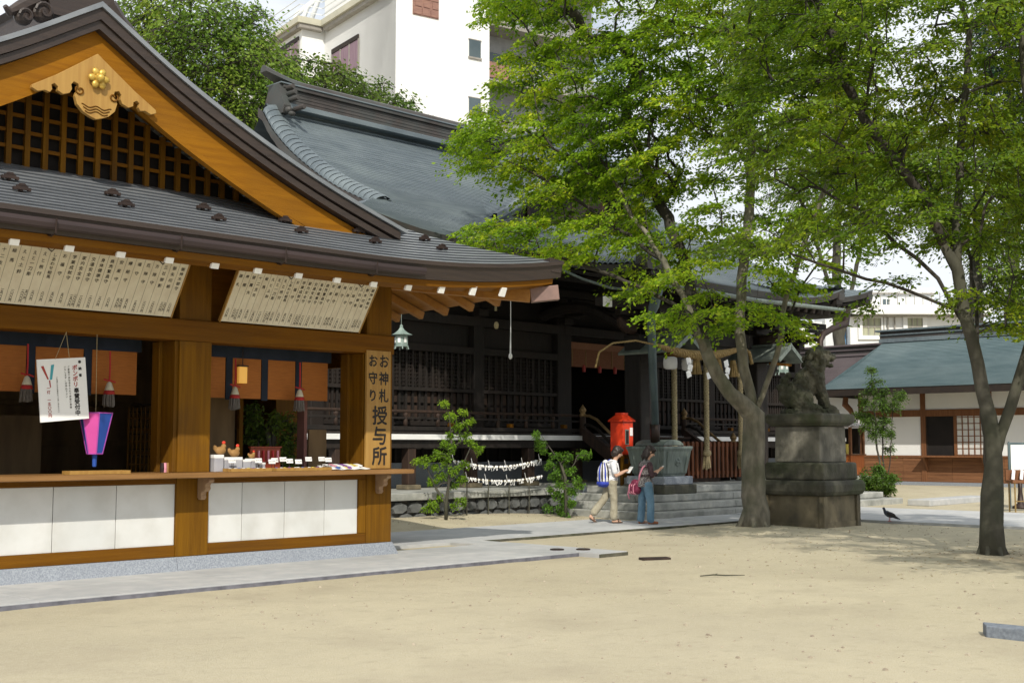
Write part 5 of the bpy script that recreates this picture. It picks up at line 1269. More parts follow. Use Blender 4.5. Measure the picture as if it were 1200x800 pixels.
# broad stone steps in front of the porch
steps = thing('stone_steps', (25.3, 15.6, 0), 'wide flight of four worn granite steps wrapping the front of the hall porch', 'steps')
SX0, SX1, SY0, TR_, RI = 20.1, 30.5, 15.57, 0.36, 0.155
for k in range(4):
    x0, x1, y0, z0, z1 = SX0+TR_*k, SX1-TR_*k, SY0+TR_*k, (RI*k - (0.06 if k == 0 else 0)), RI*(k+1)
    MB().box(x0+0.3, x1-0.3, y0+0.3, 18.79-0.02*k, -0.06, z1-0.012).build('step_core', M['granite'], steps)
    x = x0; 
    while x < x1 - 0.01:
        e = x + random.uniform(2.6, 3.6); e = x1 if x1 - e < 1.5 else e
        MB().box(x+.003, e-.003, y0, y0+TR_+0.05, z0+.006, z1).build('step_slab', M['step_stone'], steps, bevel=0.02); x = e
    for sx, xa, xb in ((0, x0, x0+TR_+0.05), (1, x1-TR_-0.05, x1)):
        y = y0 + TR_ + 0.056
        while y < 18.35:
            e = y + random.uniform(1.1, 1.5); e = 18.36 if 18.36 - e < 0.6 else e
            MB().box(xa, xb, y+.003, e-.003, z0+.001, z1-.001).build('step_slab', M['step_stone'], steps, bevel=0.014); y = e
MB().box(SX0+TR_*3+0.42, SX1-TR_*3-0.42, SY0+TR_*3+0.42, 20.5, 0.5, 0.618).build('porch_floor', M['step_stone'], steps)
# rain basin
bs = thing('rain_basin', (22.0, 16.95, 0.465), 'green bronze rain basin with curved lid and round crest on a tiered stone base', 'water basin')
bx, by = 21.45, 16.40
MB().box(bx-0.04, bx+1.12, by-0.04, by+1.12, 0.466, 0.66).build('lower_base', M['bstone'] if 'bstone' in M else M['dark_stone'], bs, bevel=0.02)
MB().box(bx+0.02, bx+1.06, by+0.02, by+1.06, 0.662, 0.84).build('upper_base', M['granite'], bs, bevel=0.02)
cx, cy = bx+0.54, by+0.54
b = MB().lathe([(0.56, 0.842), (0.56, 0.88), (0.60, 0.9), (0.70, 1.38), (0.745, 1.44), (0.745, 1.49), (0.64, 1.49), (0.62, 1.40)], (cx, cy, 0), 4, sq=True)
b.build('basin_body', M['bronze'], bs, bevel=0.015)
for s_, ax in ((-1, 'Y'), (-1, 'X')):
    for q in (-0.36, 0.36):
        rib = MB()
        if ax == 'Y': rib.beam((cx+q*0.86, cy-0.425, 0.9), (cx+q, cy-0.50, 1.38), 0.035, 0.03)
        else: rib.beam((cx-0.425, cy+q*0.86, 0.9), (cx-0.50, cy+q, 1.38), 0.03, 0.035)
        rib.build('basin_rib', M['bronze'], bs)
cr_ = MB(); ell(cr_, (cx+0.05, cy-0.455, 1.17), (0.12, 0.03, 0.12)); cr_.build('crest', M['bronze'], bs, smooth=True)
for k in range(3): a = R(90+120*k); ell(MB(), (cx+0.05+0.045*math.cos(a), cy-0.485, 1.17+0.045*math.sin(a)), (0.036, 0.012, 0.036)).build('crest_leaf', M['bronze'], bs, smooth=True)
mb = MB(); n = 12
prof = [(math.sin((i/n-0.5)*math.pi*0.98)*0.36, 1.50 + 0.13*math.cos((i/n-0.5)*math.pi*0.98)) for i in range(n+1)]
mb.prism([(cx+u, z) for u, z in prof], cy-0.40, cy+0.40); mb.build('lid', M['bronze'], bs, recalc=True, bevel=0.01)
pp = thing('drain_pipe', (21.73, 16.85, 1.58), 'blue grey metal drain pipe dropping from the porch gutter into the basin', 'drain pipe')
MB().tube([(21.25, 16.35, 4.86), (21.28, 16.50, 4.50), (21.30, 16.60, 4.32), (21.68, 16.82, 1.96)], [0.11, 0.12, 0.095, 0.095], 10).build('upper_pipe', M['pipe'], pp, smooth=True)
MB().tube([(21.68, 16.82, 1.965), (21.73, 16.85, 1.58)], [0.115, 0.10], 10).build('lower_pipe', M['dark_metal'], pp, smooth=True)
MB().tube([(21.303, 16.602, 4.30), (21.318, 16.611, 4.20)], 0.108, 10).build('pipe_collar', M['pipe'], pp)
# red fortune box
rbx = thing('fortune_box', (21.7, 17.78, 0.62), 'bright red lacquered fortune paper box with a hipped roof, on a wooden stand', 'fortune box')
RDL = mat('vermilion_paint', (0.70, 0.05, 0.012), (0.6, 0.04, 0.01), 4, rough=0.45)
x0, y0, bw, bd = 21.53, 17.60, 0.37, 0.35
MB().box(x0, x0+bw, y0, y0+bd, 1.30, 2.03).build('body', RDL, rbx, bevel=0.008)
MB().box(x0-0.04, x0+bw+0.04, y0-0.04, y0+bd+0.04, 2.032, 2.06).build('roof_edge', RDL, rbx, bevel=0.006)
MB().add([(x0-0.04, y0-0.04, 2.062), (x0+bw+0.04, y0-0.04, 2.062), (x0+bw+0.04, y0+bd+0.04, 2.062), (x0-0.04, y0+bd+0.04, 2.062), (x0+0.09, y0+0.09, 2.19), (x0+bw-0.09, y0+0.09, 2.19), (x0+bw-0.09, y0+bd-0.09, 2.19), (x0+0.09, y0+bd-0.09, 2.19)],
   [(0,1,5,4),(1,2,6,5),(2,3,7,6),(3,0,4,7),(4,5,6,7),(0,3,2,1)]).build('roof', RDL, rbx)
MB().box(x0+0.07, x0+bw-0.07, y0+0.08, y0+bd-0.08, 2.192, 2.23).build('ridge', RDL, rbx, bevel=0.005)
MB().box(x0+0.08, x0+0.21, y0-0.014, y0-0.002, 1.52, 1.86).build('window', M['bronze'], rbx, bevel=0.004)
MB().box(x0+0.10, x0+0.19, y0-0.02, y0-0.0145, 1.55, 1.83).build('fortune_drawer', M['void'], rbx)
MB().box(x0+0.25, x0+0.34, y0-0.014, y0-0.002, 1.72, 1.90).build('notice_plate', M['paper'], rbx)
MB().box(x0+0.02, x0+bw-0.02, y0+0.02, y0+bd-0.02, 1.22, 1.298).build('stand_top', M['wood_x'], rbx)
for a, b in ((0.03, 0.03), (bw-0.08, 0.03), (0.03, bd-0.08), (bw-0.08, bd-0.08)): MB().box(x0+a, x0+a+0.05, y0+b, y0+b+0.05, 0.62, 1.219).build('stand_leg', M['wood_up'], rbx)
MB().box(x0+0.09, x0+bw-0.09, y0+0.04, y0+0.06, 0.80, 1.1).build('stand_panel', M['wood_x'], rbx)
# slatted fence with offertory box behind it
fe = thing('slatted_fence', (25.5, 17.3, 0.62), 'low red brown slatted barrier behind the bell ropes', 'barrier')
FM = mat('red_brown_slat', (0.16, 0.055, 0.022), (0.10, 0.034, 0.015), 4, (6, 6, 0.6), 0.6, 0.2, 30, rnd=0.15)
for k in range(17): MB().box(23.72+k*0.18, 23.80+k*0.18, 17.98, 18.03, 0.72, 1.60).build('slat', FM, fe, bevel=0.004)
for z in (0.80, 1.48): MB().box(23.62, 26.9, 18.032, 18.07, z, z+0.08).build('rail', FM, fe)
MB().box(23.6, 26.92, 18.075, 18.10, 0.72, 1.58).build('backing', M['hall_wood'], fe)
ob = thing('offering_box', (25.2, 18.3, 0.62), 'dark wooden offertory box behind the slatted barrier', 'offertory box')
MB().box(24.4, 26.0, 18.13, 18.44, 0.62, 1.3).build('box_body', M['hall_wood2'], ob, bevel=0.01)
for k in range(12): MB().box(24.45+k*0.13, 24.50+k*0.13, 18.14, 18.43, 1.302, 1.34).build('top_bar', M['hall_wood2'], ob)
# strings of knotted fortune papers between the two shrubs
def papers(y, xa, xb, za, sag, n, label):
    t = thing('fortune_strings', ((xa+xb)/2, y, za), label, 'fortune papers', 'strings of tied fortune papers')
    cat_ = lambda s: za - sag*math.sin(math.pi*s)
    MB().tube([(xa+(xb-xa)*i/16, y, cat_(i/16)) for i in range(17)], 0.008, 5).build('string', M['hemp'], t)
    for k in range(n):
        s = (k + random.uniform(0.1, 0.9))/n; x = xa + (xb-xa)*s; z = cat_(s); mb = MB()
        L1 = random.uniform(0.035, 0.11); a = random.uniform(-0.8, 0.8); w = 0.016
        mb.obox((x, y-0.012, z), (0.035, 0.03, 0.04), (random.uniform(-.4, .4), random.uniform(-.6, .6), random.uniform(-1, 1)))
        for q in (-1, 1):
            mb.obox((x + q*0.015 + math.sin(a)*L1*0.5*q, y-0.015+random.uniform(-.02, .02), z - L1*0.5*(0.8 if q > 0 else 1)), (w, 0.004, L1), (random.uniform(-.3, .3), a*q, random.uniform(-.8, .8)))
        if k % 7 == 0: mb.obox((x-0.03, y, z+0.06), (w, 0.004, 0.16), (0.1, -0.6, 0.3))
        mb.build('tied_paper', M['paper'], t)
papers(18.12, 16.92, 19.42, 1.20, 0.13, 36, 'upper string of white knotted fortune papers between the two green shrubs')
papers(18.12, 17.25, 19.5, 0.86, 0.08, 28, 'lower string of white knotted fortune papers just above the stone coping')
for k, x in enumerate((17.3, 17.9, 18.5, 19.1)):
    tag(MB().tube([(x, 18.14, 0.1), (x, 18.14, 0.84)], 0.012, 5).build('thin_stake', M['bark_dark']), 'thin dark stake holding the lower fortune paper string, %s from the left' % ORD[k], 'stake', 'stakes under the fortune strings')
# ------------------------------------------------------------------ stone lion on its pedestal
PC = (21.03, 12.60)
ped = thing('lion_pedestal', (PC[0], PC[1], 0), 'tall tiered mossy stone pedestal under the guardian lion', 'pedestal')
def tier(hw0, hw1, z0, z1, m, name, bev=0.02): return MB().lathe([(hw0*1.4142, z0), (hw1*1.4142, z1)], (PC[0], PC[1], 0), 4, sq=True).build(name, M[m], ped, bevel=bev)
tier(0.615, 0.605, -0.06, 0.575, 'tan_stone', 'base_core', 0.0)
for s_ in (-1, 1):
    for q in (-1, 1): MB().box(PC[0]+s_*0.60-0.06, PC[0]+s_*0.60+0.06, PC[1]+q*0.60-0.06, PC[1]+q*0.60+0.06, -0.05, 0.577).build('base_pillar', M['tan_stone'], ped, bevel=0.012)
MB().box(PC[0]-0.62, PC[0]+0.62, PC[1]-0.628, PC[1]-0.612, -0.05, 0.10).build('base_foot', M['tan_stone'], ped)
MB().box(PC[0]-0.638, PC[0]-0.612, PC[1]-0.62, PC[1]+0.62, -0.05, 0.08).build('base_foot', M['tan_stone'], ped)
MB().lathe([(0.66*1.414, 0.578), (0.70*1.414, 0.60), (0.735*1.414, 0.66), (0.74*1.414, 0.78), (0.70*1.414, 0.86)], (PC[0], PC[1], 0), 4, sq=True).build('flared_slab', M['dark_stone'], ped, bevel=0.03)
tier(0.64, 0.625, 0.862, 1.19, 'dark_stone', 'second_slab', 0.04)
tier(0.485, 0.475, 1.192, 1.86, 'grey_ped', 'die_block', 0.02)
MB().lathe([(0.52*1.414, 1.862), (0.60*1.414, 1.93), (0.615*1.414, 1.97), (0.61*1.414, 2.08), (0.58*1.414, 2.10)], (PC[0], PC[1], 0), 4, sq=True).build('cap_slab', M['dark_stone'], ped, bevel=0.025)
lion = thing('guardian_lion', (PC[0], PC[1], 2.1), 'seated dark stone guardian lion facing right on its tiered pedestal', 'stone lion', rz=R(-45))
# local frame: +X is where the lion looks (image right), Z up; built round the origin
mb = MB()
mb.obox((0, 0, 0.035), (1.02, 0.50, 0.10))
ell(mb, (-0.22, 0, 0.36), (0.30, 0.23, 0.29))            # haunch mass
ell(mb, (-0.06, 0, 0.58), (0.27, 0.21, 0.34), (0, 0.45, 0))   # trunk leaning up
ell(mb, (0.10, 0, 0.72), (0.21, 0.20, 0.25))            # chest
for s_ in (-1, 1):
    ell(mb, (-0.20, s_*0.17, 0.27), (0.25, 0.12, 0.22), (0, -0.3, 0))     # thigh
    ell(mb, (-0.05, s_*0.20, 0.14), (0.20, 0.085, 0.075))                 # shank / foot
    ell(mb, (0.10, s_*0.20, 0.11), (0.09, 0.08, 0.06))
    limb(mb, [(0.14, s_*0.13, 0.68), (0.20, s_*0.145, 0.45), (0.27, s_*0.15, 0.25), (0.32, s_*0.15, 0.12)], [0.115, 0.085, 0.07, 0.07])
    ell(mb, (0.37, s_*0.15, 0.105), (0.11, 0.08, 0.06))
    for q in (-1, 0, 1): ell(mb, (0.45, s_*0.15 + q*0.045, 0.095), (0.035, 0.024, 0.035))
limb(mb, [(0.10, 0, 0.85), (0.17, 0, 0.98)], [0.20, 0.18])
hx, hz = 0.20, 1.06                                                        # head
ell(mb, (hx, 0, hz), (0.22, 0.19, 0.185)); ell(mb, (hx-0.03, 0, hz+0.09), (0.20, 0.18, 0.13))
ell(mb, (hx+0.19, 0, hz+0.02), (0.125, 0.125, 0.075)); ell(mb, (hx+0.27, 0, hz+0.045), (0.055, 0.07, 0.045))   # muzzle, nose
ell(mb, (hx+0.17, 0, hz-0.125), (0.115, 0.105, 0.042), (0, 0.25, 0))            # lower jaw, mouth open
for s_ in (-1, 1):
    ell(mb, (hx+0.14, s_*0.085, hz+0.115), (0.055, 0.05, 0.04)); ell(mb, (hx+0.235, s_*0.10, hz-0.01), (0.05, 0.045, 0.05))
    ell(mb, (hx-0.03, s_*0.19, hz+0.10), (0.075, 0.035, 0.055), (0, 0.5, 0))     # ears
    for i in range(7):                                                      # mane curls
        a = -0.5 + i*0.62
        ell(mb, (hx-0.12+0.13*math.cos(a), s_*(0.17+0.02*(i % 2)), hz-0.10+0.21*math.sin(a)), (0.062, 0.045, 0.062))
    for i in range(5): ell(mb, (-0.04+0.05*i, s_*0.175, 0.92-0.085*i+0.0), (0.06, 0.05, 0.065))
for i in range(6):
    a = i*0.3; ell(mb, (hx-0.16-0.05*math.sin(a), 0.08*((i % 2)*2-1), hz+0.12-0.11*i), (0.09, 0.08, 0.075))
ell(mb, (hx-0.02, 0, hz+0.20), (0.11, 0.08, 0.05))
# tail: upright plume of curls
limb(mb, [(-0.40, 0, 0.18), (-0.50, 0, 0.30), (-0.50, 0, 0.50), (-0.44, 0, 0.68)], [0.08, 0.09, 0.10, 0.07])
for (x, z, r) in ((-0.50, 0.35, 0.085), (-0.54, 0.5, 0.08), (-0.48, 0.64, 0.075), (-0.40, 0.74, 0.06), (-0.43, 0.48, 0.08)):
    for s_ in (-1, 1): ell(mb, (x, s_*0.055, z), (r, r*0.7, r))
body = blob(mb, 'lion_body', M['dark_stone'], lion, 0.012, 1, 0.016, 0.055, local=True)
lion.scale = (1.0, 1.0, 1.0)
for s_ in (-1, 1):
    ell(MB(), (hx+0.185, s_*0.098, hz+0.10), (0.022, 0.02, 0.022), n=8).build('eye', M['dark_stone'], lion, local=True, smooth=True)
    f_ = MB()
    for q in range(3): f_.lathe([(0.014, 0), (0.002, -0.04)], (hx+0.16+q*0.045, s_*0.06, hz-0.045), 6)
    f_.build('fangs', M['dark_stone'], lion, local=True)
# ================================================================== people
SKIN = mat('skin', (0.55, 0.34, 0.24), (0.5, 0.30, 0.21), 8, rough=0.6)
HAIR = mat('black_hair', (0.022, 0.016, 0.014), (0.035, 0.024, 0.02), 14, (8, 8, 1), 0.45)
def hand(mb, w, fwd, up, side, s=1.0):
    """palm and five curled fingers from wrist w; fwd/up/side unit vectors"""
    w = Vector(w); f = Vector(fwd).normalized(); u = Vector(up).normalized(); r = Vector(side).normalized()
    limb(mb, [w, w + f*0.045*s, w + f*0.075*s], [0.024*s, 0.030*s, 0.028*s], 8)
    for i, (o, L_) in enumerate(((-0.030, 0.066), (-0.010, 0.076), (0.010, 0.071), (0.030, 0.056))):
        a = w + f*0.075*s + r*o*s; b = a + f*L_*0.5*s - u*0.008*s; c = b + f*L_*0.32*s - u*0.026*s; limb(mb, [a, b, c], [0.0105*s, 0.0095*s, 0.008*s], 6)
    a = w + f*0.025*s + r*-0.028*s; limb(mb, [a, a + f*0.03*s - r*0.022*s, a + f*0.062*s - r*0.018*s - u*0.012*s], [0.012*s, 0.011*s, 0.009*s], 6)
def head_mesh(mb, c, f, tilt):
    """skull, jaw, nose, ears, lips; f = facing angle in local xy, tilt = forward nod"""
    Mx = Matrix.Rotation(f, 3, 'Z') @ Matrix.Rotation(tilt, 3, 'Y'); e = Mx.to_euler()
    def T(p): return Vector(c) + Mx @ Vector(p)
    ell(mb, T((-0.008, 0, 0.035)), (0.094, 0.074, 0.088), e, 14); ell(mb, T((0.022, 0, -0.025)), (0.066, 0.058, 0.085), e, 14)
    ell(mb, T((0.045, 0, -0.082)), (0.032, 0.034, 0.026), e, 10)
    limb(mb, [T((0.085, 0, 0.02)), T((0.108, 0, -0.018))], [0.009, 0.014], 8); ell(mb, T((0.084, 0, -0.052)), (0.014, 0.026, 0.009), e, 8)
    for s_ in (-1, 1): ell(mb, T((-0.004, s_*0.078, -0.005)), (0.02, 0.010, 0.032), e, 8); ell(mb, T((0.075, s_*0.03, 0.032)), (0.012, 0.020, 0.006), e, 8)
    return T, e
def eyes(T, e, parent):
    m = MB()
    for s_ in (-1, 1): ell(m, T((0.083, s_*0.031, 0.012)), (0.006, 0.014, 0.006), e, 8)
    m.build('eyes', HAIR, parent, local=True)

# ---- first woman: white tee, khaki trousers, walking right, reading a leaflet
p1 = thing('person', (18.40, 15.30, 0.05), 'person in a white tee and khaki trousers walking right and reading a leaflet', 'person', rz=R(-42)); p1.scale = (0.93,)*3
# local: +X forward (image right), +Y away from the camera
hipz = 0.80
b = MB()
T, e = head_mesh(b, (0.11, 0, 1.42), 0.0, 0.42)
limb(b, [(0.03, 0, 1.20), (0.06, 0, 1.27), (0.09, 0, 1.34)], [0.055, 0.046, 0.045])
ell(b, (0.0, 0, 1.15), (0.10, 0.165, 0.10)); ell(b, (0.0, 0, 1.02), (0.095, 0.135, 0.16)); ell(b, (-0.01, 0, 0.84), (0.11, 0.15, 0.12))
# legs: front leg straight planted, rear leg trailing with the heel up
limb(b, [(-0.02, -0.08, 0.80), (0.02, -0.085, 0.44), (0.02, -0.08, 0.09)], [0.088, 0.058, 0.038])
limb(b, [(-0.02, 0.08, 0.80), (-0.16, 0.085, 0.47), (-0.40, 0.08, 0.18)], [0.088, 0.058, 0.038])
limb(b, [(0.0, -0.08, 0.035), (0.14, -0.085, 0.025)], [0.035, 0.028]); limb(b, [(-0.44, 0.08, 0.12), (-0.36, 0.08, 0.03)], [0.035, 0.028])
for s_ in (-1, 1):
    limb(b, [(0.0, s_*0.165, 1.18), (0.03, s_*0.20, 0.99), (0.05, s_*0.205, 0.955)], [0.046, 0.038, 0.036])
    limb(b, [(0.05, s_*0.205, 0.955), (0.17, s_*0.14, 1.00), (0.25, s_*0.085, 1.04)], [0.036, 0.03, 0.022])
    hand(b, (0.25, s_*0.085, 1.04), (0.8, -s_*0.35, 0.25), (0.0, 0.0, 1), (0, -s_, 0.1), 0.9)
blob(b, 'body', SKIN, p1, 0.0085, 2, local=True); eyes(T, e, p1)
h = MB(); ell(h, T((-0.018, 0, 0.045)), (0.108, 0.090, 0.098), e, 14); ell(h, T((-0.055, 0, -0.03)), (0.072, 0.085, 0.09), e, 14); ell(h, T((0.05, 0, 0.085)), (0.055, 0.07, 0.035), e, 12)
for s_ in (-1, 1): ell(h, T((-0.015, s_*0.075, -0.01)), (0.045, 0.022, 0.065), e, 10)
blob(h, 'hair', HAIR, p1, 0.010, 2, 0.006, 0.03, local=True)
WT = mat('white_cotton', (0.74, 0.74, 0.76), (0.66, 0.66, 0.69), 8, rough=0.9)
s = MB(); ell(s, (0.0, 0, 1.15), (0.115, 0.185, 0.105)); ell(s, (0.0, 0, 1.02), (0.118, 0.158, 0.17)); ell(s, (-0.005, 0, 0.88), (0.125, 0.165, 0.10)); ell(s, (0.035, 0, 1.24), (0.07, 0.085, 0.04))
for q in (-1, 1): limb(s, [(0.0, q*0.16, 1.18), (0.025, q*0.195, 1.03)], [0.062, 0.060])
blob(s, 'tee_shirt', WT, p1, 0.011, 3, 0.006, 0.08, local=True)
KH = mat('khaki_cotton', (0.36, 0.33, 0.25), (0.29, 0.26, 0.19), 8, rough=0.9, bump=0.3, bscale=30)
s = MB(); ell(s, (-0.01, 0, 0.83), (0.125, 0.165, 0.12))
limb(s, [(-0.02, -0.08, 0.80), (0.02, -0.085, 0.44), (0.01, -0.08, 0.12)], [0.105, 0.076, 0.082]); limb(s, [(-0.02, 0.08, 0.80), (-0.16, 0.085, 0.47), (-0.37, 0.08, 0.21)], [0.105, 0.078, 0.08])
blob(s, 'trousers', KH, p1, 0.012, 2, 0.008, 0.07, local=True)
SH = mat('brown_sandal', (0.09, 0.05, 0.03), rough=0.5)
for (a, c) in (((-0.03, -0.08, 0.012), (0.19, -0.085, 0.012)), ((-0.46, 0.08, 0.085), (-0.32, 0.08, 0.012))):
    m = MB(); m.beam(a, c, 0.085, 0.022); q = Vector(a).lerp(Vector(c), 0.62); m.lathe([(0.047, -0.012), (0.047, 0.012)], (q.x, q.y, q.z+0.03), 10, 'X'); m.build('sandal', SH, p1, local=True, bevel=0.005)
m = MB().obox((0.345, 0.0, 1.07), (0.02, 0.20, 0.15), (0, R(35), 0)); m.obox((0.36, -0.06, 1.07), (0.012, 0.10, 0.15), (0, R(35), R(18)))
bag = thing('rucksack', (18.40, 15.30, 0.70), 'blue, white and dark striped drawstring rucksack on the back of the walking person', 'rucksack', rz=R(-42))
bag.scale = (0.93,)*3
o = m.build('leaflet', M['paper']); o.location = (0, 0, 0); 
for v in o.data.vertices: pass
o.data.transform(Matrix.Translation((0, 0, 0)))
mw = Matrix.Translation((18.40, 15.30, 0.05)) @ Matrix.Rotation(R(-42), 4, 'Z') @ Matrix.Scale(0.93, 4)
def place(o, parentless_org):
    o.matrix_world = mw @ Matrix.Translation(parentless_org)
_a = np.array(m.v); _org = ((_a[:,0].min()+_a[:,0].max())/2, (_a[:,1].min()+_a[:,1].max())/2, _a[:,2].min())
place(o, _org); tag(o, 'folded white leaflet held in the hands of the walking person', 'leaflet')
BB = mat('royal_blue_cloth', (0.035, 0.06, 0.42), (0.025, 0.045, 0.32), 9, rough=0.7); DKC = mat('dark_brown_cloth', (0.035, 0.028, 0.022), rough=0.8)
s = MB(); ell(s, (-0.19, -0.03, 0.30), (0.125, 0.16, 0.20)); ell(s, (-0.18, -0.03, 0.18), (0.14, 0.175, 0.13)); ell(s, (-0.14, -0.03, 0.48), (0.07, 0.09, 0.10))
blob(s, 'bag_body', WT, bag, 0.012, 3, 0.008, 0.08, local=True)
s = MB(); ell(s, (-0.185, -0.03, 0.10), (0.145, 0.178, 0.085)); blob(s, 'bag_base', BB, bag, 0.012, 2, 0.006, 0.08, local=True)
for k, (xx, mm) in enumerate(((-0.285, BB), (-0.235, DKC), (-0.17, BB), (-0.105, DKC))):
    s = MB(); pts = []
    for t in np.linspace(0, 1, 9):
        z = 0.14 + 0.38*t; sc_ = math.sqrt(max(0.05, 1 - ((z-0.28)/0.27)**2)); x = -0.185 + (xx+0.185)*sc_
        pts.append((x, -0.03 - 0.168*sc_*math.sqrt(max(0.02, 1 - ((xx+0.185)/0.15)**2)), z))
    s.tube(pts, [0.018, 0.019, 0.019, 0.018, 0.017, 0.015, 0.013, 0.011, 0.009], 7); s.build('bag_stripe', mm, bag, local=True, smooth=True)
for q in (-1, 1):
    MB().tube([(-0.15, q*0.08-0.02, 0.50), (-0.04, q*0.12, 0.575), (0.09, q*0.125, 0.50), (0.12, q*0.13, 0.34), (0.02, q*0.16, 0.20), (-0.12, q*0.13, 0.14)], 0.014, 6).build('shoulder_strap', WT if q < 0 else BB, bag, local=True, smooth=True)

# ---- second woman: patterned grey top, jeans, pink bag, looking down at her hands
p2 = thing('person', (18.55, 14.62, 0.05), 'person in jeans and a patterned grey top standing with lowered head, seen from behind', 'person', rz=R(-22)); p2.scale = (0.93,)*3
# local +X forward (away right), +Y left
b = MB()
T, e = head_mesh(b, (0.10, -0.01, 1.43), -0.25, 0.5)
limb(b, [(0.02, 0, 1.21), (0.05, 0, 1.29), (0.08, 0, 1.36)], [0.055, 0.046, 0.045])
ell(b, (0.0, 0, 1.16), (0.10, 0.17, 0.10)); ell(b, (0.0, 0, 1.03), (0.095, 0.14, 0.16)); ell(b, (-0.01, 0, 0.85), (0.11, 0.155, 0.12))
for s_, x in ((-1, 0.04), (1, -0.03)):
    limb(b, [(-0.01, s_*0.085, 0.80), (x+0.01, s_*0.115, 0.44), (x-0.01, s_*0.135, 0.09)], [0.09, 0.06, 0.04]); limb(b, [(x-0.02, s_*0.135, 0.04), (x+0.12, s_*0.15, 0.028)], [0.035, 0.03])
limb(b, [(0.0, -0.17, 1.18), (0.02, -0.225, 0.97), (0.03, -0.22, 0.95)], [0.046, 0.038, 0.036]); limb(b, [(0.03, -0.22, 0.95), (0.15, -0.17, 1.01), (0.25, -0.12, 1.08)], [0.036, 0.03, 0.022])
hand(b, (0.25, -0.12, 1.08), (0.75, 0.1, 0.5), (0, 0, 1), (0, 1, 0), 0.9)
limb(b, [(0.0, 0.17, 1.18), (0.02, 0.23, 0.97), (0.03, 0.225, 0.95)], [0.046, 0.038, 0.036]); limb(b, [(0.03, 0.225, 0.95), (0.16, 0.13, 0.99), (0.24, 0.02, 1.04)], [0.036, 0.03, 0.022])
hand(b, (0.24, 0.02, 1.04), (0.7, -0.4, 0.35), (0, 0, 1), (0, -1, 0), 0.9)
blob(b, 'body', SKIN, p2, 0.0085, 2, local=True); eyes(T, e, p2)
h = MB(); ell(h, T((-0.018, 0, 0.045)), (0.112, 0.094, 0.100), e, 14); ell(h, T((-0.06, 0, -0.04)), (0.075, 0.09, 0.10), e, 14); ell(h, T((0.05, 0, 0.085)), (0.055, 0.07, 0.035), e, 12)
limb(h, [T((-0.05, 0.05, -0.05)), T((-0.07, 0.06, -0.13)), T((-0.05, 0.06, -0.20))], [0.06, 0.05, 0.02]); limb(h, [T((-0.03, -0.06, -0.05)), T((-0.04, -0.075, -0.13)), T((-0.01, -0.075, -0.19))], [0.05, 0.04, 0.018])
blob(h, 'hair', HAIR, p2, 0.010, 2, 0.008, 0.025, local=True)
PG = mat('patterned_grey_knit', (0.30, 0.28, 0.27), (0.08, 0.07, 0.07), 55, rough=0.9, lo=0.45, hi=0.55); PD = mat('dark_plum_sleeve', (0.035, 0.018, 0.022), (0.06, 0.03, 0.035), 20, rough=0.8)
s = MB(); ell(s, (0.0, 0, 1.15), (0.118, 0.185, 0.11)); ell(s, (0.0, 0, 1.02), (0.118, 0.16, 0.17)); ell(s, (-0.01, 0, 0.86), (0.135, 0.178, 0.11)); s.lathe([(0.17, 0.74), (0.15, 0.86)], (-0.01, 0, 0), 14); ell(s, (0.025, 0, 1.25), (0.07, 0.09, 0.04))
blob(s, 'patterned_top', PG, p2, 0.011, 3, 0.008, 0.05, local=True)
for q in (-1, 1):
    s = MB(); limb(s, [(0.0, q*0.165, 1.18), (0.02, q*0.228, 0.97), (0.12, q*0.19, 0.99)], [0.062, 0.052, 0.045])
    blob(s, 'sleeve', PD, p2, 0.011, 2, 0.006, 0.05, local=True)
for z in (1.12, 0.955): MB().lathe([(0.175, z), (0.177, z+0.022)], (-0.0, 0, 0), 20).build('belt_band', PD, p2, local=True)
for o_ in p2.children:
    if o_.name.startswith('belt_band'): o_.scale = (0.73, 1.02, 1)
JN = mat('blue_denim', (0.10, 0.19, 0.27), (0.16, 0.27, 0.36), 7, (1, 1, 0.5), 0.85, 0.3, 40)
s = MB(); ell(s, (-0.01, 0, 0.80), (0.125, 0.165, 0.11))
for s_, x in ((-1, 0.04), (1, -0.03)): limb(s, [(-0.01, s_*0.085, 0.79), (x+0.01, s_*0.115, 0.44), (x-0.01, s_*0.135, 0.09)], [0.105, 0.078, 0.076])
blob(s, 'jeans', JN, p2, 0.012, 2, 0.007, 0.07, local=True)
OS = mat('orange_shoe', (0.35, 0.13, 0.06), rough=0.6)
for s_, x in ((-1, 0.04), (1, -0.03)): 
    m = MB(); limb(m, [(x-0.04, s_*0.135, 0.032), (x+0.05, s_*0.145, 0.034), (x+0.13, s_*0.155, 0.026)], [0.032, 0.036, 0.028], 8); blob(m, 'shoe', OS, p2, 0.008, 1, local=True)
mw2 = Matrix.Translation((18.55, 14.62, 0.05)) @ Matrix.Rotation(R(-22), 4, 'Z') @ Matrix.Scale(0.93, 4)
m = MB().obox((0.35, -0.06, 1.12), (0.014, 0.06, 0.10), (0, R(40), 0)); o = m.build('phone', M['paper'], bevel=0.003)
_a = np.array(m.v); o.matrix_world = mw2 @ Matrix.Translation(((_a[:,0].min()+_a[:,0].max())/2, (_a[:,1].min()+_a[:,1].max())/2, _a[:,2].min()))
tag(o, 'small pale phone held up by the person in jeans', 'phone')
PK2 = mat('plum_bag_cloth', (0.23, 0.03, 0.075), (0.16, 0.02, 0.05), 9, rough=0.6); PS = mat('pink_strap', (0.70, 0.28, 0.36), (0.62, 0.22, 0.30), 8, rough=0.7)
bg2 = thing('shoulder_bag', (18.55, 14.62, 0.65), 'plum and pink shoulder bag hanging at the hip of the person in jeans', 'bag', rz=R(-22))
bg2.scale = (0.93,)*3
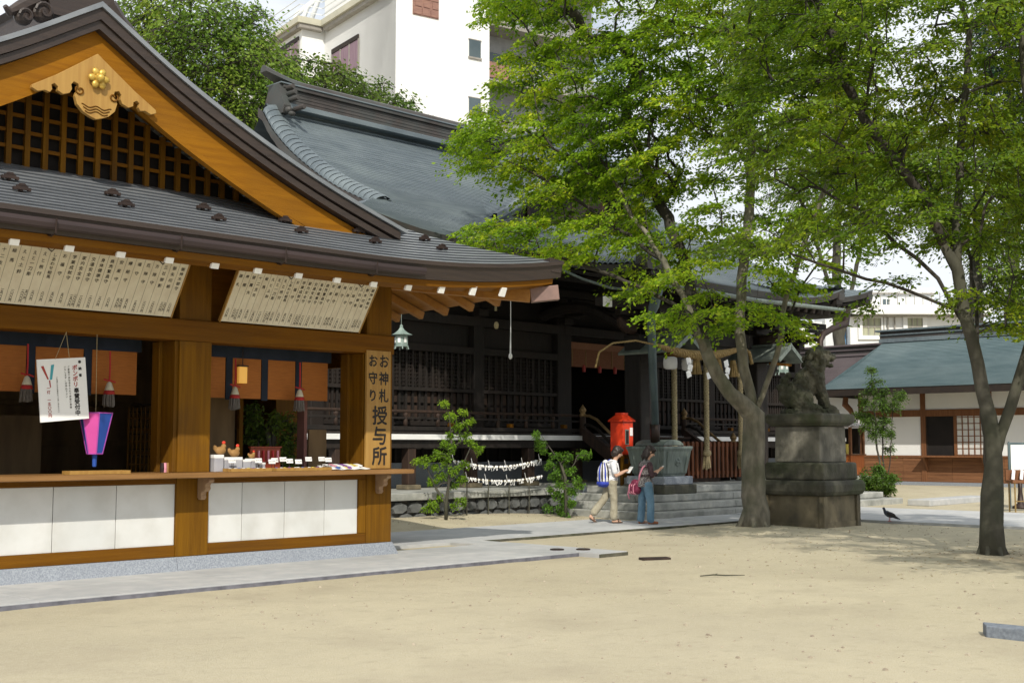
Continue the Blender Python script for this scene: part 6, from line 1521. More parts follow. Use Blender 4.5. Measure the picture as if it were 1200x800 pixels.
s = MB(); ell(s, (-0.15, 0.15, 0.10), (0.095, 0.165, 0.13)); ell(s, (-0.15, 0.16, 0.02), (0.10, 0.175, 0.09)); ell(s, (-0.15, 0.15, 0.17), (0.07, 0.13, 0.07))
blob(s, 'bag_body', PK2, bg2, 0.011, 3, 0.01, 0.06, local=True)
ell(MB(), (-0.235, 0.13, 0.05), (0.035, 0.075, 0.06)).build('bag_pocket', PK2, bg2, local=True, smooth=True)
MB().tube([(-0.15, 0.02, 0.16), (-0.16, -0.04, 0.32), (-0.12, -0.10, 0.48), (-0.01, -0.135, 0.565), (0.09, -0.10, 0.50), (0.14, 0.05, 0.30), (-0.0, 0.24, 0.16), (-0.10, 0.28, 0.12)], 0.017, 6).build('bag_strap', PS, bg2, local=True, smooth=True)
for yy in (0.05, 0.13, 0.22): MB().tube([(-0.16, yy, 0.20), (-0.245, yy+0.01, 0.12), (-0.255, yy+0.01, -0.02), (-0.19, yy, -0.06)], 0.013, 5).build('pink_piping', PS, bg2, local=True, smooth=True)
MB().tube([(-0.2, 0.29, 0.10), (-0.22, 0.33, -0.06), (-0.2, 0.31, -0.16)], [0.02, 0.018, 0.012], 6).build('dangling_strap', PS, bg2, local=True, smooth=True)

# ---- pigeon
pg = thing('pigeon', (22.45, 11.75, 0.05), 'dark grey pigeon standing on the paving edge right of the pedestal', 'pigeon', rz=R(138)); pg.scale = (0.85,)*3
PGm = mat('pigeon_grey', (0.055, 0.065, 0.085), (0.03, 0.035, 0.05), 14, rough=0.6)
b = MB(); ell(b, (0.0, 0, 0.15), (0.12, 0.065, 0.065), (0, -0.35, 0)); ell(b, (0.06, 0, 0.185), (0.065, 0.055, 0.06)); limb(b, [(0.09, 0, 0.20), (0.115, 0, 0.25), (0.125, 0, 0.285)], [0.045, 0.03, 0.027]); ell(b, (0.13, 0, 0.295), (0.032, 0.026, 0.027))
limb(b, [(0.155, 0, 0.292), (0.178, 0, 0.283)], [0.010, 0.004], 6); limb(b, [(-0.09, 0, 0.11), (-0.18, 0, 0.07), (-0.235, 0, 0.052)], [0.035, 0.024, 0.014])
blob(b, 'pigeon_body', PGm, pg, 0.006, 2, local=True)
for s_ in (-1, 1):
    w = MB(); ell(w, (-0.02, s_*0.055, 0.16), (0.115, 0.018, 0.045), (0, -0.35, s_*0.1)); ell(w, (-0.12, s_*0.04, 0.105), (0.07, 0.012, 0.02), (0, -0.4, 0)); w.build('wing', mat('wing_slate', (0.10, 0.12, 0.15), (0.05, 0.06, 0.08), 20, rough=0.6) if s_ < 0 else M['ink'], pg, local=True, smooth=True)
    l_ = MB(); l_.tube([(0.0, s_*0.025, 0.10), (0.005, s_*0.027, 0.012)], 0.006, 5)
    for a in (-0.5, 0, 0.5, 3.14): l_.tube([(0.005, s_*0.027, 0.008), (0.005+0.035*math.cos(a), s_*0.027+0.035*math.sin(a), 0.005)], 0.004, 4)
    l_.build('leg', M['ink_red'], pg, local=True)
# ================================================================== office building on the right (green roof)
BX = 41.6
ofc = thing('shrine_office', (BX, 16, 0.1), 'single storey white walled shrine office with orange brown timbers and a verdigris hipped roof', 'office')
def op(name, m, *a, **k): return boxpart(name, M[m], ofc, *a, **k)
M['rust_wood'] = mat('rust_brown_timber', (0.20, 0.085, 0.035), (0.14, 0.058, 0.024), 3, (6, 6, 0.6), 0.65, 0.2, 30, rnd=0.1)
M['rust_board'] = mat('rust_brown_boarding', (0.22, 0.10, 0.045), (0.165, 0.073, 0.033), 3, (6, 0.6, 6), 0.65, 0.2, 30, rnd=0.14)
M['dark_eave'] = mat('dark_eave_timber', (0.018, 0.013, 0.011), (0.028, 0.019, 0.014), 4, rough=0.7)
YA, YB = 3.0, 22.9
op('stone_footing', 'granite', BX-0.12, BX+0.3, YA, YB, -0.05, 0.24)
for r in range(7):
    z = 0.245 + r*0.119; y = YA
    while y < YB - 0.1:
        e = min(YB, y + 1.82); MB().box(BX-0.02, BX+0.02, y+.004, e-.004, z+.003, z+.116).build('board', M['rust_board'], ofc, bevel=0); y = e
yp = [22.8, 20.4, 18.02, 15.6, 13.2, 10.8, 8.4, 6.0, 3.6]
op('wall_backing', 'dark_eave', BX+0.03, BX+0.12, YA, YB, 0.24, 3.6, bevel=0)
for y in yp: op('post', 'rust_wood', BX-0.05, BX+0.028, y-0.09, y+0.09, 0.24, 3.55)
k = 0
for a, b in zip(yp[1:], yp):
    y0, y1 = a+0.092, b-0.092
    op('upper_plaster', 'plaster', BX-0.01, BX+0.026, y0, y1, 2.76, 3.5, bevel=0)
    op('head_rail', 'rust_wood', BX-0.045, BX+0.026, y0, y1, 2.52, 2.757)
    op('sill_rail', 'rust_wood', BX-0.045, BX+0.026, y0, y1, 1.08, 1.16)
    if k == 1:
        op('window_void', 'void', BX+0.01, BX+0.027, y0, y1, 1.161, 2.519, bevel=0)
        op('sliding_door', 'dark_eave', BX-0.02, BX+0.009, y1-0.05, y1, 1.165, 2.515)
        ya = y0+0.03; yb = y0+1.08
        op('shoji_paper', 'panel_white', BX-0.012, BX-0.004, ya, yb, 1.165, 2.515, bevel=0)
        for q in range(6): op('shoji_bar', 'rust_wood', BX-0.03, BX-0.0125, ya+(yb-ya)*q/5-0.018, ya+(yb-ya)*q/5+0.018, 1.165, 2.515, bevel=0)
        for q in range(7): op('shoji_rail', 'rust_wood', BX-0.028, BX-0.0135, ya, yb, 1.18+0.213*q, 1.205+0.213*q, bevel=0)
        op('shoji_stile', 'rust_wood', BX-0.035, BX-0.003, yb+0.02, yb+0.10, 1.165, 2.515)
        op('counter_shelf', 'rust_wood', BX-0.42, BX-0.05, y0-0.1, y1+0.1, 1.10, 1.15)
        for yy in (y0+0.05, y1-0.05): MB().prism([(BX-0.052, 1.098), (BX-0.40, 1.098), (BX-0.052, 0.62)], yy-0.03, yy+0.03).build('shelf_bracket', M['rust_wood'], ofc, recalc=True)
    else:
        op('plaster_wall', 'plaster', BX-0.008, BX+0.026, y0, y1, 1.161, 2.519, bevel=0)
    k += 1
# roof: eave edge near X=40.3, ridge at 44.6
OR = [(40.25, 3.52), (41.2, 3.86), (42.4, 4.33), (43.6, 4.90), (44.7, 5.52)]
OM = mat('office_verdigris', (0.125, 0.175, 0.188), (0.092, 0.137, 0.150), 2.2, (2, 0.5, 2), 0.5, 0.15, 18, metal=0.15, c3=(0.18, 0.23, 0.24), s3=0.6, f3=0.6)
mb = MB(); n = 40
def oy1(x): return 23.75 - (x - 40.25) * 0.07
for k in range(n):
    a = 40.25 + (44.7-40.25)*k/n; b = 40.25 + (44.7-40.25)*(k+1)/n
    mb.sheet(lambda s, t, a=a, b=b: (a+(b-a)*t, 1.0 + (oy1(a+(b-a)*t) - 1.0)*s, crinterp(OR, a+(b-a)*t) + 0.028*(1-t)), 12, 1, flip=True)
    mb.sheet(lambda s, t, a=a: (a, 1.0 + (oy1(a)-1.0)*s, crinterp(OR, a) + 0.028 - 0.032*(1-t)), 12, 1, flip=True)
tag(mb.build('roof_courses', OM, ofc), kind='stuff')
MB().sheet(lambda s, t: (44.7 + 4.4*t, 1.0 + (oy1(44.7-4.4*t)-1.0)*s, crinterp(OR, 44.7-4.4*t)), 4, 10, flip=True).build('back_roof', OM, ofc)
MB().add([(40.25, 23.75, 3.50), (49.1, 23.75, 3.5), (44.7, oy1(44.7), 5.5)], [(0, 1, 2)]).build('hip_end', OM, ofc)
op('roof_ridge', 'hall_roof', 44.45, 44.95, 1.0, oy1(44.7)+0.1, 5.45, 5.60); op('roof_ridge', 'hall_ridge', 44.53, 44.87, 1.0, oy1(44.7)+0.1, 5.602, 5.72)
op('roof_ridge', 'hall_roof', 44.48, 44.92, 1.0, oy1(44.7)+0.1, 5.722, 5.77); op('roof_ridge', 'hall_ridge', 44.55, 44.85, 1.0, oy1(44.7)+0.1, 5.772, 5.88); op('roof_ridge', 'hall_roof', 44.42, 44.98, 1.0, oy1(44.7)+0.25, 5.882, 5.95)
op('eave_board', 'dark_eave', 40.27, 40.36, 1.0, 23.7, 3.27, 3.515); op('eave_board', 'dark_eave', 40.3, 49.0, 23.6, 23.69, 3.26, 3.49); op('soffit', 'dark_eave', 40.37, BX+0.3, 1.0, 23.55, 3.53, 3.56, bevel=0)
for k in range(56): 
    y = 1.3 + k*0.4; MB().beam((40.38, y, 3.40), (BX, y, 3.52), 0.07, 0.09).build('rafter', M['dark_eave'], ofc)
MB().tube([(41.4, 23.3, 3.25), (41.35, 23.3, 3.0), (41.45, 23.15, 2.8), (41.5, 23.0, 2.5)], [0.10, 0.12, 0.10, 0.05], 8).build('carved_bracket', M['rust_wood'], ofc)
op('end_wall', 'plaster', BX+0.2, 48.0, 22.85, 22.95, 0.2, 3.6, bevel=0); op('back_wall', 'plaster', 47.9, 48.0, 1.0, 22.85, 0.2, 3.6, bevel=0)
# ------------------------------------------------------------------ brown roofed building beyond
bb = thing('brown_roof_building', (46.0, 28, 0.1), 'white building with a purplish brown copper roof behind the stone lion', 'building')
BRM = mat('purplish_brown_roofing', (0.11, 0.088, 0.092), (0.085, 0.068, 0.072), 2.2, (2, 0.5, 2), 0.55, 0.15, 18, c3=(0.14, 0.12, 0.125), s3=0.6, f3=0.5)
B2 = [(44.2, 3.85), (45.4, 4.25), (46.6, 4.72), (48.0, 5.32)]
mb = MB(); n = 30
for k in range(n):
    a = 44.2 + 3.8*k/n; b = 44.2 + 3.8*(k+1)/n
    mb.sheet(lambda s, t, a=a, b=b: (a+(b-a)*t, 18.0 + 26.0*s, crinterp(B2, a+(b-a)*t) + 0.03*(1-t)), 12, 1, flip=True); mb.sheet(lambda s, t, a=a: (a, 18.0+26.0*s, crinterp(B2, a) + 0.03 - 0.034*(1-t)), 12, 1, flip=True)
tag(mb.build('roof_courses', BRM, bb), kind='stuff')
MB().sheet(lambda s, t: (48.0+3.8*t, 18+26*s, crinterp(B2, 48.0-3.8*t)), 2, 8, flip=True).build('back_roof', BRM, bb)
def b2(name, m, *a, **k): return boxpart(name, m, bb, *a, **k)
for z0, z1, hw, mm in ((5.26, 5.36, 0.3, BRM), (5.362, 5.50, 0.18, M['hall_ridge']), (5.502, 5.55, 0.26, BRM), (5.552, 5.68, 0.17, M['hall_ridge']), (5.682, 5.76, 0.3, BRM)): b2('roof_ridge', mm, 48-hw, 48+hw, 18.0, 44.0, z0, z1)
b2('eave_board', M['rust_wood'], 44.22, 44.3, 18.0, 44.0, 3.68, 3.84); b2('front_wall', M['plaster'], 45.4, 45.5, 18.2, 43.8, 0.1, 4.2, bevel=0)
for k in range(9): b2('post', M['rust_wood'], 45.34, 45.399, 21.0+k*2.7, 21.18+k*2.7, 0.1, 4.1)
b2('head_rail', M['rust_wood'], 45.35, 45.398, 18.2, 43.8, 2.4, 2.62); b2('sill_rail', M['rust_wood'], 45.35, 45.397, 18.2, 43.8, 1.3, 1.4); b2('soffit', M['dark_eave'], 44.31, 45.4, 18.1, 43.9, 3.86, 3.9, bevel=0)
for k in range(30): b2('rafter', M['rust_wood'], 44.32, 45.38, 22.2+k*0.6, 22.28+k*0.6, 3.72, 3.82, bevel=0)
# small kiosk
kx, ky = 35.9, 20.25
ks = thing('charm_kiosk', (kx, ky, 0.1), 'small orange wooden kiosk with a pale pyramid roof between the pedestal and the office', 'kiosk', rz=0)
MB().lathe([(0.95, 2.08), (0.93, 2.13), (0.05, 2.48)], (kx, ky, 0), 4, sq=True).build('roof', mat('pale_tin', (0.42, 0.38, 0.37), (0.36, 0.33, 0.33), 6, rough=0.6), ks)
MB().box(kx-0.42, kx+0.42, ky-0.42, ky+0.42, 0.12, 1.20).build('kiosk_base', mat('orange_plank', (0.45, 0.13, 0.03), (0.36, 0.10, 0.025), 3, (6, 6, .6), 0.6), ks, bevel=0.01)
for a in (-0.4, 0.4):
    for b in (-0.4, 0.4): MB().box(kx+a-0.04, kx+a+0.04, ky+b-0.04, ky+b+0.04, 1.20, 2.08).build('corner_post', M['rust_wood'], ks)
MB().box(kx-0.47, kx+0.47, ky-0.47, ky+0.47, 1.202, 1.24).build('shelf', M['rust_wood'], ks)
MB().box(kx-0.3, kx-0.02, ky-0.2, ky+0.05, 1.242, 1.55).build('display_box', cm['yellow'], ks); MB().box(kx-0.39, kx-0.37, ky+0.0, ky+0.34, 1.3, 2.0).build('back_panel', M['paper'], ks); MB().box(kx+0.2, kx+0.3, ky-0.36, ky+0.36, 1.245, 2.05).build('back_panel', M['dark_eave'], ks)
# notice board and paper rack at the right edge
nb = thing('notice_board', (29.9, 12.48, 0), 'white notice board in a grey frame on a heavy metal foot at the right edge', 'notice board', rz=R(-40))
MB().box(-0.06, 0.72, -0.02, 0.02, 0.72, 1.58).build('frame', M['pipe'], nb, local=True, bevel=0.01); MB().box(0.0, 0.66, -0.03, -0.0205, 0.80, 1.52).build('notice_sheet', M['paper'], nb, local=True)
MB().tube([(-0.03, 0, 0.0), (-0.03, 0, 1.6)], 0.02, 6).build('upright', M['pipe'], nb, local=True)
MB().lathe([(0.20, 0), (0.19, 0.05), (0.08, 0.12), (0.05, 0.4), (0.05, 0.75)], (0.22, 0.0, 0), 14).build('foot', M['dark_metal'], nb, local=True, smooth=True)
lt = MB()
for c_ in range(9):
    for r_ in range(14):
        if random.random() < 0.8: lt.box(0.06+c_*0.065, 0.06+c_*0.065+0.022, -0.032, -0.0305, 0.84+r_*0.047, 0.84+r_*0.047+0.026)
lt.build('printed_lines', mat('faded_print', (0.5, 0.5, 0.52), rough=0.8), nb, local=True, kind='stuff')
rk = thing('paper_rack', (28.3, 11.85, 0), 'wooden stand with white fortune slips on top beside the dark tree trunk', 'rack', rz=R(-40))
MB().box(0.0, 1.3, -0.15, 0.2, 0.66, 0.72).build('rack_top', M['rust_wood'], rk, local=True, bevel=0.006); MB().box(0.0, 1.3, 0.16, 0.2, 0.722, 0.95).build('rack_back', M['rust_wood'], rk, local=True)
for a in (0.06, 1.22):
    for b in (-0.12, 0.15): MB().tube([(a, b, 0.0), (a, b, 0.66)], 0.02, 6).build('leg', M['straw'], rk, local=True)
MB().tube([(0.06, -0.12, 0.25), (1.22, -0.12, 0.25)], 0.014, 5).build('cross_bar', M['straw'], rk, local=True)
for k in range(6): MB().obox((0.12+k*0.2, 0.05, 0.84), (0.07, 0.02, 0.22), (R(-12), R(14), 0)).build('paper_slip', M['paper'], rk, local=True)
# pale stone slab steps near the office bush are part of the paving
tag(MB().box(29.6, 33.2, 14.4, 15.0, 0.0, 0.16).build('stone_kerb', M['pave'], bevel=0.02), 'long low pale kerb stone before the green bush', 'kerb')

# ================================================================== white tower block behind the hall
WA = R(44.3 - 56); WBo = Vector((42.86, 50.58, 0))
wt = thing('white_apartment_block', (WBo.x, WBo.y, 0), 'tall plain white building with small windows behind the hall roof', 'apartment building', rz=WA)
WW = mat('bright_white_render', (0.80, 0.80, 0.79), (0.75, 0.755, 0.75), 0.25, (1, 1, 0.2), 0.85, c3=(0.66, 0.67, 0.66), s3=0.12, f3=0.5)
GL = mat('dark_glass', (0.05, 0.075, 0.085), (0.09, 0.12, 0.13), 0.7, rough=0.15, spec=0.6)
GF = mat('grey_sill', (0.32, 0.30, 0.27), rough=0.7)
# local: +X along the right-hand face (away right), +Y along the left-hand face (away left)
def wl(name, m, x0, x1, y0, y1, z0, z1, bevel=0.0): return MB().box(x0, x1, y0, y1, z0, z1).build(name, m, wt, local=True, bevel=bevel)
def zf(y, D): return 1.5 + D*(522-y)/1465.0
# solve along-face positions from directions seen from the camera
def face_x(px_, ):  # distance along the right face for image column
    a = math.atan((px_-600)/1465.0); ang = HD - a; u = Vector((math.cos(ang), math.sin(ang))); v = Vector((math.cos(WA), math.sin(WA)))
    # WB + t v parallel to u
    return -(WBo.x*u.y - WBo.y*u.x)/(v.x*u.y - v.y*u.x)
def face_y(px_):
    a = math.atan((px_-600)/1465.0); ang = HD - a; u = Vector((math.cos(ang), math.sin(ang))); v = Vector((-math.sin(WA), math.cos(WA)))
    return -(WBo.x*u.y - WBo.y*u.x)/(v.x*u.y - v.y*u.x)
XW = face_x(573.5)
wl('tower_wall', WW, 0, XW, 0.05, 9.0, 0, 42)
for (x0_, x1_, y0_, y1_) in ((549, 562.5, 36, 57), (549, 562.5, 107, 128), (549, 562.5, 178, 199)):
    a, b = face_x(x0_), face_x(x1_); D_ = 66 + a*0.55; z1, z0 = zf(y0_, D_), zf(y1_, D_)
    fr = MB(); 
    wl('window', GF, a-0.06, b+0.06, -0.04, 0.049, z0-0.10, z0-0.0); w_ = wl('window', GF, a-0.05, b+0.05, -0.02, 0.049, z1, z1+0.05); wl('window_recess', GL, a, b, -0.012, 0.049, z0, z1)
a, b = face_x(481), face_x(512); zz = zf(16, 68)
BK = mat('brick_infill', (0.30, 0.17, 0.13), (0.22, 0.12, 0.10), 3, (1, 1, 6), 0.9); wl('brick_panel', BK, a, b, 0.0, 0.049, zz, zz+3.2)
for r in range(7):
    for c_ in range(3): wl('brick', BK, a+0.04+(b-a)*c_/3+(0.1 if r % 2 else 0), a-0.02+(b-a)*(c_+1)/3, -0.03, -0.001, zz+0.05+r*0.45, zz+0.44+r*0.45)
# stepped left wing with a cornice
PCu = mat('mauve_curtain', (0.20, 0.13, 0.17), (0.27, 0.19, 0.23), 3, (1, 6, 0.3), 0.9)
CR = mat('cream_cornice', (0.52, 0.50, 0.40), (0.44, 0.43, 0.35), 1.5, rough=0.8)
UX = Vector((math.cos(WA), math.sin(WA), 0)); UY = Vector((-math.sin(WA), math.cos(WA), 0)); FWD = Vector((math.cos(HD), math.sin(HD), 0))
def colu(px_):
    a = math.atan((px_-600)/1465.0); return Vector((math.cos(HD-a), math.sin(HD-a), 0))
def hit(px_, base, dirv):
    """distance along dirv from base where it crosses the bearing of an image column; and the depth there"""
    u = colu(px_); t = -(base.x*u.y - base.y*u.x)/(dirv.x*u.y - dirv.y*u.x); return t, (base + dirv*t).dot(FWD)
yA, dA = hit(375, WBo, UY); ZT = zf(20, dA)
cA = WBo + UY*yA; sB, dB = hit(348, cA, -UX); cB = cA - UX*sB; yC, dC = hit(300, cB, UY)
wl('left_wing', WW, 0.0, XW-0.15, 0.06, yA, 0, ZT); wl('left_wing', WW, -sB, XW-0.15, yA+0.001, yA+yC+6, 0, ZT)
for (x0, x1, y0, y1) in ((-0.5, 0.0, 0.0, yA-0.5), (-sB-0.5, -0.5, yA-0.5, yA), (-sB-0.5, -sB, yA, yA+yC+6)):
    wl('cornice', CR, x0, x1+0.3, y0, y1+0.001, ZT-0.25, ZT+0.12); wl('cornice', GF, x0+0.15, x1+0.2, y0+0.1, y1, ZT-0.5, ZT-0.252)
for (xo, pa, pb, ya_, yb_, base) in ((0.0, 417, 385, 31, 72, WBo), (-sB, 345, 318, 34, 78, cB)):
    t0, d0 = hit(pa, base, UY); t1, d1 = hit(pb, base, UY); zt, zb = zf(ya_, d0), zf(yb_, d0); off = 0 if base is WBo else yA
    wl('window_recess', GF, xo-0.03, xo+0.4, off+t0, off+t1, zb, zt); wl('curtain', PCu, xo-0.06, xo-0.031, off+t0+0.1, off+t1-0.1, zb+0.1, zt-0.25)
    wl('window_head', M['dark_eave'], xo-0.10, xo-0.031, off+t0, off+t1, zt-0.22, zt+0.04)
    n_ = 3
    for q in range(n_+1): wl('window_frame', GF, xo-0.09, xo-0.061, off+t0+(t1-t0)*q/n_-0.05, off+t0+(t1-t0)*q/n_+0.05, zb, zt-0.23)
RL = mat('white_tube', (0.7, 0.72, 0.72), rough=0.4)
for q in range(3):
    MB().tube([(-sB+1.0, yA+1.5+q*1.6, ZT), (-sB+1.6, yA+1.2+q*1.6, ZT+2.0), (-sB+3.2, yA+0.8+q*1.6, ZT+3.6)], 0.16, 8).build('roof_tube', RL, wt, local=True, smooth=True)
for z in (0.5, 0.9, 1.3): MB().tube([(-0.3, 0.3, ZT+z), (-0.3, yA-0.3, ZT+z), (-sB-0.3, yA-0.3, ZT+z), (-sB-0.3, yA+yC+5, ZT+z)], 0.03, 5).build('roof_rail', RL, wt, local=True)
# ------------------------------------------------------------------ right-hand balconies of the tower
BG = mat('balcony_grey', (0.33, 0.34, 0.35), rough=0.9)  # plain grey of the wing behind the balconies
wl('side_wing', BG, XW+0.3, XW+9, 2.2, 10, 0, 34)
for k in range(8):
    z = zf(238, 70) - 6.0 + k*3.3
    wl('balcony_slab', GF, XW, XW+9.2, 0.5, 2.2, z, z+0.2); wl('balcony_door', GL, XW+0.8, XW+3.0, 2.15, 2.199, z+0.2, z+2.3)
    wl('balcony_wall', BK if k % 2 == 0 else GF, XW, XW+1.6, 0.42, 0.5, z+0.2, z+1.1)
    for q in range(22): wl('railing_bar', GF, XW+1.7+q*0.33, XW+1.74+q*0.33, 0.44, 0.48, z+0.2, z+1.1)
    wl('railing_top', GF, XW+1.6, XW+9.1, 0.42, 0.50, z+1.1, z+1.16)

# ------------------------------------------------------------------ white flats far right
FA = math.atan2(38.5-34.0, 75.0-80.0)
fo = thing('white_flats', (72.0, 41.0, 0), 'white low block of flats with cream curtained windows beyond the office roofs', 'apartment building', rz=R(-45))
# local +X runs to the right across the view, +Y away
FW = mat('white_flats_render', (0.74, 0.74, 0.73), (0.68, 0.69, 0.69), 0.4, rough=0.85, c3=(0.6, 0.61, 0.61), s3=0.2, f3=0.4)
def fl(name, m, x0, x1, y0, y1, z0, z1, bevel=0.0): return MB().box(x0, x1, y0, y1, z0, z1).build(name, m, fo, local=True, bevel=bevel)
D_F = 80.0; orgF = Vector((72.0, 41.0, 0)); rF = Vector((math.cos(R(-45)), math.sin(R(-45)), 0))
def fx(px_): return hit(px_, orgF, rF)[0]
CT = mat('cream_curtain', (0.42, 0.42, 0.30), (0.30, 0.32, 0.24), 2.5, (5, 1, 0.3), 0.9)
def fz_(y): return zf(y, 79.5)
fl('main_wall', FW, fx(700), fx(975), 2.0, 12, 0, fz_(372)); fl('main_wall', FW, fx(998), fx(1150), 0.0, 12, 0, fz_(362))
fl('blue_recess', mat('blue_panel', (0.12, 0.25, 0.42), (0.08, 0.17, 0.3), 1, rough=0.4), fx(986), fx(997), 0.8, 1.2, fz_(420), fz_(370)); fl('recess_wall', FW, fx(975), fx(998), 1.3, 12, 0, fz_(370))
fl('balcony_band', FW, fx(996), fx(1160), -0.9, 0.0, fz_(368), fz_(357), 0.02); fl('band_shadow_gap', GF, fx(998), fx(1160), -0.5, -0.001, fz_(370), fz_(368.2))
fl('upper_storey', FW, fx(1012), fx(1120), 3.5, 12, fz_(362), fz_(335)); fl('upper_coping', GF, fx(1011), fx(1121), 3.3, 3.6, fz_(335), fz_(333.5))
MB().prism([(fx(1010), fz_(336)), (fx(1046), fz_(330)), (fx(1122), fz_(326)), (fx(1122), fz_(336))], 3.6, 12).build('upper_gable', FW, fo, local=True, recalc=True)
fl('upper_window', GL, fx(1057), fx(1065), 3.42, 3.499, fz_(352), fz_(341)); fl('upper_window_bar', FW, fx(1060.5), fx(1061.3), 3.39, 3.419, fz_(352), fz_(341))
for q in range(12): fl('roof_rail_post', GF, fx(1013)+q*0.55, fx(1013)+q*0.55+0.04, -0.2, -0.16, fz_(357), fz_(341))
fl('roof_rail', GF, fx(1012), fx(1048), -0.2, -0.16, fz_(341.4), fz_(341))
for (a_, b_) in ((1012, 1034), (1065, 1083)):
    x0_, x1_ = fx(a_), fx(b_); z0_, z1_ = fz_(392), fz_(371)
    for q in (('window_surround', FW, x0_-0.28, x1_+0.28, -0.14, -0.001, z1_, z1_+0.28), ('window_surround', FW, x0_-0.28, x1_+0.28, -0.14, -0.001, z0_-0.25, z0_), ('window_surround', FW, x0_-0.28, x0_, -0.138, -0.001, z0_, z1_), ('window_surround', FW, x1_, x1_+0.28, -0.138, -0.001, z0_, z1_)): fl(*q)
    fl('curtain', CT, x0_, x1_, -0.03, -0.0015, z0_, z1_)
    for q in range(4): xx = x0_+(x1_-x0_)*q/3; fl('window_frame', GF, xx-0.03, xx+0.03, -0.08, -0.031, z0_, z1_)
    fl('window_frame', GF, x0_, x1_, -0.085, -0.032, (z0_+z1_)/2-0.03, (z0_+z1_)/2+0.03)
for px_ in (1037, 1042, 1050): MB().tube([(fx(px_), -0.12, 0), (fx(px_), -0.12, fz_(370))], 0.05, 6).build('drain_pipe', GF, fo, local=True)
for px_ in (910, 935, 1100, 1108):
    fl('small_window', GL, fx(px_), fx(px_)+0.45, 1.95 if px_ < 975 else -0.04, 1.999 if px_ < 975 else -0.001, fz_(390), fz_(383))
w2 = thing('distant_white_house', (74, 55, 0), 'plain white house end seen between the hall eave and the flats', 'house', rz=R(-45))
MB().box(-9, 6, 0, 8, 0, zf(372, 92)).build('wall', FW, w2, local=True); MB().box(-9.2, 6.2, -0.2, 8.2, zf(372, 92)+0.001, zf(372, 92)+0.3).build('parapet', GF, w2, local=True)
MB().box(-2, -0.6, -0.05, -0.001, 4, 5.4).build('window', GL, w2, local=True)
# ================================================================== trees
def unit(v): 
    n = np.linalg.norm(v); return v/(n if n > 1e-9 else 1)
def leaf_mesh(C, Nrm, Dir, size, aspect=0.42, fold=0.0):
    """rhombic leaves: centres C, normals Nrm, long axes Dir, lengths size"""
    n = len(C); S = np.cross(Nrm, Dir); S /= np.linalg.norm(S, axis=1)[:, None] + 1e-9
    L_ = size[:, None]; W = L_*aspect
    V = np.empty((n, 4, 3)); V[:, 0] = C - Dir*L_*0.5; V[:, 1] = C + S*W*0.5 + Dir*L_*0.05 ; V[:, 2] = C + Dir*L_*0.5 - Nrm*L_*0.08; V[:, 3] = C - S*W*0.5 + Dir*L_*0.05
    return V.reshape(-1, 3)
def mesh_quads(name, V):
    n = len(V)//4; me = bpy.data.meshes.new(name); me.vertices.add(len(V)); me.vertices.foreach_set('co', V.astype('f').ravel())
    me.loops.add(n*4); me.loops.foreach_set('vertex_index', np.arange(n*4, dtype='i')); me.polygons.add(n)
    me.polygons.foreach_set('loop_start', np.arange(0, n*4, 4, dtype='i')); me.update(calc_edges=True); return me
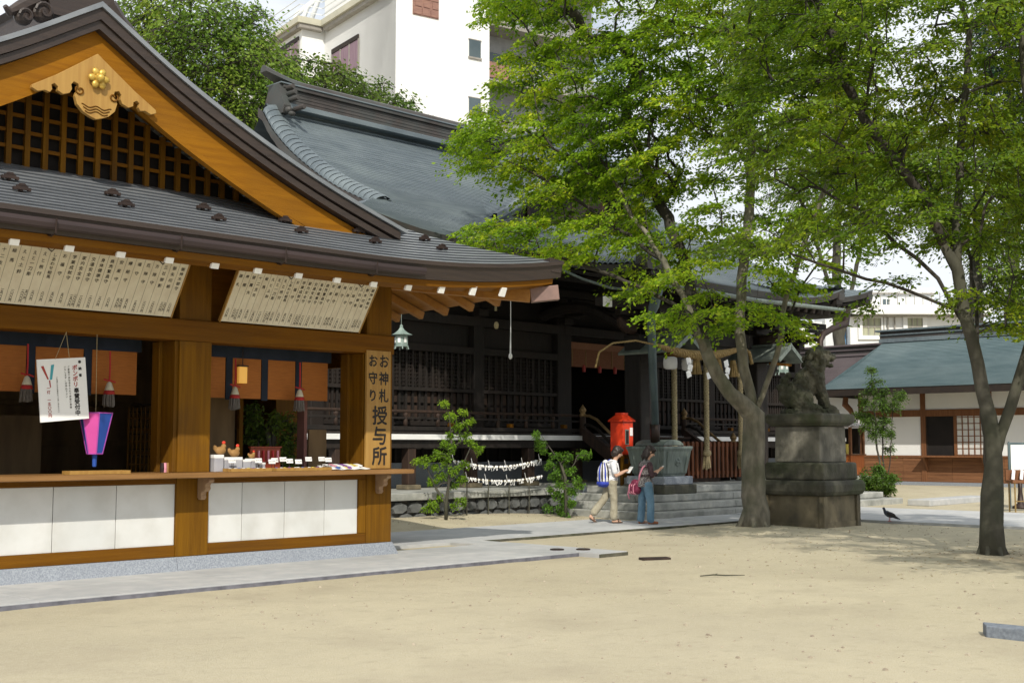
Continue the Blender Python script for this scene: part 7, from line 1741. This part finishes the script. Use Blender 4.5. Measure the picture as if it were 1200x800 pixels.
def grow_tree(name, label, cat, group, base, limbs, clumps, leaf_m, bark_m, leaf=0.07, per=110, clump_r=0.55, thick=0.16, rscale=0.0115, rexp=0.42, trunk_r=None, seed=1, flat=0.75, droop=0.35, twig_step=0.35, aspect=0.42, minr=0.004, sides=6):
    """limbs: hand-laid scaffold polylines [(points)...]; clumps: foliage spray centres; twigs are grown from the
    scaffold to every spray, limb thickness follows the amount of foliage carried"""
    rg = np.random.default_rng(seed); rnd = random.Random(seed)
    t = thing(name, base, label, cat, group)
    P = []; par = []; lim = []
    def addn(p, pa): P.append(np.array(p, float)); par.append(pa); return len(P)-1
    for pts in limbs:
        start = None
        for i, p in enumerate(pts):
            if i == 0:
                p = np.array(p, float)
                if P:
                    d = [np.linalg.norm(q-p) for q in P]; k = int(np.argmin(d)); start = k if d[k] < 0.6 else addn(p, k)
                else: start = addn(p, -1)
                prev = start; continue
            a = P[prev].copy(); b = np.array(p, float); m = max(1, int(np.linalg.norm(b-a)/0.3))
            for j in range(1, m+1):
                q = a + (b-a)*j/m
                if j < m: q = q + rg.normal(0, 0.018, 3)
                prev = addn(q, prev)
    nscaf = len(P)
    cl = sorted(clumps, key=lambda c: min(np.linalg.norm(np.array(c) - P[i]) for i in range(0, nscaf, 2)))
    tips = []
    for c in cl:
        c = np.array(c, float); A = np.array(P); d = np.linalg.norm(A - c, axis=1)
        # branches run outward and upward: prefer nodes lower and further in
        base_d = np.linalg.norm(A[:, :2] - np.array(base)[:2], axis=1); cd = np.linalg.norm(c[:2]-np.array(base)[:2])
        cost = d + 0.9*np.maximum(0, A[:, 2] - c[2] + 0.05) + 0.7*np.maximum(0, base_d - cd)
        cost[:3] += 5
        k = int(np.argmin(cost)); a = A[k]; D = np.linalg.norm(c-a); m = max(2, int(D/twig_step)); prev = k
        side = rg.normal(0, 0.10*D, 3); 
        for j in range(1, m+1):
            s = j/m; q = a + (c-a)*s + side*math.sin(math.pi*s)*0.6 + np.array([0, 0, 0.10*D*math.sin(math.pi*s)]); q = q + rg.normal(0, 0.012, 3); prev = addn(q, prev)
        tips.append((prev, c))
    # foliage carried
    load = np.zeros(len(P)); 
    for k, c in tips: load[k] += 1
    order = sorted(range(len(P)), key=lambda i: -i)
    for i in order:
        if par[i] >= 0: load[par[i]] += load[i]
    rad = np.maximum(minr, rscale*np.power(np.maximum(load, 0.4), rexp))
    # chains of nodes -> tubes
    kids = {}
    for i, p_ in enumerate(par): kids.setdefault(p_, []).append(i)
    chains = []
    def chain(start, frm):
        stack = [(start, frm)]
        while stack:
            s, f = stack.pop(); c = [f] if f is not None else []
            cur = s
            while True:
                c.append(cur); ks = kids.get(cur, [])
                if not ks: break
                ks = sorted(ks, key=lambda q: -load[q]); 
                for q in ks[1:]: stack.append((q, cur))
                cur = ks[0]
            chains.append(c)
    chain(0, None)
    tr, br = MB(), MB()
    for ci, c in enumerate(chains):
        pts = [P[i] for i in c]; rr = [rad[i] for i in c]
        if ci > 0 and len(rr) > 1: rr[0] = rr[1]*1.05
        if ci == 0:
            if trunk_r:
                rr = [max(r, interp(trunk_r, p[2])) for r, p in zip(rr, pts)]
        big = max(rr[1:]) if len(rr) > 1 else rr[0]
        if len(pts) < 2: continue
        n = 16 if ci == 0 else (10 if big > 0.06 else (6 if big > 0.02 else 4))
        if ci == 0 and trunk_r:
            cut = next((q for q, p in enumerate(pts) if p[2] > trunk_r[-1][0]), len(pts)-1); tr.tube(pts[:cut+1], rr[:cut+1], n)
            if cut < len(pts)-1: br.tube(pts[cut:], rr[cut:], 10)
        elif ci == 0: tr.tube(pts, rr, n)
        elif big > 0.05 and 'shrub' not in name and 'leafy' not in name:
            cut = next((q for q in range(1, len(rr)) if rr[q] < 0.035), len(rr)-1); cut = max(cut, 1)
            MB().tube(pts[:cut+1], rr[:cut+1], n).build('limb', bark_m, t, smooth=True)
            if cut < len(pts)-1: br.tube(pts[cut:], rr[cut:], 6, cap=False)
        elif big > 0.045: 
            br.tube(pts, rr, n)
        else: br.tube(pts, rr, n, cap=False)
    # leafy sprays
    Cs, Ns, Ds, Ss = [], [], [], []
    tw = MB()
    B = np.array(base)
    for k, c in tips:
        out = unit(np.array([c[0]-B[0], c[1]-B[1], 0.0]) + rg.normal(0, 0.35, 3)*np.array([1, 1, 0]))
        nrm = unit(np.array([0, 0, 1.0]) + out*droop*rg.uniform(0.2, 1.0) + rg.normal(0, 0.18, 3)); out = unit(out - nrm*np.dot(out, nrm)); sd = np.cross(nrm, out)
        R_ = clump_r*rg.uniform(0.7, 1.25); nt_ = 6
        for j in range(nt_):
            ang = (j/(nt_-1)-0.5)*2.6 + rg.normal(0, 0.15); L_ = R_*(1.1-0.28*abs(ang))*rg.uniform(0.75, 1.15)
            d = out*math.cos(ang) + sd*math.sin(ang); e = c + d*L_ - np.array([0, 0, 0.16*L_]) + nrm*rg.normal(0, thick*0.4)
            mid = c + d*L_*0.5 + nrm*0.03
            tw.tube([c, mid, e], [minr*1.3, minr, minr*0.5], 3, cap=False)
            m = max(3, int(per/nt_*rg.uniform(0.8, 1.2))); s = rg.uniform(0.08, 1.08, m)
            base_p = np.where(s[:, None] < 0.5, c + (mid-c)*(s[:, None]*2), mid + (e-mid)*((s[:, None]-0.5)*2))
            lat = np.cross(nrm, d); off = rg.normal(0, 1, m)*R_*0.17
            pos = base_p + lat*off[:, None] + nrm*(rg.normal(0, thick*0.45, m))[:, None]
            ld = d*rg.uniform(0.2, 1.0, m)[:, None] + lat*(np.sign(off)*rg.uniform(0.3, 1.0, m))[:, None] + np.array([0, 0, -0.25]) + rg.normal(0, 0.25, (m, 3))
            ld /= np.linalg.norm(ld, axis=1)[:, None]
            nn = nrm*flat + rg.normal(0, 0.42, (m, 3)); nn -= ld*np.sum(nn*ld, axis=1)[:, None]; nn /= np.linalg.norm(nn, axis=1)[:, None]+1e-9
            Cs.append(pos); Ns.append(nn); Ds.append(ld); Ss.append(leaf*rg.uniform(0.65, 1.3, m))
    C = np.concatenate(Cs); N_ = np.concatenate(Ns); D_ = np.concatenate(Ds); S_ = np.concatenate(Ss)
    tr.build('trunk', bark_m, t, smooth=True)
    if br.v: br.build('branches', bark_m if 'shrub' in name or 'leafy' in name else M['branch'], t, smooth=True, kind='stuff')
    tw.build('twigs', M['branch'], t, kind='stuff')
    V = leaf_mesh(C, N_, D_, S_, aspect) - B
    me = mesh_quads('foliage', V); o = link_mesh('foliage', me, leaf_m, t, origin=tuple(B)); tag(o, kind='stuff')
    return t
FWv = np.array([math.cos(HD), math.sin(HD), 0]); RTv = np.array([math.sin(HD), -math.cos(HD), 0])
def frame(base):
    """tree frame: right across the view, away from the camera, up"""
    b = np.array(base, float); return lambda r, a, z: tuple(b + RTv*r + FWv*a + np.array([0, 0, z]))
_pf = np.array([math.cos(HD)*math.cos(PITCH), math.sin(HD)*math.cos(PITCH), math.sin(PITCH)]); _pu = np.cross(RTv, _pf)
def pix(p):
    v = np.array(p) - np.array([0, 0, 1.5]); z = v @ _pf; return 600+1465*(v @ RTv)/z, 400-1465*(v @ _pu)/z
def fill(ellipsoids, n, seed, gaps=(), mind=0.32, ok=None):
    """spray centres spread through a union of ellipsoids, more near the surface, never too close to each other"""
    rg = np.random.default_rng(seed); out = []; tries = 0; w = np.array([e[1][0]*e[1][1]*e[1][2] for e in ellipsoids]); w = w**0.8; w /= w.sum()
    grid = {}
    while len(out) < n and tries < n*60:
        tries += 1; c, r = ellipsoids[rg.choice(len(ellipsoids), p=w)]
        d = rg.normal(0, 1, 3); d /= np.linalg.norm(d); q = rg.uniform(0.25, 1)**0.45; p = np.array(c) + d*np.array(r)*q
        if p[2] < 1.9: continue
        if any(sum(((p-np.array(g[0]))/np.array(g[1]))**2) < 1 for g in gaps): continue
        if ok and not ok(p): continue
        key = tuple((p/mind).astype(int)); bad = False
        for i in (-1, 0, 1):
            for j in (-1, 0, 1):
                for k in (-1, 0, 1):
                    for o in grid.get((key[0]+i, key[1]+j, key[2]+k), ()):
                        if np.linalg.norm(o-p) < mind: bad = True
        if bad: continue
        grid.setdefault(key, []).append(p); out.append(p)
    return out

# ---- zelkova by the pedestal: pale trunk that forks into three at head height
LZ = leafmat('zelkova_leaf', [(0.07, 0.16, 0.010), (0.19, 0.33, 0.014), (0.34, 0.49, 0.022), (0.64, 0.66, 0.04)], 0.55)
T1 = (19.42, 12.83, 0.0); f0_ = frame(T1)
def f(r, a, z):
    # the left side of the crown leans away from the camera, over the hall steps
    s_ = 1.9*smoothstep(-0.6, -3.0, r) if z > 3.0 else 0.0
    k_ = 1 + s_/24.0; return f0_(r*k_, a + s_, 1.5 + (z - 1.5)*k_)
tr1 = [(0, 0.29), (0.12, 0.25), (0.5, 0.222), (1.4, 0.205), (1.95, 0.22), (2.4, 0.13), (3.2, 0.11)]
limbs1 = [[f(0, 0, -0.05), f(0.0, 0, 0.6), f(0.02, 0, 1.5), f(0.03, 0, 2.05), f(-0.12, 0.1, 2.9), f(-0.18, 0.15, 3.6), f(-0.10, 0.3, 4.6), f(0.1, 0.5, 5.8), f(0.2, 0.6, 7.2), f(0.1, 0.8, 9.0)],
          [f(0.02, 0, 1.95), f(-0.45, -0.25, 2.45), f(-0.85, -0.45, 3.1), f(-1.15, -0.55, 3.9), f(-1.55, -0.7, 4.8), f(-2.1, -0.7, 5.8), f(-2.6, -0.6, 7.0)],
          [f(-0.85, -0.45, 3.1), f(-1.0, -0.1, 3.9), f(-1.1, 0.5, 5.0), f(-1.5, 1.0, 6.4), f(-2.0, 1.4, 8.0)],
          [f(0.04, 0, 2.1), f(0.32, -0.1, 2.8), f(0.52, -0.2, 3.5), f(0.62, -0.3, 4.3), f(1.0, -0.5, 5.4), f(1.5, -0.8, 6.8), f(1.8, -1.0, 8.4)],
          [f(0.52, -0.2, 3.5), f(0.95, 0.1, 4.4), f(1.5, 0.2, 5.1), f(2.2, 0.2, 5.7)],
          [f(-0.12, 0.1, 2.9), f(0.2, 0.8, 3.9), f(0.6, 1.6, 5.2), f(0.9, 2.2, 7.0)],
          [f(-1.15, -0.55, 3.9), f(-1.9, -0.9, 4.3), f(-2.9, -1.2, 4.7), f(-3.9, -1.4, 4.9)],
          [f(-1.55, -0.7, 4.8), f(-2.6, -0.7, 5.7), f(-3.7, -0.8, 6.4), f(-4.8, -0.9, 6.9)]]
def E1(r, a, z, rr, ra, rz): return (f(r, a, z), (max(rr, ra*0.95), max(rr, ra*0.95), rz))
el1 = [E1(-2.3, 0, 6.1, 1.5, 1.3, 0.6), E1(-1.2, 0.3, 5.3, 1.0, 1.0, 0.45), E1(-1.2, 0.4, 7.9, 1.4, 1.3, 0.8), E1(-3.3, -0.8, 5.15, 1.9, 1.4, 0.55), E1(-2.4, -0.6, 4.55, 1.4, 1.2, 0.40), E1(-4.2, -0.8, 7.0, 1.25, 1.1, 0.7), E1(-2.9, -0.3, 6.6, 1.5, 1.3, 0.55), E1(-2.8, 0, 8.4, 1.6, 1.6, 1.0), E1(-0.8, 0.6, 8.8, 1.7, 1.7, 1.2),
       E1(0.8, 0.2, 7.6, 1.6, 1.6, 1.1), E1(0.2, 0.2, 5.6, 1.3, 1.3, 0.55), E1(1.5, -0.4, 5.3, 1.1, 1.1, 0.5), E1(-0.6, -0.8, 3.75, 1.4, 0.8, 0.26), E1(0.9, -0.6, 3.75, 0.85, 0.6, 0.28), E1(0.3, -0.5, 4.5, 0.9, 0.8, 0.3), E1(-0.9, -0.3, 4.5, 1.0, 0.9, 0.35), E1(1.5, -0.6, 4.6, 0.7, 0.7, 0.28),
       E1(1.6, -0.4, 6.6, 1.2, 1.2, 0.7), E1(-0.9, 0.6, 6.9, 1.3, 1.3, 0.5), E1(1.7, -0.3, 8.8, 1.6, 1.6, 1.2), E1(-1.9, -0.2, 6.9, 1.3, 1.2, 0.8), E1(-2.2, -0.3, 7.4, 1.2, 1.2, 0.7), E1(-3.6, -0.4, 10.2, 2.0, 1.8, 0.9), E1(0, 0.5, 10.4, 2.6, 2.4, 0.9)]
GP1 = [(780, 150, 17, 15), (816, 178, 19, 24), (846, 140, 11, 15), (800, 246, 26, 19), (756, 196, 13, 11), (830, 225, 12, 10), (925, 195, 20, 16), (700, 140, 9, 7), (860, 205, 10, 14), (790, 105, 12, 9), (735, 95, 9, 7), (885, 140, 10, 9), (865, 330, 30, 16), (600, 330, 60, 22), (672, 326, 72, 24), (965, 385, 30, 34), (1005, 330, 34, 34), (975, 250, 16, 18), (735, 300, 26, 14), (960, 290, 30, 18), (1010, 330, 30, 18), (632, 208, 14, 9)]
def ok1(p):
    x, y = pix(p)
    for cx, cy, a, b in GP1:
        if ((x-cx)/a)**2 + ((y-cy)/b)**2 < 1: return False
    if y < -110 or (x > 932 and y > 340): return False
    if y > 400 or (x < 620 and y > 300) or (x > 1015) or x < 548: return False
    if x < 640 and y < 60: return x > 575
    return True
cl1 = fill(el1, 760, 11, mind=0.36, ok=ok1)
grow_tree('zelkova_tree', 'tall zelkova with a pale trunk forking in three beside the lion pedestal', 'tree', None, T1, limbs1, cl1, LZ, M['bark'], leaf=0.088, per=200, clump_r=0.60, trunk_r=tr1, seed=3, thick=0.065, rscale=0.0072, rexp=0.45, aspect=0.5)

# ---- darker tree at the right, slim stems from low down
LZ2 = leafmat('dark_zelkova_leaf', [(0.055, 0.12, 0.010), (0.145, 0.24, 0.013), (0.25, 0.345, 0.018), (0.48, 0.49, 0.03)], 0.55)
T2 = (16.48, 7.16, 0.0); f = frame(T2)
tr2 = [(0, 0.185), (0.1, 0.165), (0.5, 0.15), (0.85, 0.15), (1.2, 0.112), (2.4, 0.09), (4, 0.065)]
limbs2 = [[f(0, 0, -0.05), f(0.0, 0, 0.45), f(0.02, 0, 0.85), f(0.06, 0, 1.3), f(0.02, 0.02, 1.9), f(-0.10, 0.05, 2.6), f(-0.25, 0.1, 3.3), f(-0.30, 0.15, 3.9), f(-0.75, 0.1, 4.9), f(-1.4, 0.0, 5.7), f(-2.0, -0.2, 6.6), f(-2.5, -0.4, 7.6)],
          [f(0.0, 0, 0.7), f(-0.05, 0.03, 1.3), f(-0.02, 0.1, 2.2), f(-0.12, 0.2, 3.0), f(-0.5, 0.35, 3.8), f(-1.3, 0.5, 4.6), f(-2.3, 0.6, 5.3)],
          [f(0.06, 0, 1.4), f(0.28, -0.05, 2.0), f(0.5, -0.1, 2.7), f(0.75, -0.15, 3.5), f(1.1, -0.2, 4.6), f(1.5, -0.3, 6.0)],
          [f(-0.30, 0.15, 3.9), f(-0.22, 0.3, 4.8), f(-0.10, 0.4, 5.8), f(0.1, 0.5, 7.4)],
          [f(0.75, -0.15, 3.5), f(0.6, -0.4, 4.5), f(0.4, -0.6, 5.6), f(0.3, -0.8, 7.0)],
          [f(-0.1, 0.05, 2.6), f(0.15, 0.7, 3.4), f(0.3, 1.4, 4.4), f(0.4, 2.0, 5.6)],
          [f(-0.25, 0.1, 3.3), f(-1.0, 0.1, 3.6), f(-1.9, 0.0, 3.85), f(-2.7, -0.1, 4.1)]]
el2 = [E1(-1.5, 0.1, 4.5, 1.1, 1.1, 0.5), E1(-2.2, 0.2, 5.8, 1.5, 1.4, 0.8), E1(0.2, 0.5, 5.2, 1.6, 1.6, 1.0), E1(-2.6, -0.2, 7.2, 1.6, 1.5, 0.9), E1(-0.4, 0.3, 7.0, 2.0, 1.9, 1.2), E1(1.7, 0, 5.2, 1.5, 1.5, 1.2),
       E1(1.0, 0.2, 3.3, 0.9, 1.1, 0.6), E1(1.8, 0, 3.9, 1.2, 1.2, 0.8), E1(-0.9, 0.3, 3.45, 0.8, 0.6, 0.30), E1(2.0, 0, 7.2, 1.7, 1.7, 1.2), E1(-2.5, 0.0, 8.8, 2.0, 1.9, 0.8), E1(0.3, 0, 8.9, 2.3, 2.2, 0.9), E1(-0.2, -0.1, 2.75, 0.5, 0.3, 0.16), E1(-3.0, 0, 4.35, 0.7, 0.7, 0.3)]
GP2 = [(1010, 320, 50, 42), (1080, 372, 55, 32), (975, 300, 18, 28), (1150, 50, 24, 18), (1190, 110, 14, 20), (1085, 290, 14, 10), (930, 205, 20, 20), (1105, 400, 42, 26), (1180, 455, 60, 60), (890, 260, 18, 25), (1020, 60, 12, 12)]
def ok2(p):
    x, y = pix(p)
    for cx, cy, a, b in GP2:
        if ((x-cx)/a)**2 + ((y-cy)/b)**2 < 1: return False
    return -75 < y < 400 and x > 868
cl2 = fill(el2, 600, 12, mind=0.34, ok=ok2)
grow_tree('zelkova_tree', 'darker slim stemmed tree dividing low down at the right edge of the court', 'tree', None, T2, limbs2, cl2, LZ2, M['bark_dark'], leaf=0.072, per=200, clump_r=0.54, trunk_r=tr2, seed=5, thick=0.065, rscale=0.0068, rexp=0.44, aspect=0.5)

# ---- one more zelkova of the same court, out of frame: its thin crown shades the open sand and the right-hand tree
for k, (b_, lab, els, n_) in enumerate((((13.2, 1.6, 0.0), 'zelkova standing just outside the right edge of the view', ((0, 0, 5.2, 2.6, 1.5), (-0.6, 0.4, 6.8, 2.4, 1.2), (1.0, -0.6, 6.6, 2.2, 1.3)), 200),)):
    f = frame(b_); top = els[0][2]
    lim_ = [[f(0, 0, -0.05), f(0.05, 0, 1.2), f(0, 0.05, 2.4), f(0.1, 0, top*0.6), f(0.1, 0.2, top)]] + [[f(0, 0.05, 2.4), f(r*0.5, a*0.5, top*0.7), f(r, a, z)] for r, a, z, _, _ in els]
    grow_tree('zelkova_tree', lab, 'tree', None, b_, lim_, fill([E1(r, a, z, rr, rr, rz) for r, a, z, rr, rz in els], n_, 40+k, mind=0.4), LZ2, M['bark_dark'], leaf=0.10, per=110, clump_r=0.6, trunk_r=[(0, 0.24), (0.3, 0.19), (2.4, 0.17), (top, 0.06)], seed=41+k, thick=0.12, rscale=0.0075, rexp=0.44, aspect=0.5)
# ---- trees behind the shop and the hall
LB = leafmat('camphor_leaf', [(0.07, 0.15, 0.02), (0.15, 0.26, 0.03), (0.24, 0.36, 0.045), (0.36, 0.43, 0.07)], 0.55)
LD = leafmat('dark_oak_leaf', [(0.055, 0.11, 0.016), (0.095, 0.17, 0.022), (0.15, 0.23, 0.03), (0.22, 0.28, 0.045)], 0.45)
def wp(px_, py_, D):
    """world point on the bearing of an image position at depth D (used to site the far trees)"""
    a = (px_-600)/1465.0; b = (522-py_)/1465.0
    return np.array([0, 0, 1.5]) + (FWv + RTv*a + np.array([0, 0, b]))*D
def roots(t_name, base, r0, n, spread, m, seed):
    rr = random.Random(seed); tr_ = [o for o in bpy.data.objects if o.name == t_name][0]
    for k in range(n):
        a = 2*math.pi*(k + rr.uniform(-.25, .25))/n; L_ = spread*rr.uniform(0.7, 1.2); c_, s_ = math.cos(a), math.sin(a); b = base; j = a + rr.uniform(-.3, .3)
        MB().tube([(b[0]+c_*r0*0.45, b[1]+s_*r0*0.45, 0.42), (b[0]+c_*r0*0.8, b[1]+s_*r0*0.8, 0.17), (b[0]+c_*(r0+L_*0.3), b[1]+s_*(r0+L_*0.3), 0.055), (b[0]+math.cos(j)*(r0+L_), b[1]+math.sin(j)*(r0+L_), -0.03)], [r0*0.30, r0*0.34, r0*0.2, r0*0.08], 8).build('root', m, tr_, smooth=True)
roots('zelkova_tree', T1, 0.23, 7, 0.15, M['bark'], 1); roots('zelkova_tree.001', T2, 0.15, 6, 0.13, M['bark_dark'], 2)
def back_tree(px_, D, top, crown, label, m, n, seed, leaf=0.16, per=70, cr=0.9, group='trees behind the shrine roofs', bark=None, ok=None):
    b = wp(px_, 522, D); base = (float(b[0]), float(b[1]), 0.0); ff = frame(base)
    els = []
    for (dx, dy, rx, rz) in crown: # pixel offsets and radii
        c = wp(dx, dy, D); r = rx*D/1465; els.append((tuple(c), (r, r*0.9, rz*D/1465)))
    zt = wp(px_, top, D)[2]; H_ = zt
    limbs = [[ff(0, 0, -0.1), ff(0.1, 0, H_*0.25), ff(-0.1, 0.1, H_*0.5), ff(0.1, 0, H_*0.75), ff(0, 0, H_*0.95)]]
    for e in els:
        c = e[0]; s = 0.35 + 0.3*random.random(); p0 = ff(0, 0, H_*s*0.8); limbs.append([p0, tuple((np.array(p0)+np.array(c))/2 + np.array([0, 0, 0.3])), c])
    cl = fill(els, n, seed, mind=leaf*3.2, ok=ok)
    return grow_tree('leafy_tree', label, 'tree', group, base, limbs, cl, m, bark or M['bark_dark'], leaf=leaf, per=per, clump_r=cr, trunk_r=[(0, 0.4), (H_*0.5, 0.25), (H_, 0.08)], seed=seed, thick=0.35, rscale=0.018, rexp=0.42, flat=0.4, droop=0.6, twig_step=0.8, aspect=0.5, minr=0.012)
back_tree(235, 40, 10, [(235, 50, 75, 55), (200, 10, 60, 40), (285, 95, 60, 55), (205, 110, 50, 50), (160, 30, 35, 35), (270, 20, 35, 30)], 'large bright leafy tree rising behind the shop gable', LB, 420, 21, leaf=0.15, per=75, cr=0.8)
back_tree(330, 44, 45, [(322, 100, 34, 52), (355, 95, 38, 38), (300, 150, 50, 45), (395, 95, 26, 30)], 'dark leafy tree behind the left end of the hall ridge', LD, 260, 22, leaf=0.15, per=80, cr=0.8)
back_tree(420, 46, 80, [(418, 112, 34, 34), (450, 125, 36, 22), (385, 120, 30, 40), (470, 135, 18, 12)], 'rounded leafy tree in front of the white tower corner', LD, 200, 23, leaf=0.15, per=80, cr=0.75)
back_tree(512, 47, 140, [(508, 143, 15, 6)], 'tip of a small tree just over the hall ridge', LD, 22, 24, leaf=0.14, per=60, cr=0.5)
# ---- trees at the right behind the office
back_tree(1195, 52, 0, [(1190, 40, 34, 60), (1210, 150, 40, 80), (1180, 110, 26, 50)], 'tall dark blue green evergreen at the top right corner', leafmat('conifer_leaf', [(0.008, 0.030, 0.016), (0.016, 0.050, 0.024), (0.03, 0.075, 0.03), (0.05, 0.10, 0.04)], 0.15), 300, 25, leaf=0.16, per=80, cr=0.8)
back_tree(1150, 48, 130, [(1150, 220, 70, 75), (1190, 300, 55, 70), (1095, 190, 50, 50), (1215, 380, 50, 70)], 'broad mid green tree behind the office roof, right', LB, 380, 26, leaf=0.15, per=75, cr=0.85)
back_tree(985, 62, 130, [(985, 215, 45, 60), (930, 190, 35, 45), (1040, 180, 45, 55)], 'green tree far behind the court between the two near crowns', LB, 260, 27, leaf=0.17, per=70, cr=0.95)

# ---- small garden plants
def shrub(name, label, cat, base, pads, m, bark, leaf, per, cr, seed, thick=0.07, stems=None, flat=0.35, group=None):
    """cloud-pruned shrub: round pads of leaves on thin stems"""
    f_ = frame(base); limbs = stems(f_) if stems else [[f_(0, 0, -0.02), f_(0.0, 0, 0.3), f_(0.03, 0, 0.8), f_(0.0, 0, 1.3)]]
    cl = []
    rg = np.random.default_rng(seed)
    for (r, a, z, s) in pads:
        k = max(2, int(10*s/0.2))
        for q in range(k):
            d = rg.normal(0, 1, 3); d /= np.linalg.norm(d); cl.append(np.array(f_(r, a, z)) + d*np.array([s, s, s*0.75])*rg.uniform(0.3, 1.0))
    return grow_tree(name, label, cat, group, base, limbs, cl, m, bark, leaf=leaf, per=per, clump_r=cr, seed=seed, thick=thick, rscale=0.0055, rexp=0.38, flat=flat, droop=1.2, twig_step=0.12, aspect=0.35, minr=0.0025)
LP = leafmat('bright_pad_leaf', [(0.10, 0.20, 0.012), (0.19, 0.34, 0.02), (0.28, 0.44, 0.025), (0.38, 0.50, 0.04)], 0.45)
LP2 = leafmat('mid_pad_leaf', [(0.05, 0.14, 0.014), (0.10, 0.22, 0.02), (0.15, 0.30, 0.025), (0.24, 0.37, 0.04)], 0.4)
sA = (16.35, 17.72, 0.09)   # px 520
u = 1/59.5
padsA = [((x-521)*u, random.uniform(-.1, .1), (604-y)*u, s*u) for x, y, s in ((519, 474, 4), (523, 485, 3.5), (540, 481, 4), (528, 487, 5), (545, 492, 6), (533, 498, 7), (523, 508, 7), (538, 510, 8), (520, 518, 6), (548, 518, 6), (556, 524, 5), (528, 522, 6), (511, 530, 6), (520, 536, 7), (497, 537, 6), (489, 538, 4), (508, 545, 4), (540, 541, 5), (530, 548, 7), (516, 556, 7), (505, 562, 6), (537, 558, 7), (528, 565, 5), (506, 585, 6), (515, 580, 5), (538, 583, 6), (530, 588, 4), (503, 591, 5))]
shrub('cloud_pruned_shrub', 'bright green cloud pruned shrub beside the shop corner, left of the paper strings', 'shrub', sA, padsA, LP, M['bark_dark'], 0.055, 60, 0.095, 31, stems=lambda g: [[g(0, 0, -0.02), g(0.0, 0, 0.3), g(0.05, 0, 0.7), g(0.06, 0, 1.1), g(0.1, 0, 1.5), g(0.05, 0, 2.0)], [g(0.0, 0, 0.3), g(-0.2, 0, 0.6), g(-0.4, 0, 1.05)], [g(0.05, 0, 0.7), g(0.3, 0, 1.0), g(0.45, 0, 1.35)]], group='green shrubs before the terrace wall')
sB_ = (19.35, 17.35, 0.05)
padsB = [((x-651)*u*1.07, random.uniform(-.15, .15), (600-y)*u*1.07, s*u*1.1) for x, y, s in ((619, 506, 5), (622, 516, 6), (627, 524, 6), (640, 530, 6), (650, 531, 7), (637, 540, 7), (655, 536, 5), (668, 531, 5), (674, 529, 5), (648, 546, 8), (640, 553, 6), (658, 548, 5), (662, 560, 6), (648, 562, 8), (656, 571, 8), (645, 576, 8), (635, 570, 5), (652, 583, 8), (660, 585, 6), (645, 592, 7), (632, 590, 4), (652, 598, 5), (668, 565, 4))]
shrub('cloud_pruned_shrub', 'deep green cloud pruned shrub beside the stone steps, right of the paper strings', 'shrub', sB_, padsB, LP2, M['bark_dark'], 0.055, 66, 0.11, 32, stems=lambda g: [[g(0, 0, -0.02), g(0.02, 0, 0.3), g(0.0, 0, 0.8), g(-0.1, 0, 1.1), g(-0.35, 0, 1.45), g(-0.55, 0, 1.75)], [g(0.0, 0, 0.8), g(0.2, 0, 1.1), g(0.4, 0, 1.3)]], group='green shrubs before the terrace wall')
LT = leafmat('garden_leaf', [(0.04, 0.085, 0.012), (0.075, 0.15, 0.018), (0.12, 0.21, 0.025), (0.19, 0.27, 0.035)], 0.4)
gt = wp(1035, 522, 38.0); bT = (float(gt[0]), float(gt[1]), 0.05); v_ = 38/1465
padsT = [((x-1035)*v_, random.uniform(-.3, .3), (574-y)*v_-0.0, s*v_) for x, y, s in ((1021, 430, 4), (1024, 443, 6), (1023, 455, 8), (1036, 458, 8), (1048, 458, 7), (1014, 468, 9), (1028, 470, 12), (1043, 472, 10), (1010, 483, 9), (1024, 486, 13), (1036, 488, 9), (1018, 496, 9), (1032, 500, 7), (1040, 503, 6), (1022, 505, 5), (1042, 522, 5), (1054, 460, 5))]
shrub('garden_tree', 'slim many stemmed young tree in front of the office wall', 'tree', bT, padsT, LT, M['bark_dark'], 0.085, 42, 0.22, 33, thick=0.13, stems=lambda g: [[g(0, 0, -0.1), g(-0.15, 0, 0.7), g(-0.25, 0, 1.6), g(-0.3, 0, 2.6), g(-0.35, 0, 3.6)], [g(0.02, 0, 0.0), g(0.0, 0.1, 0.8), g(-0.02, 0.1, 1.7), g(0.0, 0.1, 2.6)], [g(0.05, 0, 0.0), g(0.15, 0, 0.9), g(0.25, 0, 1.8), g(0.3, 0, 2.8)]])
bb_ = wp(1024, 522, 36.0); bB = (float(bb_[0]), float(bb_[1]), 0.05); v2 = 36/1465
padsC = [((x-1024)*v2, random.uniform(-.3, .3), (582-y)*v2, s*v2) for x, y, s in ((1024, 552, 9), (1014, 560, 9), (1034, 561, 9), (1022, 566, 12), (1010, 571, 7), (1038, 571, 7), (1028, 575, 10), (1016, 576, 8))]
shrub('round_bush', 'low round green bush at the foot of the slim young tree', 'bush', bB, padsC, LT, M['bark_dark'], 0.09, 70, 0.21, 34, thick=0.12, stems=lambda g: [[g(0, 0, -0.05), g(0, 0, 0.2), g(0.05, 0, 0.45)]])

pot = shrub('indoor_plant', 'dark leafy greenery inside the shop seen through the right opening', 'plant', (10.0, 14.35, 0.6), [(random.uniform(-.28, .28), random.uniform(-.2, .2), random.uniform(0.35, 1.45), 0.14) for k in range(22)], LD, M['bark_dark'], 0.07, 30, 0.13, 35)
